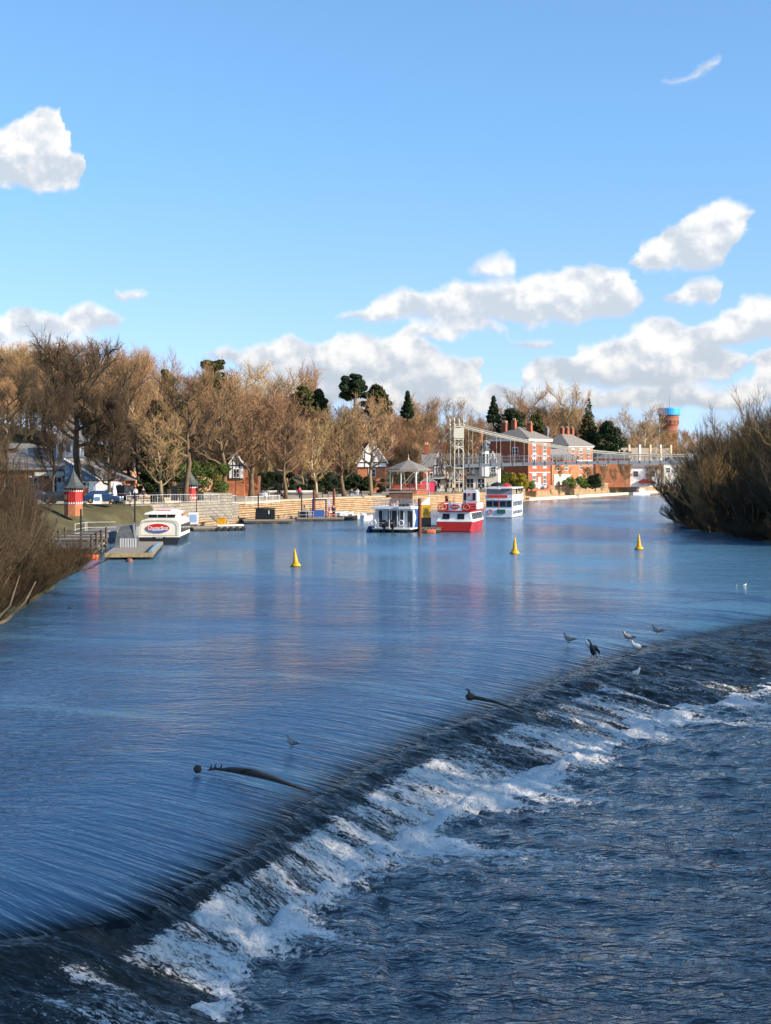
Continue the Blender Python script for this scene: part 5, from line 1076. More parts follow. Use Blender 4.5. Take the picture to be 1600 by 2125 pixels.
def arched_rail():
    t = thing('arched_gateway', 'black arched iron gateway beside the smaller red kiosk', 'gateway', (-27.4, 200, 3.2)); m = MB(); m.path([(-1.4 + 0 * i, 0, 0) if i == 0 else (-1.4 * math.cos(math.pi * (i - 1) / 20), 0, 1.6 + 1.1 * math.sin(math.pi * (i - 1) / 20)) for i in range(12)], .06, 5); m.build('arch', BLACK, t)
    MB().box(-.4, .5, -.3, .3, 0, 1.9).build('cabinet', BLACK, t); p = MB(); p.box(.9, 1.0, -.05, .05, 0, 4.2); p.build('post', BLACK, t)
arched_rail()

def bandstand():
    t = thing('bandstand', 'octagonal Victorian bandstand with grey tent roof and red railings', 'bandstand', (4.1, 276, 2.5)); A = math.pi / 8
    MB().lathe([(3.7, -.2), (3.7, .75)], 8, rot=A).build('plinth', BRICK, t); MB().lathe([(3.85, .75), (3.85, .87)], 8, rot=A).build('floor', CONC, t)
    r = MB().lathe([(4.35, 4.35), (4.35, 4.5), (2.3, 5.35), (.9, 5.85), (.15, 6.15)], 8, rot=A).build('roof', SLATE_B, t); MB().lathe([(.15, 6.1), (.22, 6.3), (.06, 6.5), (.05, 7.2)], 8).build('finial', TILE, r)
    MB().lathe([(3.75, 4.15), (4.3, 4.36), (4.3, 4.34), (3.6, 4.1)], 8, rot=A).build('cornice', WHITE, t)
    for k in range(8):
        a = A + k * math.pi / 4; x, y = 3.55 * math.cos(a), 3.55 * math.sin(a); p = MB().rod((x, y, .87), (x, y, 4.25), .085, .07, 8).build('post', WHITE, t)
        b = a + math.pi / 4; x2, y2 = 3.55 * math.cos(b), 3.55 * math.sin(b); m = MB()
        P, Q = Vector((x, y, 0)), Vector((x2, y2, 0))
        if k != 1:
            for z in (1.0, 1.85): m.rod(P + Vector((0, 0, z)), Q + Vector((0, 0, z)), .045, n=4)
            for i in range(1, 12): q = P.lerp(Q, i / 12); m.rod(q + Vector((0, 0, 1)), q + Vector((0, 0, 1.85)), .035, n=4)
            m.build('railing', RED if k % 2 else mat('faded_red', (.55, .10, .06), .6, .2, 3), t)
        c = MB(); pts = [P.lerp(Q, f) + Vector((0, 0, 3.55 + .62 * math.sin(math.pi * f) ** .6)) for f in [i / 8 for i in range(9)]]; c.path(pts, .045, 4); c.build('arch_bracket', WHITE, t)
bandstand()
t = thing('quay_bastion', 'dark brick bastion projecting below the bandstand', 'wall', (2.6, 263.5, 0)); MB().box(-2.0, 2.0, -1.2, 4.5, -.5, 3.0).build('wall', mat_brick('dark_brick', (.17, .085, .06), (.13, .07, .05), (.12, .1, .09)), t); MB().box(-2.15, 2.15, -1.35, 4.5, 3.0, 3.15).build('coping', STONE_G, t)
t = thing('market_stall', 'pink and red canopied stall just right of the bandstand', 'stall', (7.9, 284, 2.5))
MB().loft([[(-1.5, -1, 2.2), (1.5, -1, 2.2), (1.5, 1, 2.2), (-1.5, 1, 2.2)], [(-.1, -.1, 3.2), (.1, -.1, 3.2), (.1, .1, 3.2), (-.1, .1, 3.2)]]).build('canopy', SLATE_B, t); MB().box(-1.4, 1.4, -.9, .9, .3, 2.2).build('screen', mat('pink_canvas', (.72, .05, .12), .7, .15, 2), t)
for x in (-1.4, 0, 1.4): MB().box(x - .05, x + .05, -1.0, -.9, 0, 2.25).build('pole', WHITE, t)
def lamp(px, d, z0, zt, label, m=BLACK, arm=False, kind='lantern'):
    x = (px - 800) * d / F; t = thing('street_lamp', label, 'lamp post', (x, d, z0)); h = zt - z0
    MB().lathe([(.14, 0), (.12, .5), (.06, .6), (.045, h - .55)], 8).build('post', m, t)
    if kind == 'lantern': MB().lathe([(.04, h - .5), (.10, h - .42), (.15, h - .12), (.17, h - .08), (.05, h + .04), (.02, h + .14)], 6).build('lantern', m, t)
    else: a = MB(); a.path([(0, 0, h - .6), (0, 0, h - .1), (.5, 0, h + .05)], .04, 5); a.build('arm', m, t); MB().box(.35, .95, -.09, .09, h - .02, h + .1).build('lamp_head', LGREY, t)
def post(px, d, z0, zt, label):
    t = thing('mooring_post', label, 'post', ((px - 800) * d / F, d, z0)); MB().lathe([(.09, -1), (.09, zt - z0 - .1), (.02, zt - z0)], 8).build('shaft', BLACK, t); MB().lathe([(.12, .3), (.13, .34), (.12, .38)], 8).build('collar', BLACK, t)
for px, d, z0, zt, lb, m, k in [(197, 186, 3.3, 6.9, 'black lantern lamp post in front of the blue cafe gable', BLACK, 'lantern'), (280, 152, .9, 5.2, 'black post rising beside the stern of the cream trip boat', BLACK, 'plain'), (168, 141, .9, 3.9, 'black post at the edge of the concrete quay beside the left thicket', BLACK, 'plain'),
    (408, 190, 1.2, 5.0, 'black lamp post with an oval head right of the smaller red kiosk', BLACK, 'lantern'), (489, 225, 2.5, 6.9, 'thin black lamp post in front of the half-timbered park building', BLACK, 'lantern'), (536, 207, .7, 4.0, 'black mooring post with lamp beside the black cabin boat', BLACK, 'plain'), (626, 219, .7, 3.9, 'black lamp post on the steps below the walker in red', BLACK, 'plain'),
    (1005, 297, 2.5, 11.3, 'tall pale green lamp post between the bridge tower and the brick house', GREEN, 'plain'), (1052, 345, 6.0, 17.5, 'tall pale lamp mast in front of the dark evergreen beside the chimneys', LGREY, 'lantern'), (890, 262, 2.6, 5.2, 'slim lamp post on the quay wall right of the bandstand', GREY, 'lantern'),
    (1110, 338, 3.0, 7.4, 'grey lamp post before the lit side of the large brick house', GREY, 'lantern'), (1232, 380, 3.0, 7.5, 'grey lamp post on the quay right of the dark parked car', GREY, 'lantern'), (1296, 400, 3.0, 7.0, 'grey lamp post on the quay beneath the right half of the bridge', GREY, 'lantern')]:
    x = (px - 800) * d / F; lamp(px, d, z0, zt, lb, m, kind='lantern' if k == 'lantern' else 'arm') if k != 'plain' or m is GREEN else post(px, d, z0, zt, lb)

def sports_sign():
    t = thing('advertising_board', 'white folding advertising board on the path right of the lead-roofed kiosk', 'sign', at(203, 1045, 178)); t.location.z = 3.35
    for s_ in (-1, 1): MB().hull8([(-.5, s_ * .4 - .02, 0), (.5, s_ * .4 - .02, 0), (.5, s_ * .4 + .02, 0), (-.5, s_ * .4 + .02, 0)], [(-.4, s_ * .05 - .02, 1.1), (.4, s_ * .05 - .02, 1.1), (.4, s_ * .05 + .02, 1.1), (-.4, s_ * .05 + .02, 1.1)]).build('panel', WHITE, t)
    MB().box(-.3, .3, -.33, -.28, .35, .8).build('poster', mat('poster_blue', (.12, .25, .42), .6, .4, 6), t)
sports_sign()
t = thing('blue_sign', 'small blue and white sign on a pole in front of the ivy bank', 'sign', at(320, 965, 205)); t.location.z = 3.2; MB().rod((0, 0, 0), (0, 0, 5.0), .04).build('pole', GREY, t); MB().box(-.35, .35, -.04, .04, 4.3, 5.0).build('plate', BLUE, t); MB().box(-.27, .27, -.06, -.04, 4.5, 4.85).build('symbol', WHITE, t)
t = thing('information_board', 'tall framed information board against the sandstone wall', 'sign', at(327, 1040, 205)); t.location.z = 3.2; MB().box(-.45, .45, -.06, .06, .8, 2.9).build('frame', WHITE, t); MB().box(-.37, .37, -.08, -.06, .9, 2.8).build('notice', mat('notice_grey', (.35, .33, .42), .6, .3, 5), t)
for x in (-.4, .4): MB().box(x - .04, x + .04, -.04, .04, 0, .8).build('leg', GREY, t)

# ------------------------------------------------------------------ vehicles
def vehicle(kind, col, label, loc, rz, cat='car', name='parked_car'):
    """length along x, facing +x"""
    t = thing(name, label, cat, loc, rz, 'parked vehicles')
    if kind == 'van': L_, W, prof, win = 5.2, 1.95, [(0, .35), (0, 1.1), (.06, 2.25), (.35, 2.4), (3.5, 2.42), (4.0, 2.25), (4.45, 1.45), (5.1, 1.2), (5.2, .9), (5.2, .35)], [[(3.75, 1.35), (3.65, 2.05), (4.0, 2.05), (4.35, 1.4)]]
    elif kind == 'jeep': L_, W, prof, win = 4.2, 1.8, [(0, .45), (0, 1.1), (.1, 1.85), (.3, 1.95), (2.6, 1.95), (3.0, 1.3), (4.1, 1.2), (4.2, .9), (4.2, .45)], [[(.3, 1.2), (.35, 1.8), (1.3, 1.8), (1.3, 1.2)], [(1.4, 1.2), (1.4, 1.8), (2.5, 1.8), (2.85, 1.25)]]
    elif kind == 'pickup': L_, W, prof, win = 5.0, 1.8, [(0, .45), (0, 1.05), (2.0, 1.1), (2.15, 1.75), (3.3, 1.78), (3.8, 1.2), (4.9, 1.05), (5, .8), (5, .4)], [[(2.3, 1.15), (2.4, 1.65), (3.2, 1.68), (3.6, 1.2)]]
    else: L_, W, prof, win = 4.3, 1.78, [(0, .35), (.02, .85), (.3, 1.0), (.75, 1.38), (1.1, 1.47), (2.4, 1.47), (3.2, .98), (4.15, .82), (4.3, .6), (4.3, .33)], [[(.75, 1.0), (.95, 1.36), (1.75, 1.38), (1.75, 1.0)], [(1.85, 1.0), (1.85, 1.38), (2.4, 1.38), (2.95, 1.0)]]
    n = len(prof); k = .10
    rings = [[(x, -W / 2 + (0.16 if z > 1.05 and kind != 'van' else .0), z) for x, z in prof], [(x, W / 2 - (0.16 if z > 1.05 and kind != 'van' else .0), z) for x, z in prof]]
    MB().loft(rings).build('body', col, t)
    g = MB()
    for w in win:
        for s_ in (-1, 1): o = s_ * (W / 2 - (.13 if kind != 'van' else -.008)); g.loft([[(x, o - .01, z) for x, z in w], [(x, o + .01, z) for x, z in w]])
        g.build('side_window', GLASS, t); g = MB()
    i = {'van': 5, 'jeep': 4, 'pickup': 4}.get(kind, 5); a, b = prof[i], prof[i + 1]; ws = MB(); ws.loft([[(a[0] * .92 + b[0] * .08 + .02, y, a[1] * .92 + b[1] * .08 + .02), (b[0] * .92 + a[0] * .08 + .02, y, b[1] * .92 + a[1] * .08 + .02), (b[0] * .92 + a[0] * .08, y, b[1] * .92 + a[1] * .08), (a[0] * .92 + b[0] * .08, y, a[1] * .92 + b[1] * .08)] for y in (-W / 2 + .22, W / 2 - .22)]); ws.build('windscreen', GLASS, t)
    for x in (L_ * .19, L_ * .80):
        for s_ in (-1, 1): w = MB().lathe([(.20, -.10), (.32, -.11), (.34, -.06), (.34, .06), (.32, .11), (.2, .10)], 14, (x, s_ * (W / 2 - .09), .33), axis='y').build('wheel', RUBBER, t); MB().lathe([(.02, -.13), (.19, -.12), (.19, .12), (.02, .13)], 10, (x, s_ * (W / 2 - .09), .33), axis='y').build('rim', GREY, w)
    for s_ in (-1, 1): MB().box(L_ - .06, L_ + .02, s_ * (W / 2 - .3) - .16, s_ * (W / 2 - .3) + .16, .65, .8).build('headlight', WHITE, t); MB().box(-.02, .05, s_ * (W / 2 - .2) - .1, s_ * (W / 2 - .2) + .1, .8, 1.0).build('tail_light', RED, t)
    MB().box(-.03, .0, -.26, .26, .5, .62).build('number_plate', YEL, t); return t
DBLUE = mat('car_blue', (.03, .07, .16), .2, .1, 1, coat=1); DGREY = mat('car_grey', (.05, .055, .06), .2, .1, 1, coat=1); CRED = mat('car_red', (.22, .03, .03), .25, .1, 1, coat=1); CWHITE = mat('car_white', (.78, .79, .80), .25, .04, 1, coat=1)
GZ = 3.36
def vpx(kind, col, label, px, d, rz, z=GZ, **k): vehicle(kind, col, label, ((px - 800) * d / F, d, z), rz, **k)
vpx('van', CWHITE, 'white van parked behind the dark blue car, below the blue cafe gable', 186, 192, .05, cat='van', name='parked_van')
vpx('car', DBLUE, 'dark blue car with sloping bonnet parked beside the lead-roofed kiosk', 178, 181, -.1)
vpx('car', DGREY, 'dark car half hidden behind the left thicket, beside the lead-roofed kiosk', 92, 178, -.25)
vpx('car', DBLUE, 'bluish car glimpsed through the left thicket', 40, 186, -.1)
vpx('jeep', BLACKP, 'black off-road car seen from behind beside the leaning dark trunk', 246, 190, 1.3)
MB_ = thing('folded_parasol', 'white folded parasol standing beside the leaning dark trunk', 'parasol', ((237 - 800) * 184 / F, 184, 3.3)); MB().lathe([(.35, .5), (.30, 1.2), (.12, 2.3), (.03, 2.5)], 10).build('canopy', WHITE, MB_); MB().rod((0, 0, 0), (0, 0, .6), .04).build('pole', GREY, MB_)
vpx('van', CWHITE, 'white van parked on the right quay between the two brick houses', 1152, 372, .03, 2.56, cat='van', name='parked_van')
vpx('car', DGREY, 'dark car parked on the right quay beside the round dark bush', 1200, 376, .1, 2.56)
vpx('pickup', CWHITE, 'white pickup parked on the right quay right of the dark bush', 1246, 384, 3.25, 2.56)
vpx('van', CWHITE, 'pale van seen end-on right of the white pickup', 1292, 394, 2.2, 2.56, cat='van', name='parked_van')
vpx('car', CRED, 'dark red car parked in front of the long white building', 1326, 398, -.1, 2.56)
vpx('car', CWHITE, 'white car parked by the door of the large brick house', 1092, 327, .0, 2.56)
for px, d, lb in [(1122, 335, 'black motorbike parked left of the street tree trunk by the large house'), (1166, 352, 'black motorbike parked at the quay edge in front of the white van')]:
    t = thing('motorbike', lb, 'motorbike', ((px - 800) * d / F, d, 2.56), .3)
    for x in (0, 1.4): w = MB().lathe([(.20, -.05), (.31, -.06), (.32, 0), (.31, .06), (.2, .05)], 14, (x, 0, .32), axis='y').build('wheel', RUBBER, t)
    b = MB(); b.path([(0, 0, .35), (.35, 0, .75), (.9, 0, .85), (1.2, 0, .95), (1.4, 0, .35)], [.06, .12, .17, .06, .05], 6); b.box(.45, .95, -.15, .15, .3, .65); b.build('frame', BLACKP, t); MB().box(.1, .75, -.13, .13, .8, .9).build('seat', BLACK, t); MB().rod((1.15, -.35, 1.05), (1.15, .35, 1.05), .025).build('handlebar', GREY, t)

# young street trees on the right quay
for i, (px, H, lb) in enumerate([(1150, 7.5, 'small bare street tree left of the parked white van'), (1178, 5.0, 'small bare street tree behind the parked white van'), (1254, 5.4, 'small bare street tree above the white pickup'), (1298, 6.0, 'pale pollarded street tree beside the end-on van'), (1346, 5.4, 'small bare street tree before the long white building'), (1366, 5.6, 'thin bare street tree nearest the right thicket'), (1220, 5.0, 'small bare street tree between the dark car and the white pickup'), (1275, 4.8, 'slim bare street tree between the pickup and the pale van')]):
    d = 360 + (px - 1150) * .17; bare(['lime1', 'vase1', 'vase2'][i % 3], 'street_tree', lb, (px - 800) * d / F, d, H, BARK_MID, TWIG, 'street trees along the right quay', 1.25, z=2.55)

# ------------------------------------------------------------------ boats
def ring_buoy(parent, x, y, z, r=.33, m=None, name='lifebuoy'):
    vs = MB(); n, k = 14, 6; V = [(x + (r + .075 * math.cos(b)) * math.cos(a), y + .06 * math.sin(b), z + (r + .075 * math.cos(b)) * math.sin(a)) for a in [2 * math.pi * i / n for i in range(n)] for b in [2 * math.pi * j / k for j in range(k)]]
    vs.add(V, [(i * k + j, ((i + 1) % n) * k + j, ((i + 1) % n) * k + (j + 1) % k, i * k + (j + 1) % k) for i in range(n) for j in range(k)]); return vs.build(name, m or WHITE, parent, smooth=True)
def ellipse_plate(parent, x, z, rx, rz, y0, y1, m, name, a0=0, a1=2 * math.pi, n=32):
    P = [(x + rx * math.cos(a0 + (a1 - a0) * i / n), z + rz * math.sin(a0 + (a1 - a0) * i / n)) for i in range(n + (0 if a1 - a0 > 6 else 1))]
    return MB().loft([[(px, y0, pz) for px, pz in P], [(px, y1, pz) for px, pz in P]]).build(name, m, parent)
WTXT = mat('white_lettering', (.85, .82, .80), .5, .03, 3)

def cream_boat():
    t = thing('trip_boat', 'cream trip boat moored stern-on at left with a red and blue oval sign', 'boat', (-22.3, 152, 0), .02); L_ = 13.5; W = 2.06
    MB().loft([[(-W * w, y, z0), (W * w, y, z0), (W * w2, y, z1), (-W * w2, y, z1)] for y, w, w2, z0, z1 in [(0, .80, 1.0, -.3, .78), (2, .82, 1.0, -.35, .78), (9.5, .75, .98, -.35, .84), (12.2, .4, .6, -.2, 1.0), (13.5, .02, .05, .2, 1.1)]]).build('hull', mat('hull_black', (.022, .024, .03), .35, .15, 2), t)
    MB().box(-W * 1.0, W * 1.0, -.02, .1, .74, .84).build('rubbing_strake', CREAM, t)
    sec = lambda y, s_: [(-W * .97, y, .80), (W * .97, y, .80), (W * .95, y, 2.05 * s_ + .0), (W * .84, y, 2.42 * s_), (W * .60, y, 2.58 * s_), (-W * .60, y, 2.58 * s_), (-W * .84, y, 2.42 * s_), (-W * .95, y, 2.05 * s_)]
    c = MB().loft([sec(.1, .99), sec(1.0, 1.0), sec(9.5, 1.0), [(x * .75, y, z) for x, y, z in sec(11.5, .97)]]).build('cabin', CREAM, t)
    f = MB(); f.path([(-1.86, -.0, .92), (-1.86, -.0, 1.9), (-1.7, -.0, 2.2), (-1.3, -.0, 2.34), (0, -.0, 2.40), (1.3, -.0, 2.34), (1.7, -.0, 2.2), (1.86, -.0, 1.9), (1.86, -.0, .92), (-1.86, 0, .92)], .03, 4); f.build('moulding', GREY, c)
    s_ = ellipse_plate(c, -.12, 1.62, 1.16, .46, 0.0, .12, RED, 'oval_sign'); s_.location.y = 0
    ellipse_plate(s_, -.12, 1.62, 1.18, .48, .02, .13, WHITE, 'sign_rim')
    P = [(-.12 + 1.10 * math.cos(a), 1.62 + .43 * math.sin(a)) for a in [math.pi + math.asin(.32) + (math.pi - 2 * math.asin(.32)) * i / 16 for i in range(17)]]
    MB().loft([[(px, -.012, pz) for px, pz in P], [(px, .0, pz) for px, pz in P]]).build('blue_band', BLUE, s_)
    MB().box(-1.10, .86, -.02, .0, 1.455, 1.49).build('white_stripe', WTXT, s_); text('ChesterBoat', .46, WTXT, s_, (-.12, -.02, 1.65), sx=.86)
    MB().path([(-.75, -.02, 1.34), (-.55, -.02, 1.42), (-.35, -.02, 1.34), (-.2, -.02, 1.40), (.3, -.02, 1.37)], .02, 4).build('wave_mark', WTXT, s_)
    nb = MB().box(-.62, .62, -.06, -.02, .60, .78).build('name_board', BLACK, t); text('SOLARA', .16, WTXT, nb, (0, -.07, .69), sx=1.2)
    # wheelhouse
    w = MB(); w.loft([[(-1.45, y, 2.5), (1.45, y, 2.5), (1.40, y, 2.95), (-1.40, y, 2.95)] for y in (2.2, 6.5)]); wo = w.build('wheelhouse', WHITE, t)
    for i in range(3): MB().box(-1.32 + i * .92, -.52 + i * .92, 2.15, 2.22, 2.56, 2.92).build('wheelhouse_window', GLASS, wo)
    MB().loft([[(-1.75, 1.7, 2.93), (1.7, 1.7, 2.93), (1.62, 1.7, 3.12), (.8, 1.7, 3.26), (-.8, 1.7, 3.26), (-1.6, 1.7, 3.08)], [(-1.6, 6.9, 2.95), (1.6, 6.9, 2.95), (1.5, 6.9, 3.18), (.8, 6.9, 3.34), (-.8, 6.9, 3.34), (-1.5, 6.9, 3.18)]]).build('wheelhouse_roof', WHITE, wo)
    MB().box(-.6, .8, 2.5, 3.0, 3.25, 3.36).build('roof_box', RED, wo)
    for i in range(6):
        for sg in (-1, 1): MB().hull8([(sg * (W * .965), 1.3 + i * 1.45, 1.15), (sg * (W * .965), 2.35 + i * 1.45, 1.15), (sg * (W * .985), 2.35 + i * 1.45, 1.15), (sg * (W * .985), 1.3 + i * 1.45, 1.15)], [(sg * (W * .945), 1.3 + i * 1.45, 1.95), (sg * (W * .945), 2.35 + i * 1.45, 1.95), (sg * (W * .972), 2.35 + i * 1.45, 1.95), (sg * (W * .972), 1.3 + i * 1.45, 1.95)]).build('side_window', GLASS, c)
    ring_buoy(t, 1.2, 7.5, 2.75, .25, RED)
cream_boat()

def houseboat():
    t = thing('houseboat', 'white houseboat with twin outboards, roof terrace and a blue wave on its side', 'boat', (.62, 179, 0), -.27); t.scale = (.88, .92, .96); W = 2.75; L_ = 9.5
    for x in (-1.9, 1.9): MB().loft([[(x - .5, y, -.25), (x + .5, y, -.25), (x + .5, y, .38 + dz_), (x - .5, y, .38 + dz_)] for y, dz_ in ((-.6, 0), (7.5, 0), (9.4, .25))]).build('pontoon', BLACKP, t)
    MB().box(-W, W, -.3, L_, .38, .52).build('deck', WHITE, t)
    wm = mat('hull_white', (.70, .73, .78), .35, .05, 2); c = MB()
    c.box(-W + .35, W, 1.3, L_ - .8, .52, 2.85); co = c.build('cabin', wm, t)
    MB().box(-W + .05, W + .12, -.25, L_ - .4, 2.85, 3.12).build('roof_deck', WHITE, t)
    for x in (-2.2, -1.15, -.28, .82, 1.7): MB().box(x - .05, x + .05, .2, .28, .52, 2.85).build('pillar', WHITE, t)
    for x0, x1 in ((-2.0, -1.3), (-.95, -.38), (-.2, .72), (.95, 1.5), (1.95, 2.6)): MB().box(x0, x1, 1.22, 1.3, .62, 2.6).build('glass_door', GLASS, co)
    MB().box(-1.2, -.75, 1.0, 1.18, 1.3, 2.75).build('curtain', LGREY, co)
    # blue wave on the lit side
    P = [(0.2, .55), (2.6, .55), (3.6, 1.6), (2.9, 2.5), (1.2, 2.85), (.2, 2.85), (1.3, 1.8)]; MB().loft([[(W + .005, 1.3 + a, b) for a, b in P], [(W + .03, 1.3 + a, b) for a, b in P]]).build('blue_wave', BLUE, co)
    P = [(4.2, .55), (6.4, .55), (6.9, 1.2), (5.4, 2.0), (4.6, 1.4)]; MB().loft([[(W + .005, 1.3 + a, b) for a, b in P], [(W + .03, 1.3 + a, b) for a, b in P]]).build('blue_wave', BLUE, co)
    MB().loft([[(W + .10, 3.2, 2.85), (W + .16, 3.2, 2.85), (W + .16, 3.2, 3.15), (W + .10, 3.2, 3.15)], [(W + .10, L_ - .4, 2.85), (W + .16, L_ - .4, 2.85), (W + .16, L_ - .4, 4.1), (W + .10, L_ - .4, 4.1)]]).build('side_screen', WHITE, t)
    for x in (-.72, .42):
        o = MB(); o.loft([[(x - .26, y, z0), (x + .26, y, z0), (x + .24, y, z1), (x - .24, y, z1)] for y, z0, z1 in ((-1.05, .75, 1.45), (-.9, .6, 1.55), (-.4, .62, 1.45))]); o.box(x - .12, x + .12, -.85, -.5, -.4, .62); oo = o.build('outboard_motor', BLACKP, t); MB().box(x - .16, x + .14, -1.07, -1.0, 1.15, 1.25).build('motor_mark', LGREY, oo)
    ring_buoy(t, -2.3, -.2, 1.15); ring_buoy(t, 1.45, -.2, 1.15)
    for x0, x1 in ((-2.7, -1.2), (1.0, 2.6)):
        r = MB()
        for z in (.75, .98, 1.2): r.rod((x0, -.22, z), (x1, -.22, z), .025, n=4)
        for k in range(4): x = x0 + (x1 - x0) * k / 3; r.rod((x, -.22, .5), (x, -.22, 1.22), .03, n=4)
        r.build('stern_rail', LGREY, t)
    l = MB()
    for k in range(8): l.box(-2.15, -1.75, .1, .16, .75 + k * .27, .80 + k * .27)
    l.rod((-2.18, .12, .5), (-2.18, .12, 3.1), .03); l.rod((-1.72, .12, .5), (-1.72, .12, 3.1), .03); l.build('ladder', LGREY, t)
    MB().loft([[(-3.3, -.7, -.1), (-2.9, -.8, -.15), (-2.5, -.6, .65), (-2.85, -.6, .8)], [(-3.0, .6, 0), (-2.7, .6, -.1), (-2.4, .6, .6), (-2.7, .6, .75)]]).build('fender', NAVY, t)
    rr = MB(); pts = [(-2.4, 0.1), (2.5, .1), (2.5, 7.5), (-2.4, 7.5), (-2.4, .1)]
    for (a, b), (c2, d) in zip(pts[:-1], pts[1:]):
        for z in (3.5, 3.9): rr.rod((a, b, z), (c2, d, z), .03, n=4)
        for k in range(9): f = k / 9; rr.rod((a + (c2 - a) * f, b + (d - b) * f, 3.1), (a + (c2 - a) * f, b + (d - b) * f, 4.0), .028, n=4)
    rr.build('terrace_railing', GREY, t)
    for x, y, m in ((-.3, 2.0, DECK), (1.1, 2.4, DECK)): f = MB(); f.box(x - .5, x + .5, y - .3, y + .3, 3.5, 3.56); [f.box(x + a * .42 - .03, x + a * .42 + .03, y - .03, y + .03, 3.12, 3.5) for a in (-1, 1)]; f.box(x - .5, x + .5, y + .28, y + .34, 3.56, 3.95); f.build('terrace_bench', m, t)
    MB().blob((-.2, 1.2, 3.32), (.5, .35, .2)).build('cushion', mat('faded_pink', (.42, .22, .24), .8, .2, 5), t); MB().lathe([(.75, 3.1), (.8, 3.35), (.7, 3.4)], 16, (1.4, 1.6, 0)).build('spa_tub', BLACKP, t)
    text('MIL MAR', .17, NAVY, t, (.8, -.27, 2.98), sx=1.1)
houseboat()

def red_boat():
    t = thing('cruise_boat', 'red and white passenger boat with a white wheelhouse moored mid-river', 'boat', (8.0, 180, 0), -.24); t.scale = (.84, .78, .92); W = 2.55; L_ = 15
    hull = [(0, .93, 1.0, -.1, 1.30), (2.5, .97, 1.0, -.3, 1.28), (9.5, .95, 1.0, -.3, 1.38), (13, .5, .75, -.2, 1.65), (15, .03, .08, .2, 1.9)]
    MB().loft([[(-W * w * .92, y, z0), (W * w * .92, y, z0), (W * w2, y, z1), (-W * w2, y, z1)] for y, w, w2, z0, z1 in hull]).build('hull', RED, t)
    MB().loft([[(-W * w * .925, y - .02, -.3), (W * w * .925, y - .02, -.3), (W * w * .94, y - .02, .13), (-W * w * .94, y - .02, .13)] for y, w, w2, z0, z1 in hull[:4]]).build('boot_top', mat('boot_top', (.05, .015, .012), .5, .2, 2), t)
    MB().loft([[(-W * w2 * 1.01, y - .03, z1), (W * w2 * 1.01, y - .03, z1), (W * w2 * 1.01, y - .03, z1 + .13), (-W * w2 * 1.01, y - .03, z1 + .13)] for y, w, w2, z0, z1 in hull]).build('gunwale', WHITE, t)
    sec = lambda y, k=1.0: [(-W * .96 * k, y, 1.40), (W * .96 * k, y, 1.40), (W * .84 * k, y, 2.55), (-W * .84 * k, y, 2.55)]
    c = MB().loft([sec(.35), sec(10.0), sec(12.0, .62)]).build('cabin', WHITE, t); c.data.vertices  # sloping stern bulkhead
    for x in (-1.15, .95): MB().hull8([(x - .6, .30, 1.62), (x + .45, .30, 1.62), (x + .45, .36, 1.62), (x - .6, .36, 1.62)], [(x - .5, .30, 2.32), (x + .45, .30, 2.32), (x + .45, .36, 2.32), (x - .5, .36, 2.32)]).build('stern_window', GLASS, c)
    for i in range(6):
        y = 1.2 + i * 1.45; MB().hull8([(W * .955, y, 1.6), (W * .955, y + .9, 1.6), (W * .975, y + .9, 1.6), (W * .975, y, 1.6)], [(W * .87, y, 2.4), (W * .87, y + .9, 2.4), (W * .895, y + .9, 2.4), (W * .895, y, 2.4)]).build('side_window', GLASS, c)
    dk = MB().box(-W * .93, W * .93, .0, 12, 2.55, 2.66).build('upper_deck', RED, t)
    MB().box(-.75, 1.05, -.08, .0, 2.75, 3.75).build('stern_board', WHITE, dk)
    s_ = ellipse_plate(dk, .15, 3.22, .78, .36, -.14, -.09, WHITE, 'oval_sign'); e2 = ellipse_plate(s_, .15, 3.22, .72, .31, -.16, -.14, RED, 'oval_face'); text('ChesterBoat', .25, WTXT, s_, (.15, -.175, 3.22), sx=.9)
    for x0, x1 in ((-2.25, -.95), (1.2, 2.3)):
        r = MB(); zc, xc = 3.2, (x0 + x1) / 2
        for z in (2.72, 3.1, 3.7): r.box(x0, x1, -.06, .0, z, z + .06)
        for k in range(4): x = x0 + (x1 - x0) * k / 3; r.box(x - .025, x + .025, -.06, .0, 2.66, 3.75)
        r.build('stern_rail', RED, dk)
        cv = MB(); rad = (x1 - x0) / 2 * .8; cv.path([(xc + rad * math.cos(a), -.09, zc + rad * .8 * math.sin(a)) for a in [2 * math.pi * i / 14 for i in range(15)]], .07, 5); cv.path([(xc - rad * .7, -.09, zc - rad * .5), (xc, -.09, zc), (xc + rad * .6, -.09, zc + rad * .5)], .06, 5); cv.build('scroll_ornament', mat('ornament', (.62, .18, .12), .5, .25, 6), dk)
    for sg in (-1, 1):
        r = MB()
        for z in (3.0, 3.35, 3.7): r.rod((sg * W * .9, 0, z), (sg * W * .9, 11.5, z), .035, n=4)
        for k in range(12): r.rod((sg * W * .9, k * 1.04, 2.66), (sg * W * .9, k * 1.04, 3.72), .035, n=4)
        r.build('side_rail', RED, dk); MB().box(sg * W * .9 - .02, sg * W * .9 + .02, 5.0, 11.0, 2.8, 3.6).build('canvas_dodger', mat('dodger', (.66, .63, .60), .8, .15, 3), dk)
    for i in range(5):
        for x in (-1.2, 1.2): b = MB(); b.box(x - .6, x + .6, 1.5 + i * 1.3, 1.85 + i * 1.3, 3.0, 3.08); b.box(x - .6, x + .6, 1.85 + i * 1.3, 1.9 + i * 1.3, 3.08, 3.5); b.box(x - .05, x + .05, 1.6 + i * 1.3, 1.75 + i * 1.3, 2.66, 3.0); b.build('deck_bench', RED, dk)
    f = MB(); f.rod((.05, -.1, 2.7), (.0, -.25, 4.5), .035); f.build('flagstaff', RED, dk)
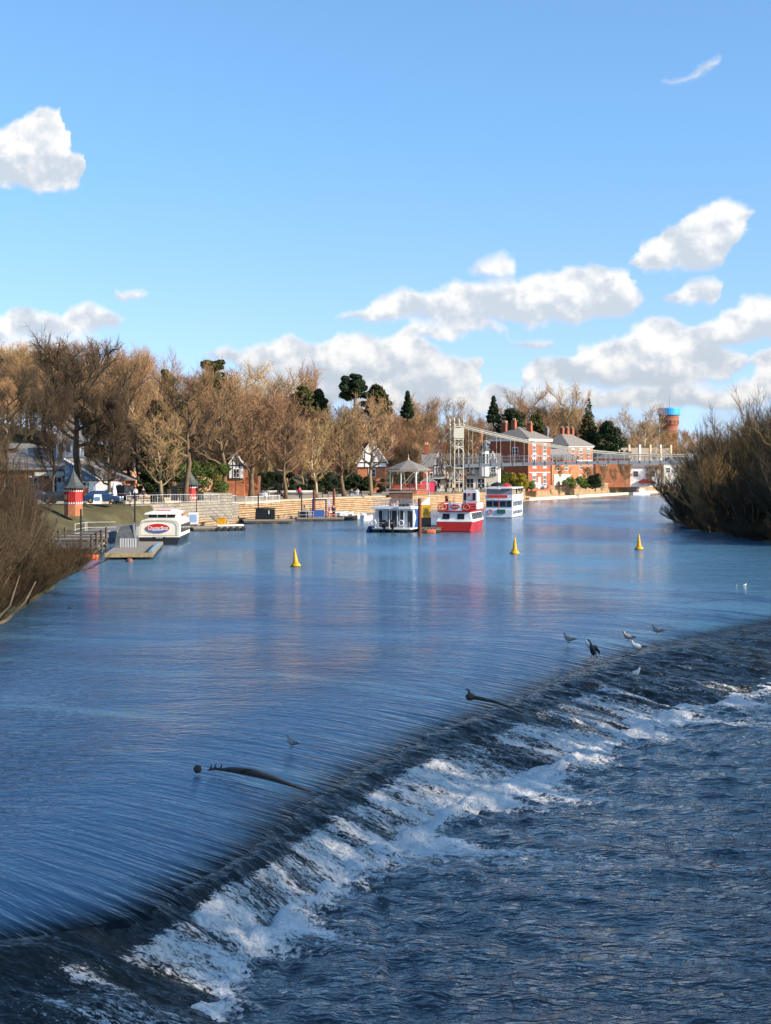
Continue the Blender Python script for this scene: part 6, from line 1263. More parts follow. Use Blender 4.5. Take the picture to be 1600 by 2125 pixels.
    wh = MB(); wh.loft([[(-.1, y, 2.66), (2.0, y, 2.66), (1.95, y, 5.0), (1.75, y, 5.2), (.1, y, 5.2), (-.05, y, 5.0)] for y in (7.4, 9.6)]); w = wh.build('wheelhouse', mat('hull_white', (.70, .73, .78), .35, .05, 2), t)
    for x0, x1 in ((.05, .42), (.62, 1.12), (1.35, 1.8)): MB().box(x0, x1, 7.33, 7.4, 3.9, 4.85).build('wheelhouse_window', GLASS if x0 != .62 else mat('pale_pane', (.45, .44, .38), .4, .2, 4), w)
    MB().box(.72, 1.02, 7.28, 7.33, 4.5, 4.8).build('sticker', RED, w); MB().box(.46, .50, 7.30, 7.4, 2.8, 4.95).build('door_edge', LGREY, w)
    MB().blob((-1.1, 3.2, 3.0), (.8, .8, .45)).build('covered_dinghy', mat('grey_cover', (.42, .45, .52), .7, .15, 4), dk)
red_boat()

def white_boat():
    t = thing('double_decker_boat', 'white two-deck passenger boat moored behind the red boat', 'boat', (16.6, 226, 0), -.24); t.scale = (.82, .85, .80); W = 2.45
    WM = mat('hull_white', (.70, .73, .78), .35, .05, 2)
    MB().loft([[(-W * .95, y, -.2), (W * .95, y, -.2), (W, y, 1.5), (-W, y, 1.5)] for y in (0, 12)] + [[(-W * .3, 16, 0), (W * .3, 16, 0), (W * .4, 16, 1.8), (-W * .4, 16, 1.8)]]).build('hull', WM, t)
    MB().box(-W * .97, W * .97, -.02, 12, -.2, .14).build('boot_top', NAVY, t)
    c = MB().box(-W + .05, W - .05, .35, 12, 1.5, 3.3).build('saloon', WM, t)
    for x0, x1 in ((-2.3, -1.2), (-1.05, 0.0), (.15, 1.2), (1.35, 2.25)): MB().box(x0, x1, .28, .35, 2.05, 3.1).build('saloon_window', GLASS, c)
    for i in range(6): MB().box(W - .06, W - .0, 1.2 + i * 1.7, 2.4 + i * 1.7, 2.2, 3.05).build('side_window', GLASS, c)
    for i in range(6): MB().box(W - .01, W + .03, 1.2 + i * 1.7, 2.2 + i * 1.7, .75, 1.35).build('lower_window', GLASS, t)
    MB().box(-W - .12, W + .1, -.1, 12.6, 3.3, 3.45).build('deck_edge', WHITE, t)
    u = MB()
    for x in (-W, W):
        for y in (0.1, 3, 6, 9, 12): u.box(x - .05 if x > 0 else x, x if x > 0 else x + .05, y, y + .1, 3.45, 5.4)
    u.box(-W, W, .05, .12, 3.45, 4.3); u.box(-W, -W + .05, .1, 12, 3.45, 4.3); u.box(W - .05, W, .1, 12, 3.45, 4.3); u.build('upper_frame', WM, t)
    MB().loft([[(-W - .1, -.1, 5.4), (W + .1, -.1, 5.4), (W, -.1, 5.55), (-W, -.1, 5.55)], [(-W - .1, 12, 5.4), (W + .1, 12, 5.4), (W, 12, 5.6), (-W, 12, 5.6)]]).build('upper_roof', WHITE, t)
    MB().box(-W + .3, W - .9, -.02, .05, 3.75, 4.25).build('red_banner', mat('banner_red', (.70, .05, .02), .5, .15, 6), t); MB().box(-W + .05, W - .1, 1.0, 1.06, 4.3, 5.3).build('clear_screen', mat('screen_grey', (.30, .33, .38), .2, .2, 2), t)
    ring_buoy(t, -1.5, -.12, 1.15, .42, mat('buoy_pink', (.55, .16, .2), .5, .2, 4)); MB().box(-.3, 1.2, -.14, -.02, .85, 1.6).build('green_tender_cover', GREEN, t)
    for i in range(5): MB().box(-1.9 + i * .75, -1.4 + i * .75, 1.6, 2.2, 3.5, 4.4).build('deck_seat', RED, t)
    MB().rod((0, -.2, 1.6), (0, -.3, 4.6), .05).build('flagstaff', RED, t)
white_boat()
def parasol_heads():
    t = thing('roof_parasol', 'black and red folded parasols on the roof of the white two-deck boat', 'parasol', (16.6, 229, 4.46))
    MB().lathe([(1.1, .15), (.9, .45), (.45, .7), (.05, .8)], 12).build('canopy', BLACK, t); MB().rod((0, 0, 0), (0, 0, 1), .05).build('pole', GREY, t)
    t = thing('roof_parasol', 'red and white domed parasol right of the black one on the white boat', 'parasol', (18.0, 230, 4.46))
    MB().lathe([(.9, .1), (.7, .35), (.3, .55), (.04, .65)], 12).build('canopy', RED, t); MB().rod((0, 0, 0), (0, 0, .5), .05).build('pole', GREY, t)
parasol_heads()

def pile(px, py0, py1, label, r=.19):
    p = on(px, py1); t = thing('mooring_pile', label, 'pile', (p.x, p.y, -1)); h = top(py0, p.y) + 1
    MB().lathe([(r, 0), (r, h - .05), (r * .9, h)], 12).build('shaft', RUST, t); MB().lathe([(r * 1.25, 1.5), (r * 1.3, 1.6), (r * 1.25, 1.7)], 12).build('collar', RUST, t)
pile(871, 1034, 1113, 'rusty mooring pile beside the right side of the houseboat'); pile(927, 1028, 1098, 'dark rusty mooring pile behind the stern of the red boat'); pile(652, 1016, 1079, 'left rusty pile beside the blue-framed landing stage'); pile(693, 1014, 1072, 'right rusty pile beside the person on the landing stage')
# landing stage between houseboat and red boat
def pontoon(label, x0, x1, y0, y1, z=.45, rz=0.0, m=None, planks=DECK, name='landing_stage'):
    t = thing(name, label, 'landing stage', ((x0 + x1) / 2, (y0 + y1) / 2, 0), rz); a, b = (x1 - x0) / 2, (y1 - y0) / 2
    MB().box(-a, a, -b, b, z - .1, z).build('deck', planks, t); f = MB().box(-a + .05, a - .05, -b + .05, b - .05, z - .35, z - .1).build('frame', m or TIMBER, t)
    n = max(2, int(2 * a / 1.8))
    for i in range(n): MB().box(-a + 2 * a * (i + .5) / n - .45, -a + 2 * a * (i + .5) / n + .45, -b + .1, b - .1, -.3, z - .35).build('float', BLACKP, t)
    return t
t = pontoon('dark floating landing stage between the houseboat and the red boat', 4.2, 6.4, 177.5, 190); tag(MB().lathe([(.26, -.55), (.3, -.4), (.3, .4), (.26, .55)], 12, axis='x').build('orange_float', mat('faded_orange', (.55, .12, .05), .7, .3, 3), loc=(5.2, 176.9, .15), smooth=True), 'faded orange float in front of the landing stage beside the houseboat', 'float')
t = thing('yellow_bin', 'yellow grab bag box on a black stand behind the rusty pile by the houseboat', 'box', (4.75, 181.5, .45)); MB().box(-.55, .55, -.4, .4, 1.2, 2.7).build('housing', YEL, t); MB().box(-.6, .6, -.45, .45, 0, 1.2).build('stand', BLACKP, t); MB().box(-.3, .3, -.42, -.4, 1.5, 2.4).build('panel', mat('dull_yellow', (.35, .25, .04), .6, .3, 5), t)
rs_ = random.Random(3)
for k in range(5): tag(MB().path([(4.0 + k * .45, 177.2 + .2 * k, .46), (4.3 + k * .45, 178.4, .62), (4.9 + k * .4, 180.4, .5)], .07, 5).build('mooring_rope', TIMBER), 'coiled dark mooring rope on the stage between houseboat and red boat, %s from the pile' % ORD[k], 'rope')

# platform, jetty and clutter at the left
t = pontoon('long weathered plank platform floating beside the stern of the cream trip boat', -24.3, -20.3, 128.5, 147, .5, .10); 
p_ = MB()
for k in range(60): p_.box(-1.9, 1.9, -9.2 + k * .307, -8.93 + k * .307, .50, .535)
p_.build('planks', DECK, t); MB().path([(1.75, -9.1, .65), (1.75, -2, .65), (1.9, 4, .65)], .16, 6).build('blue_edge', mat('blue_grey_fender', (.14, .22, .28), .6, .2, 4), t)
for y in (-9.3, 9.3): MB().box(-2, 2, y - .12, y + .12, .2, .56).build('end_beam', mat('ochre_beam', (.30, .23, .12), .8, .3, 4), t)
def jetty():
    t = thing('timber_jetty', 'dark timber jetty with open rails between the left thicket and the plank platform', 'jetty', (-26.2, 131, 0), .10)
    MB().box(-2.6, 1.4, -1, 15, .78, .9).build('deck', TIMBER, t)
    for x in (-2.5, -.6, 1.3):
        for y in (-.9, 4, 9, 14.5): MB().lathe([(.13, -1), (.12, 2.0 if x != -.6 else .8)], 8, (x, y, 0)).build('post', TIMBER, t)
    r = MB()
    for z in (1.25, 1.75): r.box(-2.7, 1.5, -.98, -.9, z, z + .12); r.box(-2.7, 1.6, 4.0, 4.1, z, z + .12); r.box(-2.7, 1.6, 9.0, 9.1, z, z + .12)
    r.build('rail', TIMBER, t); b = MB()
    for z in (.05, .4): b.box(-2.7, 1.5, -1.1, -.95, z, z + .12)
    b.box(1.3, 1.45, -1, 15, .35, .5); b.build('beam', TIMBER, t)
jetty()
tag(MB().lathe([(.18, -1.0), (.26, -.85), (.26, .85), (.18, 1.0)], 14, axis='x').build('orange_float', ORANGE, loc=(-24.9, 128.6, .16), smooth=True), 'bright orange cylindrical float at the waterline below the timber jetty', 'float')
tag(MB().lathe([(.02, -.3), (.25, -.2), (.33, 0), (.25, .2), (.02, .3)], 12).build('mooring_ball', mat('brown_ball', (.16, .07, .04), .6, .3, 4), loc=(-20.9, 125.8, .02), smooth=True), 'brown mooring ball in the water in front of the plank platform', 'buoy')
t = thing('tarpaulin_stack', 'grey tarpaulin draped over stacked gear at the head of the plank platform', 'tarpaulin', (-23.6, 141, .54)); MB().loft([[(-1.0, -.9, 0), (.9, -.9, 0), (.8, .8, 0), (-1, .8, 0)], [(-.9, -.8, .9), (.7, -.85, 1.0), (.7, .7, 1.0), (-.9, .7, .9)], [(-.5, -.6, 1.75), (.6, -.7, 1.9), (.55, .4, 1.85), (-.6, .4, 1.7)]]).build('cover', mat('grey_tarp', (.12, .13, .135), .55, .35, 3, bump=.03), t); MB().box(.75, .83, -.9, -.8, 0, 2.1).build('frame_post', GREY, t)
t = thing('pale_crate', 'pale slatted crate standing in front of the grey tarpaulin on the platform', 'crate', (-22.9, 137.6, .54))
for k in range(7): MB().box(-.75 + k * .22, -.60 + k * .22, -.3, -.24, 0, .8).build('slat', LGREY, t)
MB().box(-.78, .78, -.23, .4, .0, .78).build('body', mat('crate_dark', (.1, .1, .1), .8, .2, 3), t)
# landing stages up the left side
t = pontoon('low pontoon with white tube rail and tyre fenders right of the cream trip boat', -23.6, -17.4, 183.0, 188.2, .42, .30)
MB().path([(-.2, -2.55, .62), (2.4, -2.5, .66), (3.0, -2.3, .62)], .09, 6).build('white_tube', WHITE, t)
for k in range(5): MB().lathe([(.15, -.08), (.28, -.06), (.28, .06), (.15, .08)], 10, (-.1 + k * .75, -2.62, .22), axis='y').build('tyre_fender', RUBBER, t)
t = thing('yellow_crate', 'yellow plastic crate on the low pontoon right of the cream trip boat', 'crate', (-19.9, 187.2, .42)); MB().hull8([(-.4, -.35, 0), (.4, -.35, 0), (.4, .35, 0), (-.4, .35, 0)], [(-.5, -.42, .95), (.5, -.42, .95), (.5, .42, .95), (-.5, .42, .95)]).build('tub', YEL, t); MB().box(-.55, .55, -.46, .46, .95, 1.03).build('rim', YEL, t)
t = thing('notice_cabinet', 'white and blue notice cabinet right of the bow of the cream trip boat', 'sign', (-22.9, 184.0, .42)); MB().box(-.55, .55, -.1, .1, .35, 1.75).build('case', WHITE, t); MB().box(-.4, .4, -.13, -.1, .6, 1.5).build('poster', mat('pale_blue', (.30, .42, .62), .5, .25, 8), t)
for x in (-.45, .45): MB().box(x - .04, x + .04, -.05, .05, 0, .35).build('leg', GREY, t)
def gangway(label, a, b):
    t = thing('gangway', label, 'gangway', a); o = Vector(a); d = Vector(b) - o; n = d.cross(Vector((0, 0, 1))).normalized() * .5; m = MB()
    m.loft([[n, -n, -n + Vector((0, 0, -.12)), n + Vector((0, 0, -.12))], [d + n, d - n, d - n + Vector((0, 0, -.12)), d + n + Vector((0, 0, -.12))]]); m.build('walkway', DECK, t)
    for s_ in (-1, 1):
        r = MB(); r.rod(n * s_ + Vector((0, 0, .9)), d + n * s_ + Vector((0, 0, .9)), .03, n=4)
        for k in range(6): q = n * s_ + d * k / 5; r.rod(q, q + Vector((0, 0, .9)), .025, n=4)
        r.build('handrail', GREY, t)
gangway('grey gangway sloping down to the pontoon behind the yellow crate', (-21.6, 193.5, 1.5), (-19.5, 187.9, .45)); gangway('dark gangway from the stone steps to the blue-framed landing stage', (-11.6, 225, 1.2), (-10.8, 217.5, .45))
t = pontoon('broad low pontoon carrying a black box cabin below the stone steps', -19.2, -12.6, 205.0, 209.5, .5, .16)
t = thing('black_cabin', 'black box cabin standing on the broad low pontoon', 'cabin', (-16.2, 207.6, .5)); MB().loft([[(-1.3, -.8, 0), (1.3, -.8, 0), (1.3, -.8, 1.35), (-1.2, -.8, 1.45)], [(-1.3, .8, 0), (1.3, .8, 0), (1.3, .8, 1.3), (-1.2, .8, 1.4)]]).build('walls', BLACKP, t); MB().box(-1.4, 1.4, -.9, .9, 1.42, 1.52).build('lid', BLACK, t); MB().box(.5, .62, -.84, -.8, .75, 1.2).build('label', WHITE, t)
for i, (px, py, L_, col, lb) in enumerate([(608, 1074, 5.0, BLACKP, 'long low black rowing boat tied below the steps'), (585, 1072, 4.2, TIMBER, 'dark wooden rowing boat left of the long black one'), (718, 1073, 3.6, LGREY, 'small boat with pale cover right of the rusty piles'), (736, 1076, 3.4, CREAM, 'cream covered pedal boat among the small boats'), (752, 1074, 3.2, LGREY, 'grey covered pedal boat beside the houseboat stern'), (702, 1071, 3.2, ORANGE, 'small orange boat beside the right rusty pile'), (762, 1079, 3.0, WHITE, 'white pedal boat nearest the houseboat stern'), (720, 1080, 3.0, BLACKP, 'black small boat in front of the pale covered boats')]):
    p = on(px, py); t = thing('rowing_boat', lb, 'boat', (p.x, p.y, 0), [.1, -.2, .9, 1.2, 1.4, .3, 1.1, .0][i], 'small boats below the stone steps'); a = L_ / 2
    secs = [(-a, .35, .42), (-a * .5, .62, .34), (0, .68, .32), (a * .5, .55, .36), (a, .04, .5)]
    MB().loft([[(x, -w * .6, -.1), (x, w * .6, -.1), (x, w, h + .15), (x, -w, h + .15)] for x, w, h in secs]).build('hull', col, t)
    MB().loft([[(x * .96, -w * 1.04, h + .15), (x * .96, w * 1.04, h + .15), (x * .96, w * .5, h + .30), (x * .96, -w * .5, h + .30)] for x, w, h in secs]).build('cover', [TIMBER, TIMBER, CREAM, CREAM, LGREY, WHITE, LGREY, TIMBER][i], t)
def blue_stage():
    t = pontoon('floating landing stage with a blue portal frame between two rusty piles', -12.6, -6.0, 214, 219, .45, .12)
    f = MB(); f.box(-1.1, -.92, -1.3, -1.1, .45, 3.0); f.box(.75, .93, -1.3, -1.1, .45, 3.0); f.box(-1.1, .93, -1.3, -1.1, 2.85, 3.05); f.build('portal_frame', NAVY, t)
    MB().box(-.8, .6, -1.2, -1.12, .6, 1.5).build('blue_panel', BLUE, t); MB().box(1.15, 1.45, -1.3, -1.2, 1.2, 3.2).build('poster_board', mat('poster_mixed', (.45, .42, .55), .5, .45, 12), t); MB().box(1.2, 1.4, -1.32, -1.3, 1.35, 1.9).build('red_panel', RED, t)
    r = MB()
    for z in (.9, 1.35): r.rod((-3.0, -2.3, z), (-.9, -2.3, z), .03, n=4); r.rod((1.2, -2.3, z), (3.2, -2.3, z), .03, n=4)
    for x in (-3, -2, -1, 1.2, 2.2, 3.2): r.rod((x, -2.3, .45), (x, -2.3, 1.38), .03, n=4)
    r.build('rail', LGREY, t); MB().box(-3.0, -1.6, -.5, .8, .45, 1.3).build('locker', BLACKP, t)
blue_stage()
t = thing('motor_launch', 'small white launch moored at the far quay beneath the footbridge', 'boat', (on(1328, 1027).x, on(1328, 1027).y, 0), .4); MB().loft([[(x, -w * .7, -.1), (x, w * .7, -.1), (x, w, h), (x, -w, h)] for x, w, h in ((-2.4, .8, .7), (0, 1.0, .7), (2.0, .7, .85), (3, .05, 1.05))]).build('hull', mat('hull_white', (.7, .73, .78)), t); MB().loft([[(x, -.7, .7), (x, .7, .7), (x, .55, h), (x, -.55, h)] for x, h in ((-.6, 1.5), (.8, 1.6), (1.4, .9))]).build('cabin', WHITE, t); MB().box(-2.3, -1.9, -.2, .2, .6, 1.1).build('outboard_motor', BLACKP, t)

# ------------------------------------------------------------------ cone buoys
for px, py, yt, lb in ((614, 1176, 1138, 'yellow cone buoy nearest the camera, left of the middle of the river'), (1068, 1149, 1114, 'yellow cone buoy in the right middle of the river, below the white boat'), (1326, 1140, 1108, 'yellow cone buoy farthest right, near the right bank thicket')):
    p = on(px, py); h = top(yt, p.y); t = thing('cone_buoy', lb, 'buoy', p, .3, 'yellow cone buoys'); k = h / 1.42
    MB().lathe([(.30 * k, -.3), (.40 * k, -.05), (.40 * k, .10), (.33 * k, .2), (.24 * k, .28), (.19 * k, .45), (.09 * k, 1.1 * k), (.03 * k, 1.42 * k)], 16).build('body', YEL, t, smooth=True); t.rotation_euler = (random.uniform(-.06, .06), random.uniform(-.07, .07), .3)
    MB().lathe([(.41 * k, -.06), (.425 * k, .0), (.41 * k, .06)], 16).build('waterline_band', mat('weed', (.10, .07, .02), .8, .4, 8), t); MB().lathe([(.26 * k, .26), (.27 * k, .29), (.24 * k, .32)], 16).build('collar', YEL, t)

# ------------------------------------------------------------------ people
SKIN = mat('skin', (.50, .30, .21), .6, .08, 8); HAIRM = mat('hair_brown', (.05, .03, .02), .7, .2, 20); JEANS = mat('jeans', (.07, .10, .18), .85, .2, 20); DARKC = mat('dark_cloth', (.025, .026, .032), .9, .2, 20); PALEC = mat('pale_cloth', (.60, .60, .62), .9, .1, 20); SHOE = mat('shoe', (.02, .02, .02), .6, .2, 20)
def skin_mesh(name, J, edges, m, parent=None, sub=1):
    """one smooth body grown round a skeleton: J = {key: (x, y, z, radius)}"""
    keys = list(J); me = bpy.data.meshes.new(name); me.from_pydata([J[k][:3] for k in keys], [(keys.index(a), keys.index(b)) for a, b in edges], []); o = bpy.data.objects.new(name, me); SC.collection.objects.link(o)
    md = o.modifiers.new('skin', 'SKIN'); 
    for i, k in enumerate(keys):
        r = J[k][3]; o.data.skin_vertices[0].data[i].radius = r if isinstance(r, tuple) else (r, r); o.data.skin_vertices[0].data[i].use_root = (i == 0)
    sb = o.modifiers.new('sub', 'SUBSURF'); sb.levels = sb.render_levels = sub
    me2 = bpy.data.meshes.new_from_object(o.evaluated_get(bpy.context.evaluated_depsgraph_get())); me2.name = name; bpy.data.objects.remove(o)
    me2.polygons.foreach_set('use_smooth', [True] * len(me2.polygons)); me2.materials.clear(); me2.materials.append(m); o = bpy.data.objects.new(name, me2); SC.collection.objects.link(o)
    if parent is not None: o.parent = parent
    return o
def person(label, loc, rz=0.0, pose='stand', top_=DARKC, legs=JEANS, hair=HAIRM, h=1.72, group=None):
    s = h / 1.72; J = {}
    hipz = .92 if pose != 'sit' else .50
    J['hip'] = (0, 0, hipz, (.15, .11)); J['belly'] = (0, 0, hipz + .18, (.14, .10)); J['chest'] = (0, -.01, hipz + .40, (.17, .11)); J['neck'] = (0, -.01, hipz + .56, .055); J['jaw'] = (0, -.03, hipz + .64, .075); J['head'] = (0, -.02, hipz + .74, (.08, .095))
    st_ = {'walk': .26, 'stand': .04, 'sit': 0}[pose]
    for n, sg in (('l', -1), ('r', 1)):
        J['sh' + n] = (sg * .18, 0, hipz + .50, .065); k = sg * st_
        if pose == 'sit': J['el' + n] = (sg * .23, -.08, hipz + .26, .045); J['wr' + n] = (sg * .13, -.28, hipz + .20, .032); J['ha' + n] = (sg * .09, -.36, hipz + .18, (.035, .022))
        else: J['el' + n] = (sg * .24, -k * .35, hipz + .24, .045); J['wr' + n] = (sg * .24, -.08 - k * .55, hipz + .03, .032); J['ha' + n] = (sg * .23, -.11 - k * .6, hipz - .07, (.035, .022))
        J['th' + n] = (sg * .10, 0, hipz - .06, .095)
        if pose == 'sit': J['kn' + n] = (sg * .12, -.44, .50, .065); J['an' + n] = (sg * .12, -.48, .08, .042); J['to' + n] = (sg * .12, -.66, .05, .038)
        else: J['kn' + n] = (sg * .11, k * .5 - .03, .50, .065); J['an' + n] = (sg * .11, k * 1.1, .08, .042); J['to' + n] = (sg * .12, k * 1.1 - .17, .045, .038)
    E = [('hip', 'belly'), ('belly', 'chest'), ('chest', 'neck'), ('neck', 'jaw'), ('jaw', 'head')]
    for n in 'lr': E += [('chest', 'sh' + n), ('sh' + n, 'el' + n), ('el' + n, 'wr' + n), ('wr' + n, 'ha' + n), ('hip', 'th' + n), ('th' + n, 'kn' + n), ('kn' + n, 'an' + n), ('an' + n, 'to' + n)]
    b = skin_mesh('person', J, E, SKIN); tag(b, label, 'person', group); b.location = loc; b.rotation_euler = (0, 0, rz); b.scale = (s, s, s)
    g = lambda k, f=1.22, a=.012: (*J[k][:3], tuple(x * f + a for x in J[k][3]) if isinstance(J[k][3], tuple) else J[k][3] * f + a)
    JT = {k: g(k) for k in ('belly', 'hip', 'chest', 'shl', 'shr', 'ell', 'elr', 'wrl', 'wrr')}; skin_mesh('jacket', JT, [('hip', 'belly'), ('belly', 'chest'), ('chest', 'shl'), ('chest', 'shr'), ('shl', 'ell'), ('shr', 'elr'), ('ell', 'wrl'), ('elr', 'wrr')], top_, b)
    JL = {k: g(k, 1.15) for k in ('hip', 'thl', 'thr', 'knl', 'knr', 'anl', 'anr')}; skin_mesh('trousers', JL, [('hip', 'thl'), ('hip', 'thr'), ('thl', 'knl'), ('thr', 'knr'), ('knl', 'anl'), ('knr', 'anr')], legs, b)
    hz = J['head'][2]; hm = MB(); hm.blob((0, .012, hz + .03), (.092, .108, .10), 10, 6); hm.build('hair', hair, b, smooth=True)
    for n in 'lr': a, c = J['an' + n], J['to' + n]; MB().blob(((a[0] + c[0]) / 2, (a[1] + c[1]) / 2 - .01, .05), (.05, .14, .055), 8, 5).build('shoe', SHOE, b, smooth=True)
    return b
def bench(label, x, y, z, rz, m=DECK, w=1.7):
    t = thing('bench', label, 'bench', (x, y, z), rz)
    for k in range(3): MB().box(-w / 2, w / 2, -.22 + k * .15, -.11 + k * .15, .43, .47).build('seat_slat', m, t)
    for k in range(2): MB().box(-w / 2, w / 2, .24, .27, .58 + k * .17, .70 + k * .17).build('back_slat', m, t)
    for sx in (-w / 2 + .12, w / 2 - .12): l = MB(); l.box(sx - .04, sx + .04, -.22, -.15, 0, .43); l.box(sx - .04, sx + .04, .18, .25, 0, .9); l.box(sx - .04, sx + .04, -.22, .25, .37, .43); l.build('leg', BLACK, t)
RJ = mat('red_jacket', (.45, .02, .05), .85, .15, 20); YJ = mat('yellow_jacket', (.75, .42, .02), .85, .15, 20); BJ = mat('blue_jacket', (.15, .25, .42), .85, .15, 20); LT = mat('light_jeans', (.30, .40, .55), .85, .15, 20)
def P_(px, d, z=2.56): return ((px - 800) * d / F, d, z)
person('person in a red jacket walking along the promenade edge', P_(622, 238), .3, 'walk', RJ, DARKC, h=1.85)
person('person in dark clothes standing on the blue-framed landing stage beside the right pile', (-7.3, 216.5, .46), .4, 'stand', DARKC, DARKC, h=1.8)
bench('bench carrying the seated couple under the trees', *P_(736, 256)[:2], 2.56, .1, w=2.0)
a = P_(730, 255.9); person('left one of the seated couple, in a dark coat and light jeans', (a[0], a[1], 2.53), .1, 'sit', DARKC, LT, h=1.8); a = P_(742, 255.9); person('right one of the seated couple, in a pale top and light jeans', (a[0], a[1], 2.53), -.1, 'sit', PALEC, LT, h=1.8)
for i, (px, d, lb, m) in enumerate([(548, 236, 'bench with a person in white beside the pale low tree', WHITE), (660, 246, 'bench right of the walker in red', DECK), (690, 250, 'empty bench left of the seated couple', DECK), (760, 256, 'empty bench right of the seated couple', DECK), (640, 262, 'long white bench behind the walker in red', WHITE), (600, 262, 'long white bench behind the tree with broad side limbs', WHITE), (560, 262, 'long white bench farthest left in the row', WHITE), (586, 240, 'dark bench right of the person in white', TIMBER)]): bench(lb, *P_(px, d)[:2], 2.56, .15, m, 3.0 if 'long' in lb else 1.7)
a = P_(550, 235.9); person('person in a white top sitting on a bench beside the pale low tree', (a[0], a[1], 2.53), .1, 'sit', PALEC, DARKC)
a = P_(586, 239.8); person('person in black sitting on the dark bench near the walker in red', (a[0], a[1], 2.53), .15, 'sit', DARKC, DARKC)
person('person in pale trousers standing left of the leaning tree by the boathouse', P_(912, 280), 1.2, 'stand', DARKC, LT, h=1.8)
person('person in black standing next to the one in pale trousers by the boathouse', P_(905, 281), -.8, 'stand', DARKC, DARKC)
person('person in a yellow jacket walking between the bridge tower and the leaning tree', P_(941, 284), 1.6, 'walk', YJ, DARKC, h=1.8)
person('left one of two people in blue walking beside the tall green lamp post', P_(998, 296), 1.4, 'walk', BJ, DARKC); person('right one of two people in blue walking beside the tall green lamp post', P_(1012, 297), 1.4, 'stand', BJ, DARKC)
person('person in dark clothes standing by the door of the large brick house', P_(1078, 322), .2, 'stand', DARKC, JEANS)
person('person in black leaning at the quay edge below the white van', P_(1160, 356), 1.0, 'stand', DARKC, DARKC)
person('person crossing the footbridge above the dark parked car', (37.0, 297.0, 8.42), 1.5, 'walk', PALEC, JEANS)
person('person in grey standing by the tables near the parked jeep', P_(281, 192, 3.34), .4, 'stand', PALEC, DARKC)
person('person in dark clothes at the tables near the sandstone wall', P_(297, 194, 3.34), .4, 'stand', DARKC, DARKC)
for px, lb in ((262, 'round table left of the standing person in grey near the jeep'), (306, 'round table right of the two people near the sandstone wall')):
    t = thing('cafe_table', lb, 'table', P_(px, 191, 3.34)); MB().lathe([(.45, .72), (.45, .75)], 14).build('table_top', TIMBER, t); MB().lathe([(.25, 0), (.05, .06), (.04, .72)], 8).build('pedestal', BLACK, t)

# ------------------------------------------------------------------ birds, driftwood, reeds
def bird(label, loc, rz, back, belly, s=1.0, kind='gull', cat='gull', group=None, swim=False):
    t = thing('standing_' + kind if not swim else 'swimming_bird', label, cat, loc, rz, group); t.scale = (s,) * 3; up = 0 if swim else (.05 if kind == 'gull' else .1)     # facing +x
    if kind == 'gull' or swim:
        prof = [(-.24, .03, .018, .012), (-.16, .035, .045, .04), (-.04, .05, .095, .09), (.07, .07, .095, .105), (.14, .11, .075, .085), (.18, .17, .038, .04), (.20, .22, .05, .05), (.215, .255, .036, .036), (.22, .285, .015, .015)]
    else:
        prof = [(-.20, -.06, .02, .015), (-.12, .0, .05, .05), (-.04, .12, .09, .09), (.0, .26, .085, .085), (.03, .38, .05, .055), (.05, .46, .03, .03), (.10, .54, .026, .026), (.15, .57, .035, .03), (.18, .58, .015, .012)]
    rings = []
    for i, (x, z, w, h) in enumerate(prof):
        a, b = prof[max(0, i - 1)], prof[min(len(prof) - 1, i + 1)]; d = Vector((b[0] - a[0], 0, b[1] - a[1])).normalized(); n = Vector((-d.z, 0, d.x))
        rings.append([Vector((x, 0, z + up)) + Vector((0, 1, 0)) * w * math.cos(q) + n * h * math.sin(q) for q in [2 * math.pi * k / 10 for k in range(10)]])
    MB().loft(rings).build('body', belly, t, smooth=True)
    hx, hz = (.215, .25 + up) if kind == 'gull' or swim else (.17, .58 + up)
    MB().rod((hx + .02, 0, hz), (hx + .09, 0, hz - .015), .013, .004, 6).build('beak', mat('beak', (.6, .35, .05), .5, .1, 5), t)
    if kind == 'gull' or swim:
        for sg in (-1, 1): MB().loft([[(.12, sg * .055, .09 + up), (.12, sg * .075, .05 + up), (.12, sg * .07, .12 + up)], [(-.05, sg * .06, .04 + up), (-.05, sg * .085, .03 + up), (-.05, sg * .055, .11 + up)], [(-.30, sg * .008, .055 + up), (-.30, sg * .02, .04 + up), (-.30, sg * .01, .07 + up)]]).build('wing', back, t)
    else:
        for sg in (-1, 1): MB().loft([[(.0, sg * .07, .34 + up), (.04, sg * .07, .30 + up), (-.04, sg * .08, .22 + up), (-.08, sg * .06, .30 + up)], [(-.08, sg * .30, .36 + up), (-.04, sg * .30, .32 + up), (-.16, sg * .28, .10 + up), (-.2, sg * .26, .20 + up)], [(-.16, sg * .36, .22 + up), (-.14, sg * .36, .19 + up), (-.22, sg * .33, .0 + up), (-.24, sg * .32, .08 + up)]]).build('wing', back, t)
    if not swim:
        for sg in (-1, 1): l = MB(); l.rod((.02, sg * .035, up + .01), (.03, sg * .035, -.06), .009, n=5); l.box(.0, .08, sg * .035 - .025, sg * .035 + .025, -.07, -.055); l.build('leg', mat('bird_leg', (.35, .2, .12), .7, .2, 5), t)
GW = mat('feather_white', (.72, .70, .66), .8, .1, 10); GG = mat('feather_grey', (.28, .28, .30), .8, .15, 10); GB = mat('feather_brown', (.20, .15, .12), .8, .35, 14); GK = mat('feather_black', (.018, .018, .022), .6, .3, 10); GM_ = mat('feather_mottled', (.36, .31, .28), .8, .35, 14)
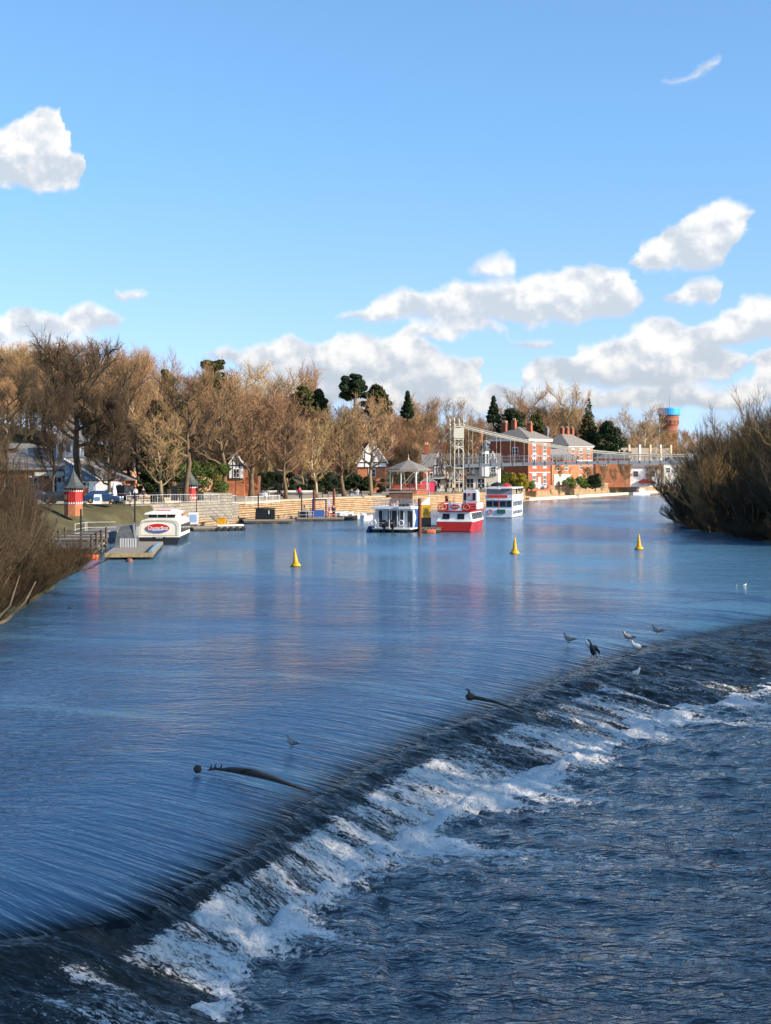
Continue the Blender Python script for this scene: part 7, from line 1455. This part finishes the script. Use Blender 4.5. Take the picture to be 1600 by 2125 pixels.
for px, py, rz, s, bk, bl, lb in [(1182, 1330, 2.6, 1.15, GB, GM_, 'brown young gull alone, farthest left of the group on the weir crest'), (1305, 1326, 2.7, 1.15, GB, GM_, 'brown gull standing in shallow water above the black-backed gull'), (1365, 1312, 2.5, 1.2, GB, GM_, 'brown gull farthest right on the weir crest'), (1224, 1344, 2.2, 1.15, GM_, GW, 'pale brown gull directly behind the cormorant'), (607, 1548, 2.3, .95, GB, GM_, 'brown mottled gull standing alone above the driftwood log on the smooth lip')]:
    p = on(px, py + 4, -.06); bird(lb, (p.x, p.y, .0), rz, bk, bl, s, group='gulls at the weir')
p = on(1324, 1352, -.1); bird('black-backed gull with white head standing on the weir crest', (p.x, p.y, -.03), 2.9, GK, GW, 1.25, group='gulls at the weir')
p = on(1226, 1379, -.25); bird('white gull standing just in front of the cormorant', (p.x, p.y - .15, -.16), .6, GM_, GM_, 1.0, group='gulls at the weir')
p = on(1317, 1401, -.5); bird('white gull sitting low on the dark face of the weir', (p.x, p.y, -.52), .3, GM_, GW, 1.0, group='gulls at the weir')
p = on(1229, 1372, -.22); bird('black cormorant drying its half-open wings on the weir crest', (p.x, p.y + .1, -.12), 2.8, GK, GK, 1.15, 'cormorant', 'cormorant')
p = on(1528, 1216, 0); bird('dark bird swimming left of the white one on the open river', (p.x, p.y, -.03), 1.0, GK, GB, .6, swim=True, cat='bird'); p = on(1546, 1214, 0); bird('white bird swimming right of the dark one on the open river', (p.x, p.y, -.03), .5, GW, GW, .5, swim=True, cat='bird')
p = on(1404, 1081, 0); bird('dark duck swimming at the tip of the right thicket', (p.x, p.y, -.03), 3.1, GK, GB, 1.6, swim=True, cat='duck'); p = on(145, 1262, 0); bird('small dark bird swimming beside the left thicket', (p.x, p.y, -.03), 1.2, GK, GB, .8, swim=True, cat='bird')
DRIFT = mat('driftwood', (.075, .052, .036), .8, .45, 6, bump=.03, stretch=(1, 4, 4))
m = MB(); lp = [(432,1598,.02),(446,1595,.03),(462,1597,.05),(480,1597,.07),(500,1600,.08),(522,1603,.08),(543,1609,.06),(565,1615,.02),(590,1624,-.04),(618,1634,-.12),(645,1643,-.24)]
m.path([on(a_, b_, c_) for a_, b_, c_ in lp], [.02, .04, .045, .075, .085, .10, .08, .07, .05, .04, .02], 7)
m.path([on(500, 1600, .1), on(512, 1596, .2), on(530, 1601, .16)], [.03, .02, .008], 5)
for px, py in ((437, 1592), (446, 1590), (458, 1591)): q = on(px, py + 4, .02); m.rod(q, q + Vector((.03, 0, .13)), .03, .01, 6)
tag(m.build('driftwood_log', DRIFT, smooth=True), 'long brown driftwood log stranded across the smooth lip of the weir', 'log')
q = on(410, 1600, 0); tag(MB().blob((q.x, q.y, .05), (.11, .09, .11), 8, 6).build('driftwood_stump', DRIFT), 'small knobbly stump poking from the water left of the driftwood log', 'log')
m = MB(); q = on(976, 1452, 0); m.blob((q.x, q.y, .10), (.17, .13, .13), 8, 6); m.path([q + Vector((.0, 0, .08)), q + Vector((-.05, .1, .30)), q + Vector((-.16, .1, .34))], [.06, .04, .015], 5); m.path([q + Vector((.1, 0, .08)), q + Vector((.8, -.6, .02)), q + Vector((1.7, -1.2, -.25))], [.08, .05, .02], 6); tag(m.build('stranded_branch', DRIFT), 'dark snagged stump with a trailing branch on the crest in mid picture', 'log')
def reeds():
    REED = mat('reed', (.38, .28, .15), .9, .25, 6); rs = random.Random(8); n = 0
    for px in (1556, 1561, 1567, 1573, 1578, 1586, 1590, 1563, 1570):
        p = on(px, 1112 + rs.uniform(-2, 2)); h = rs.uniform(1.3, 2.6); m = MB(); m.path([(0, 0, -.2), (rs.uniform(-.05, .05), 0, h * .6), (rs.uniform(-.12, .12), 0, h)], [.03, .025, .012], 5)
        tag(m.build('reed_stem', REED, loc=(p.x, p.y, 0)), 'tall pale dead reed stem at the foot of the right thicket, %s of the clump' % ORD[n], 'reed', 'dead reed stems at the foot of the right thicket'); n += 1
reeds()
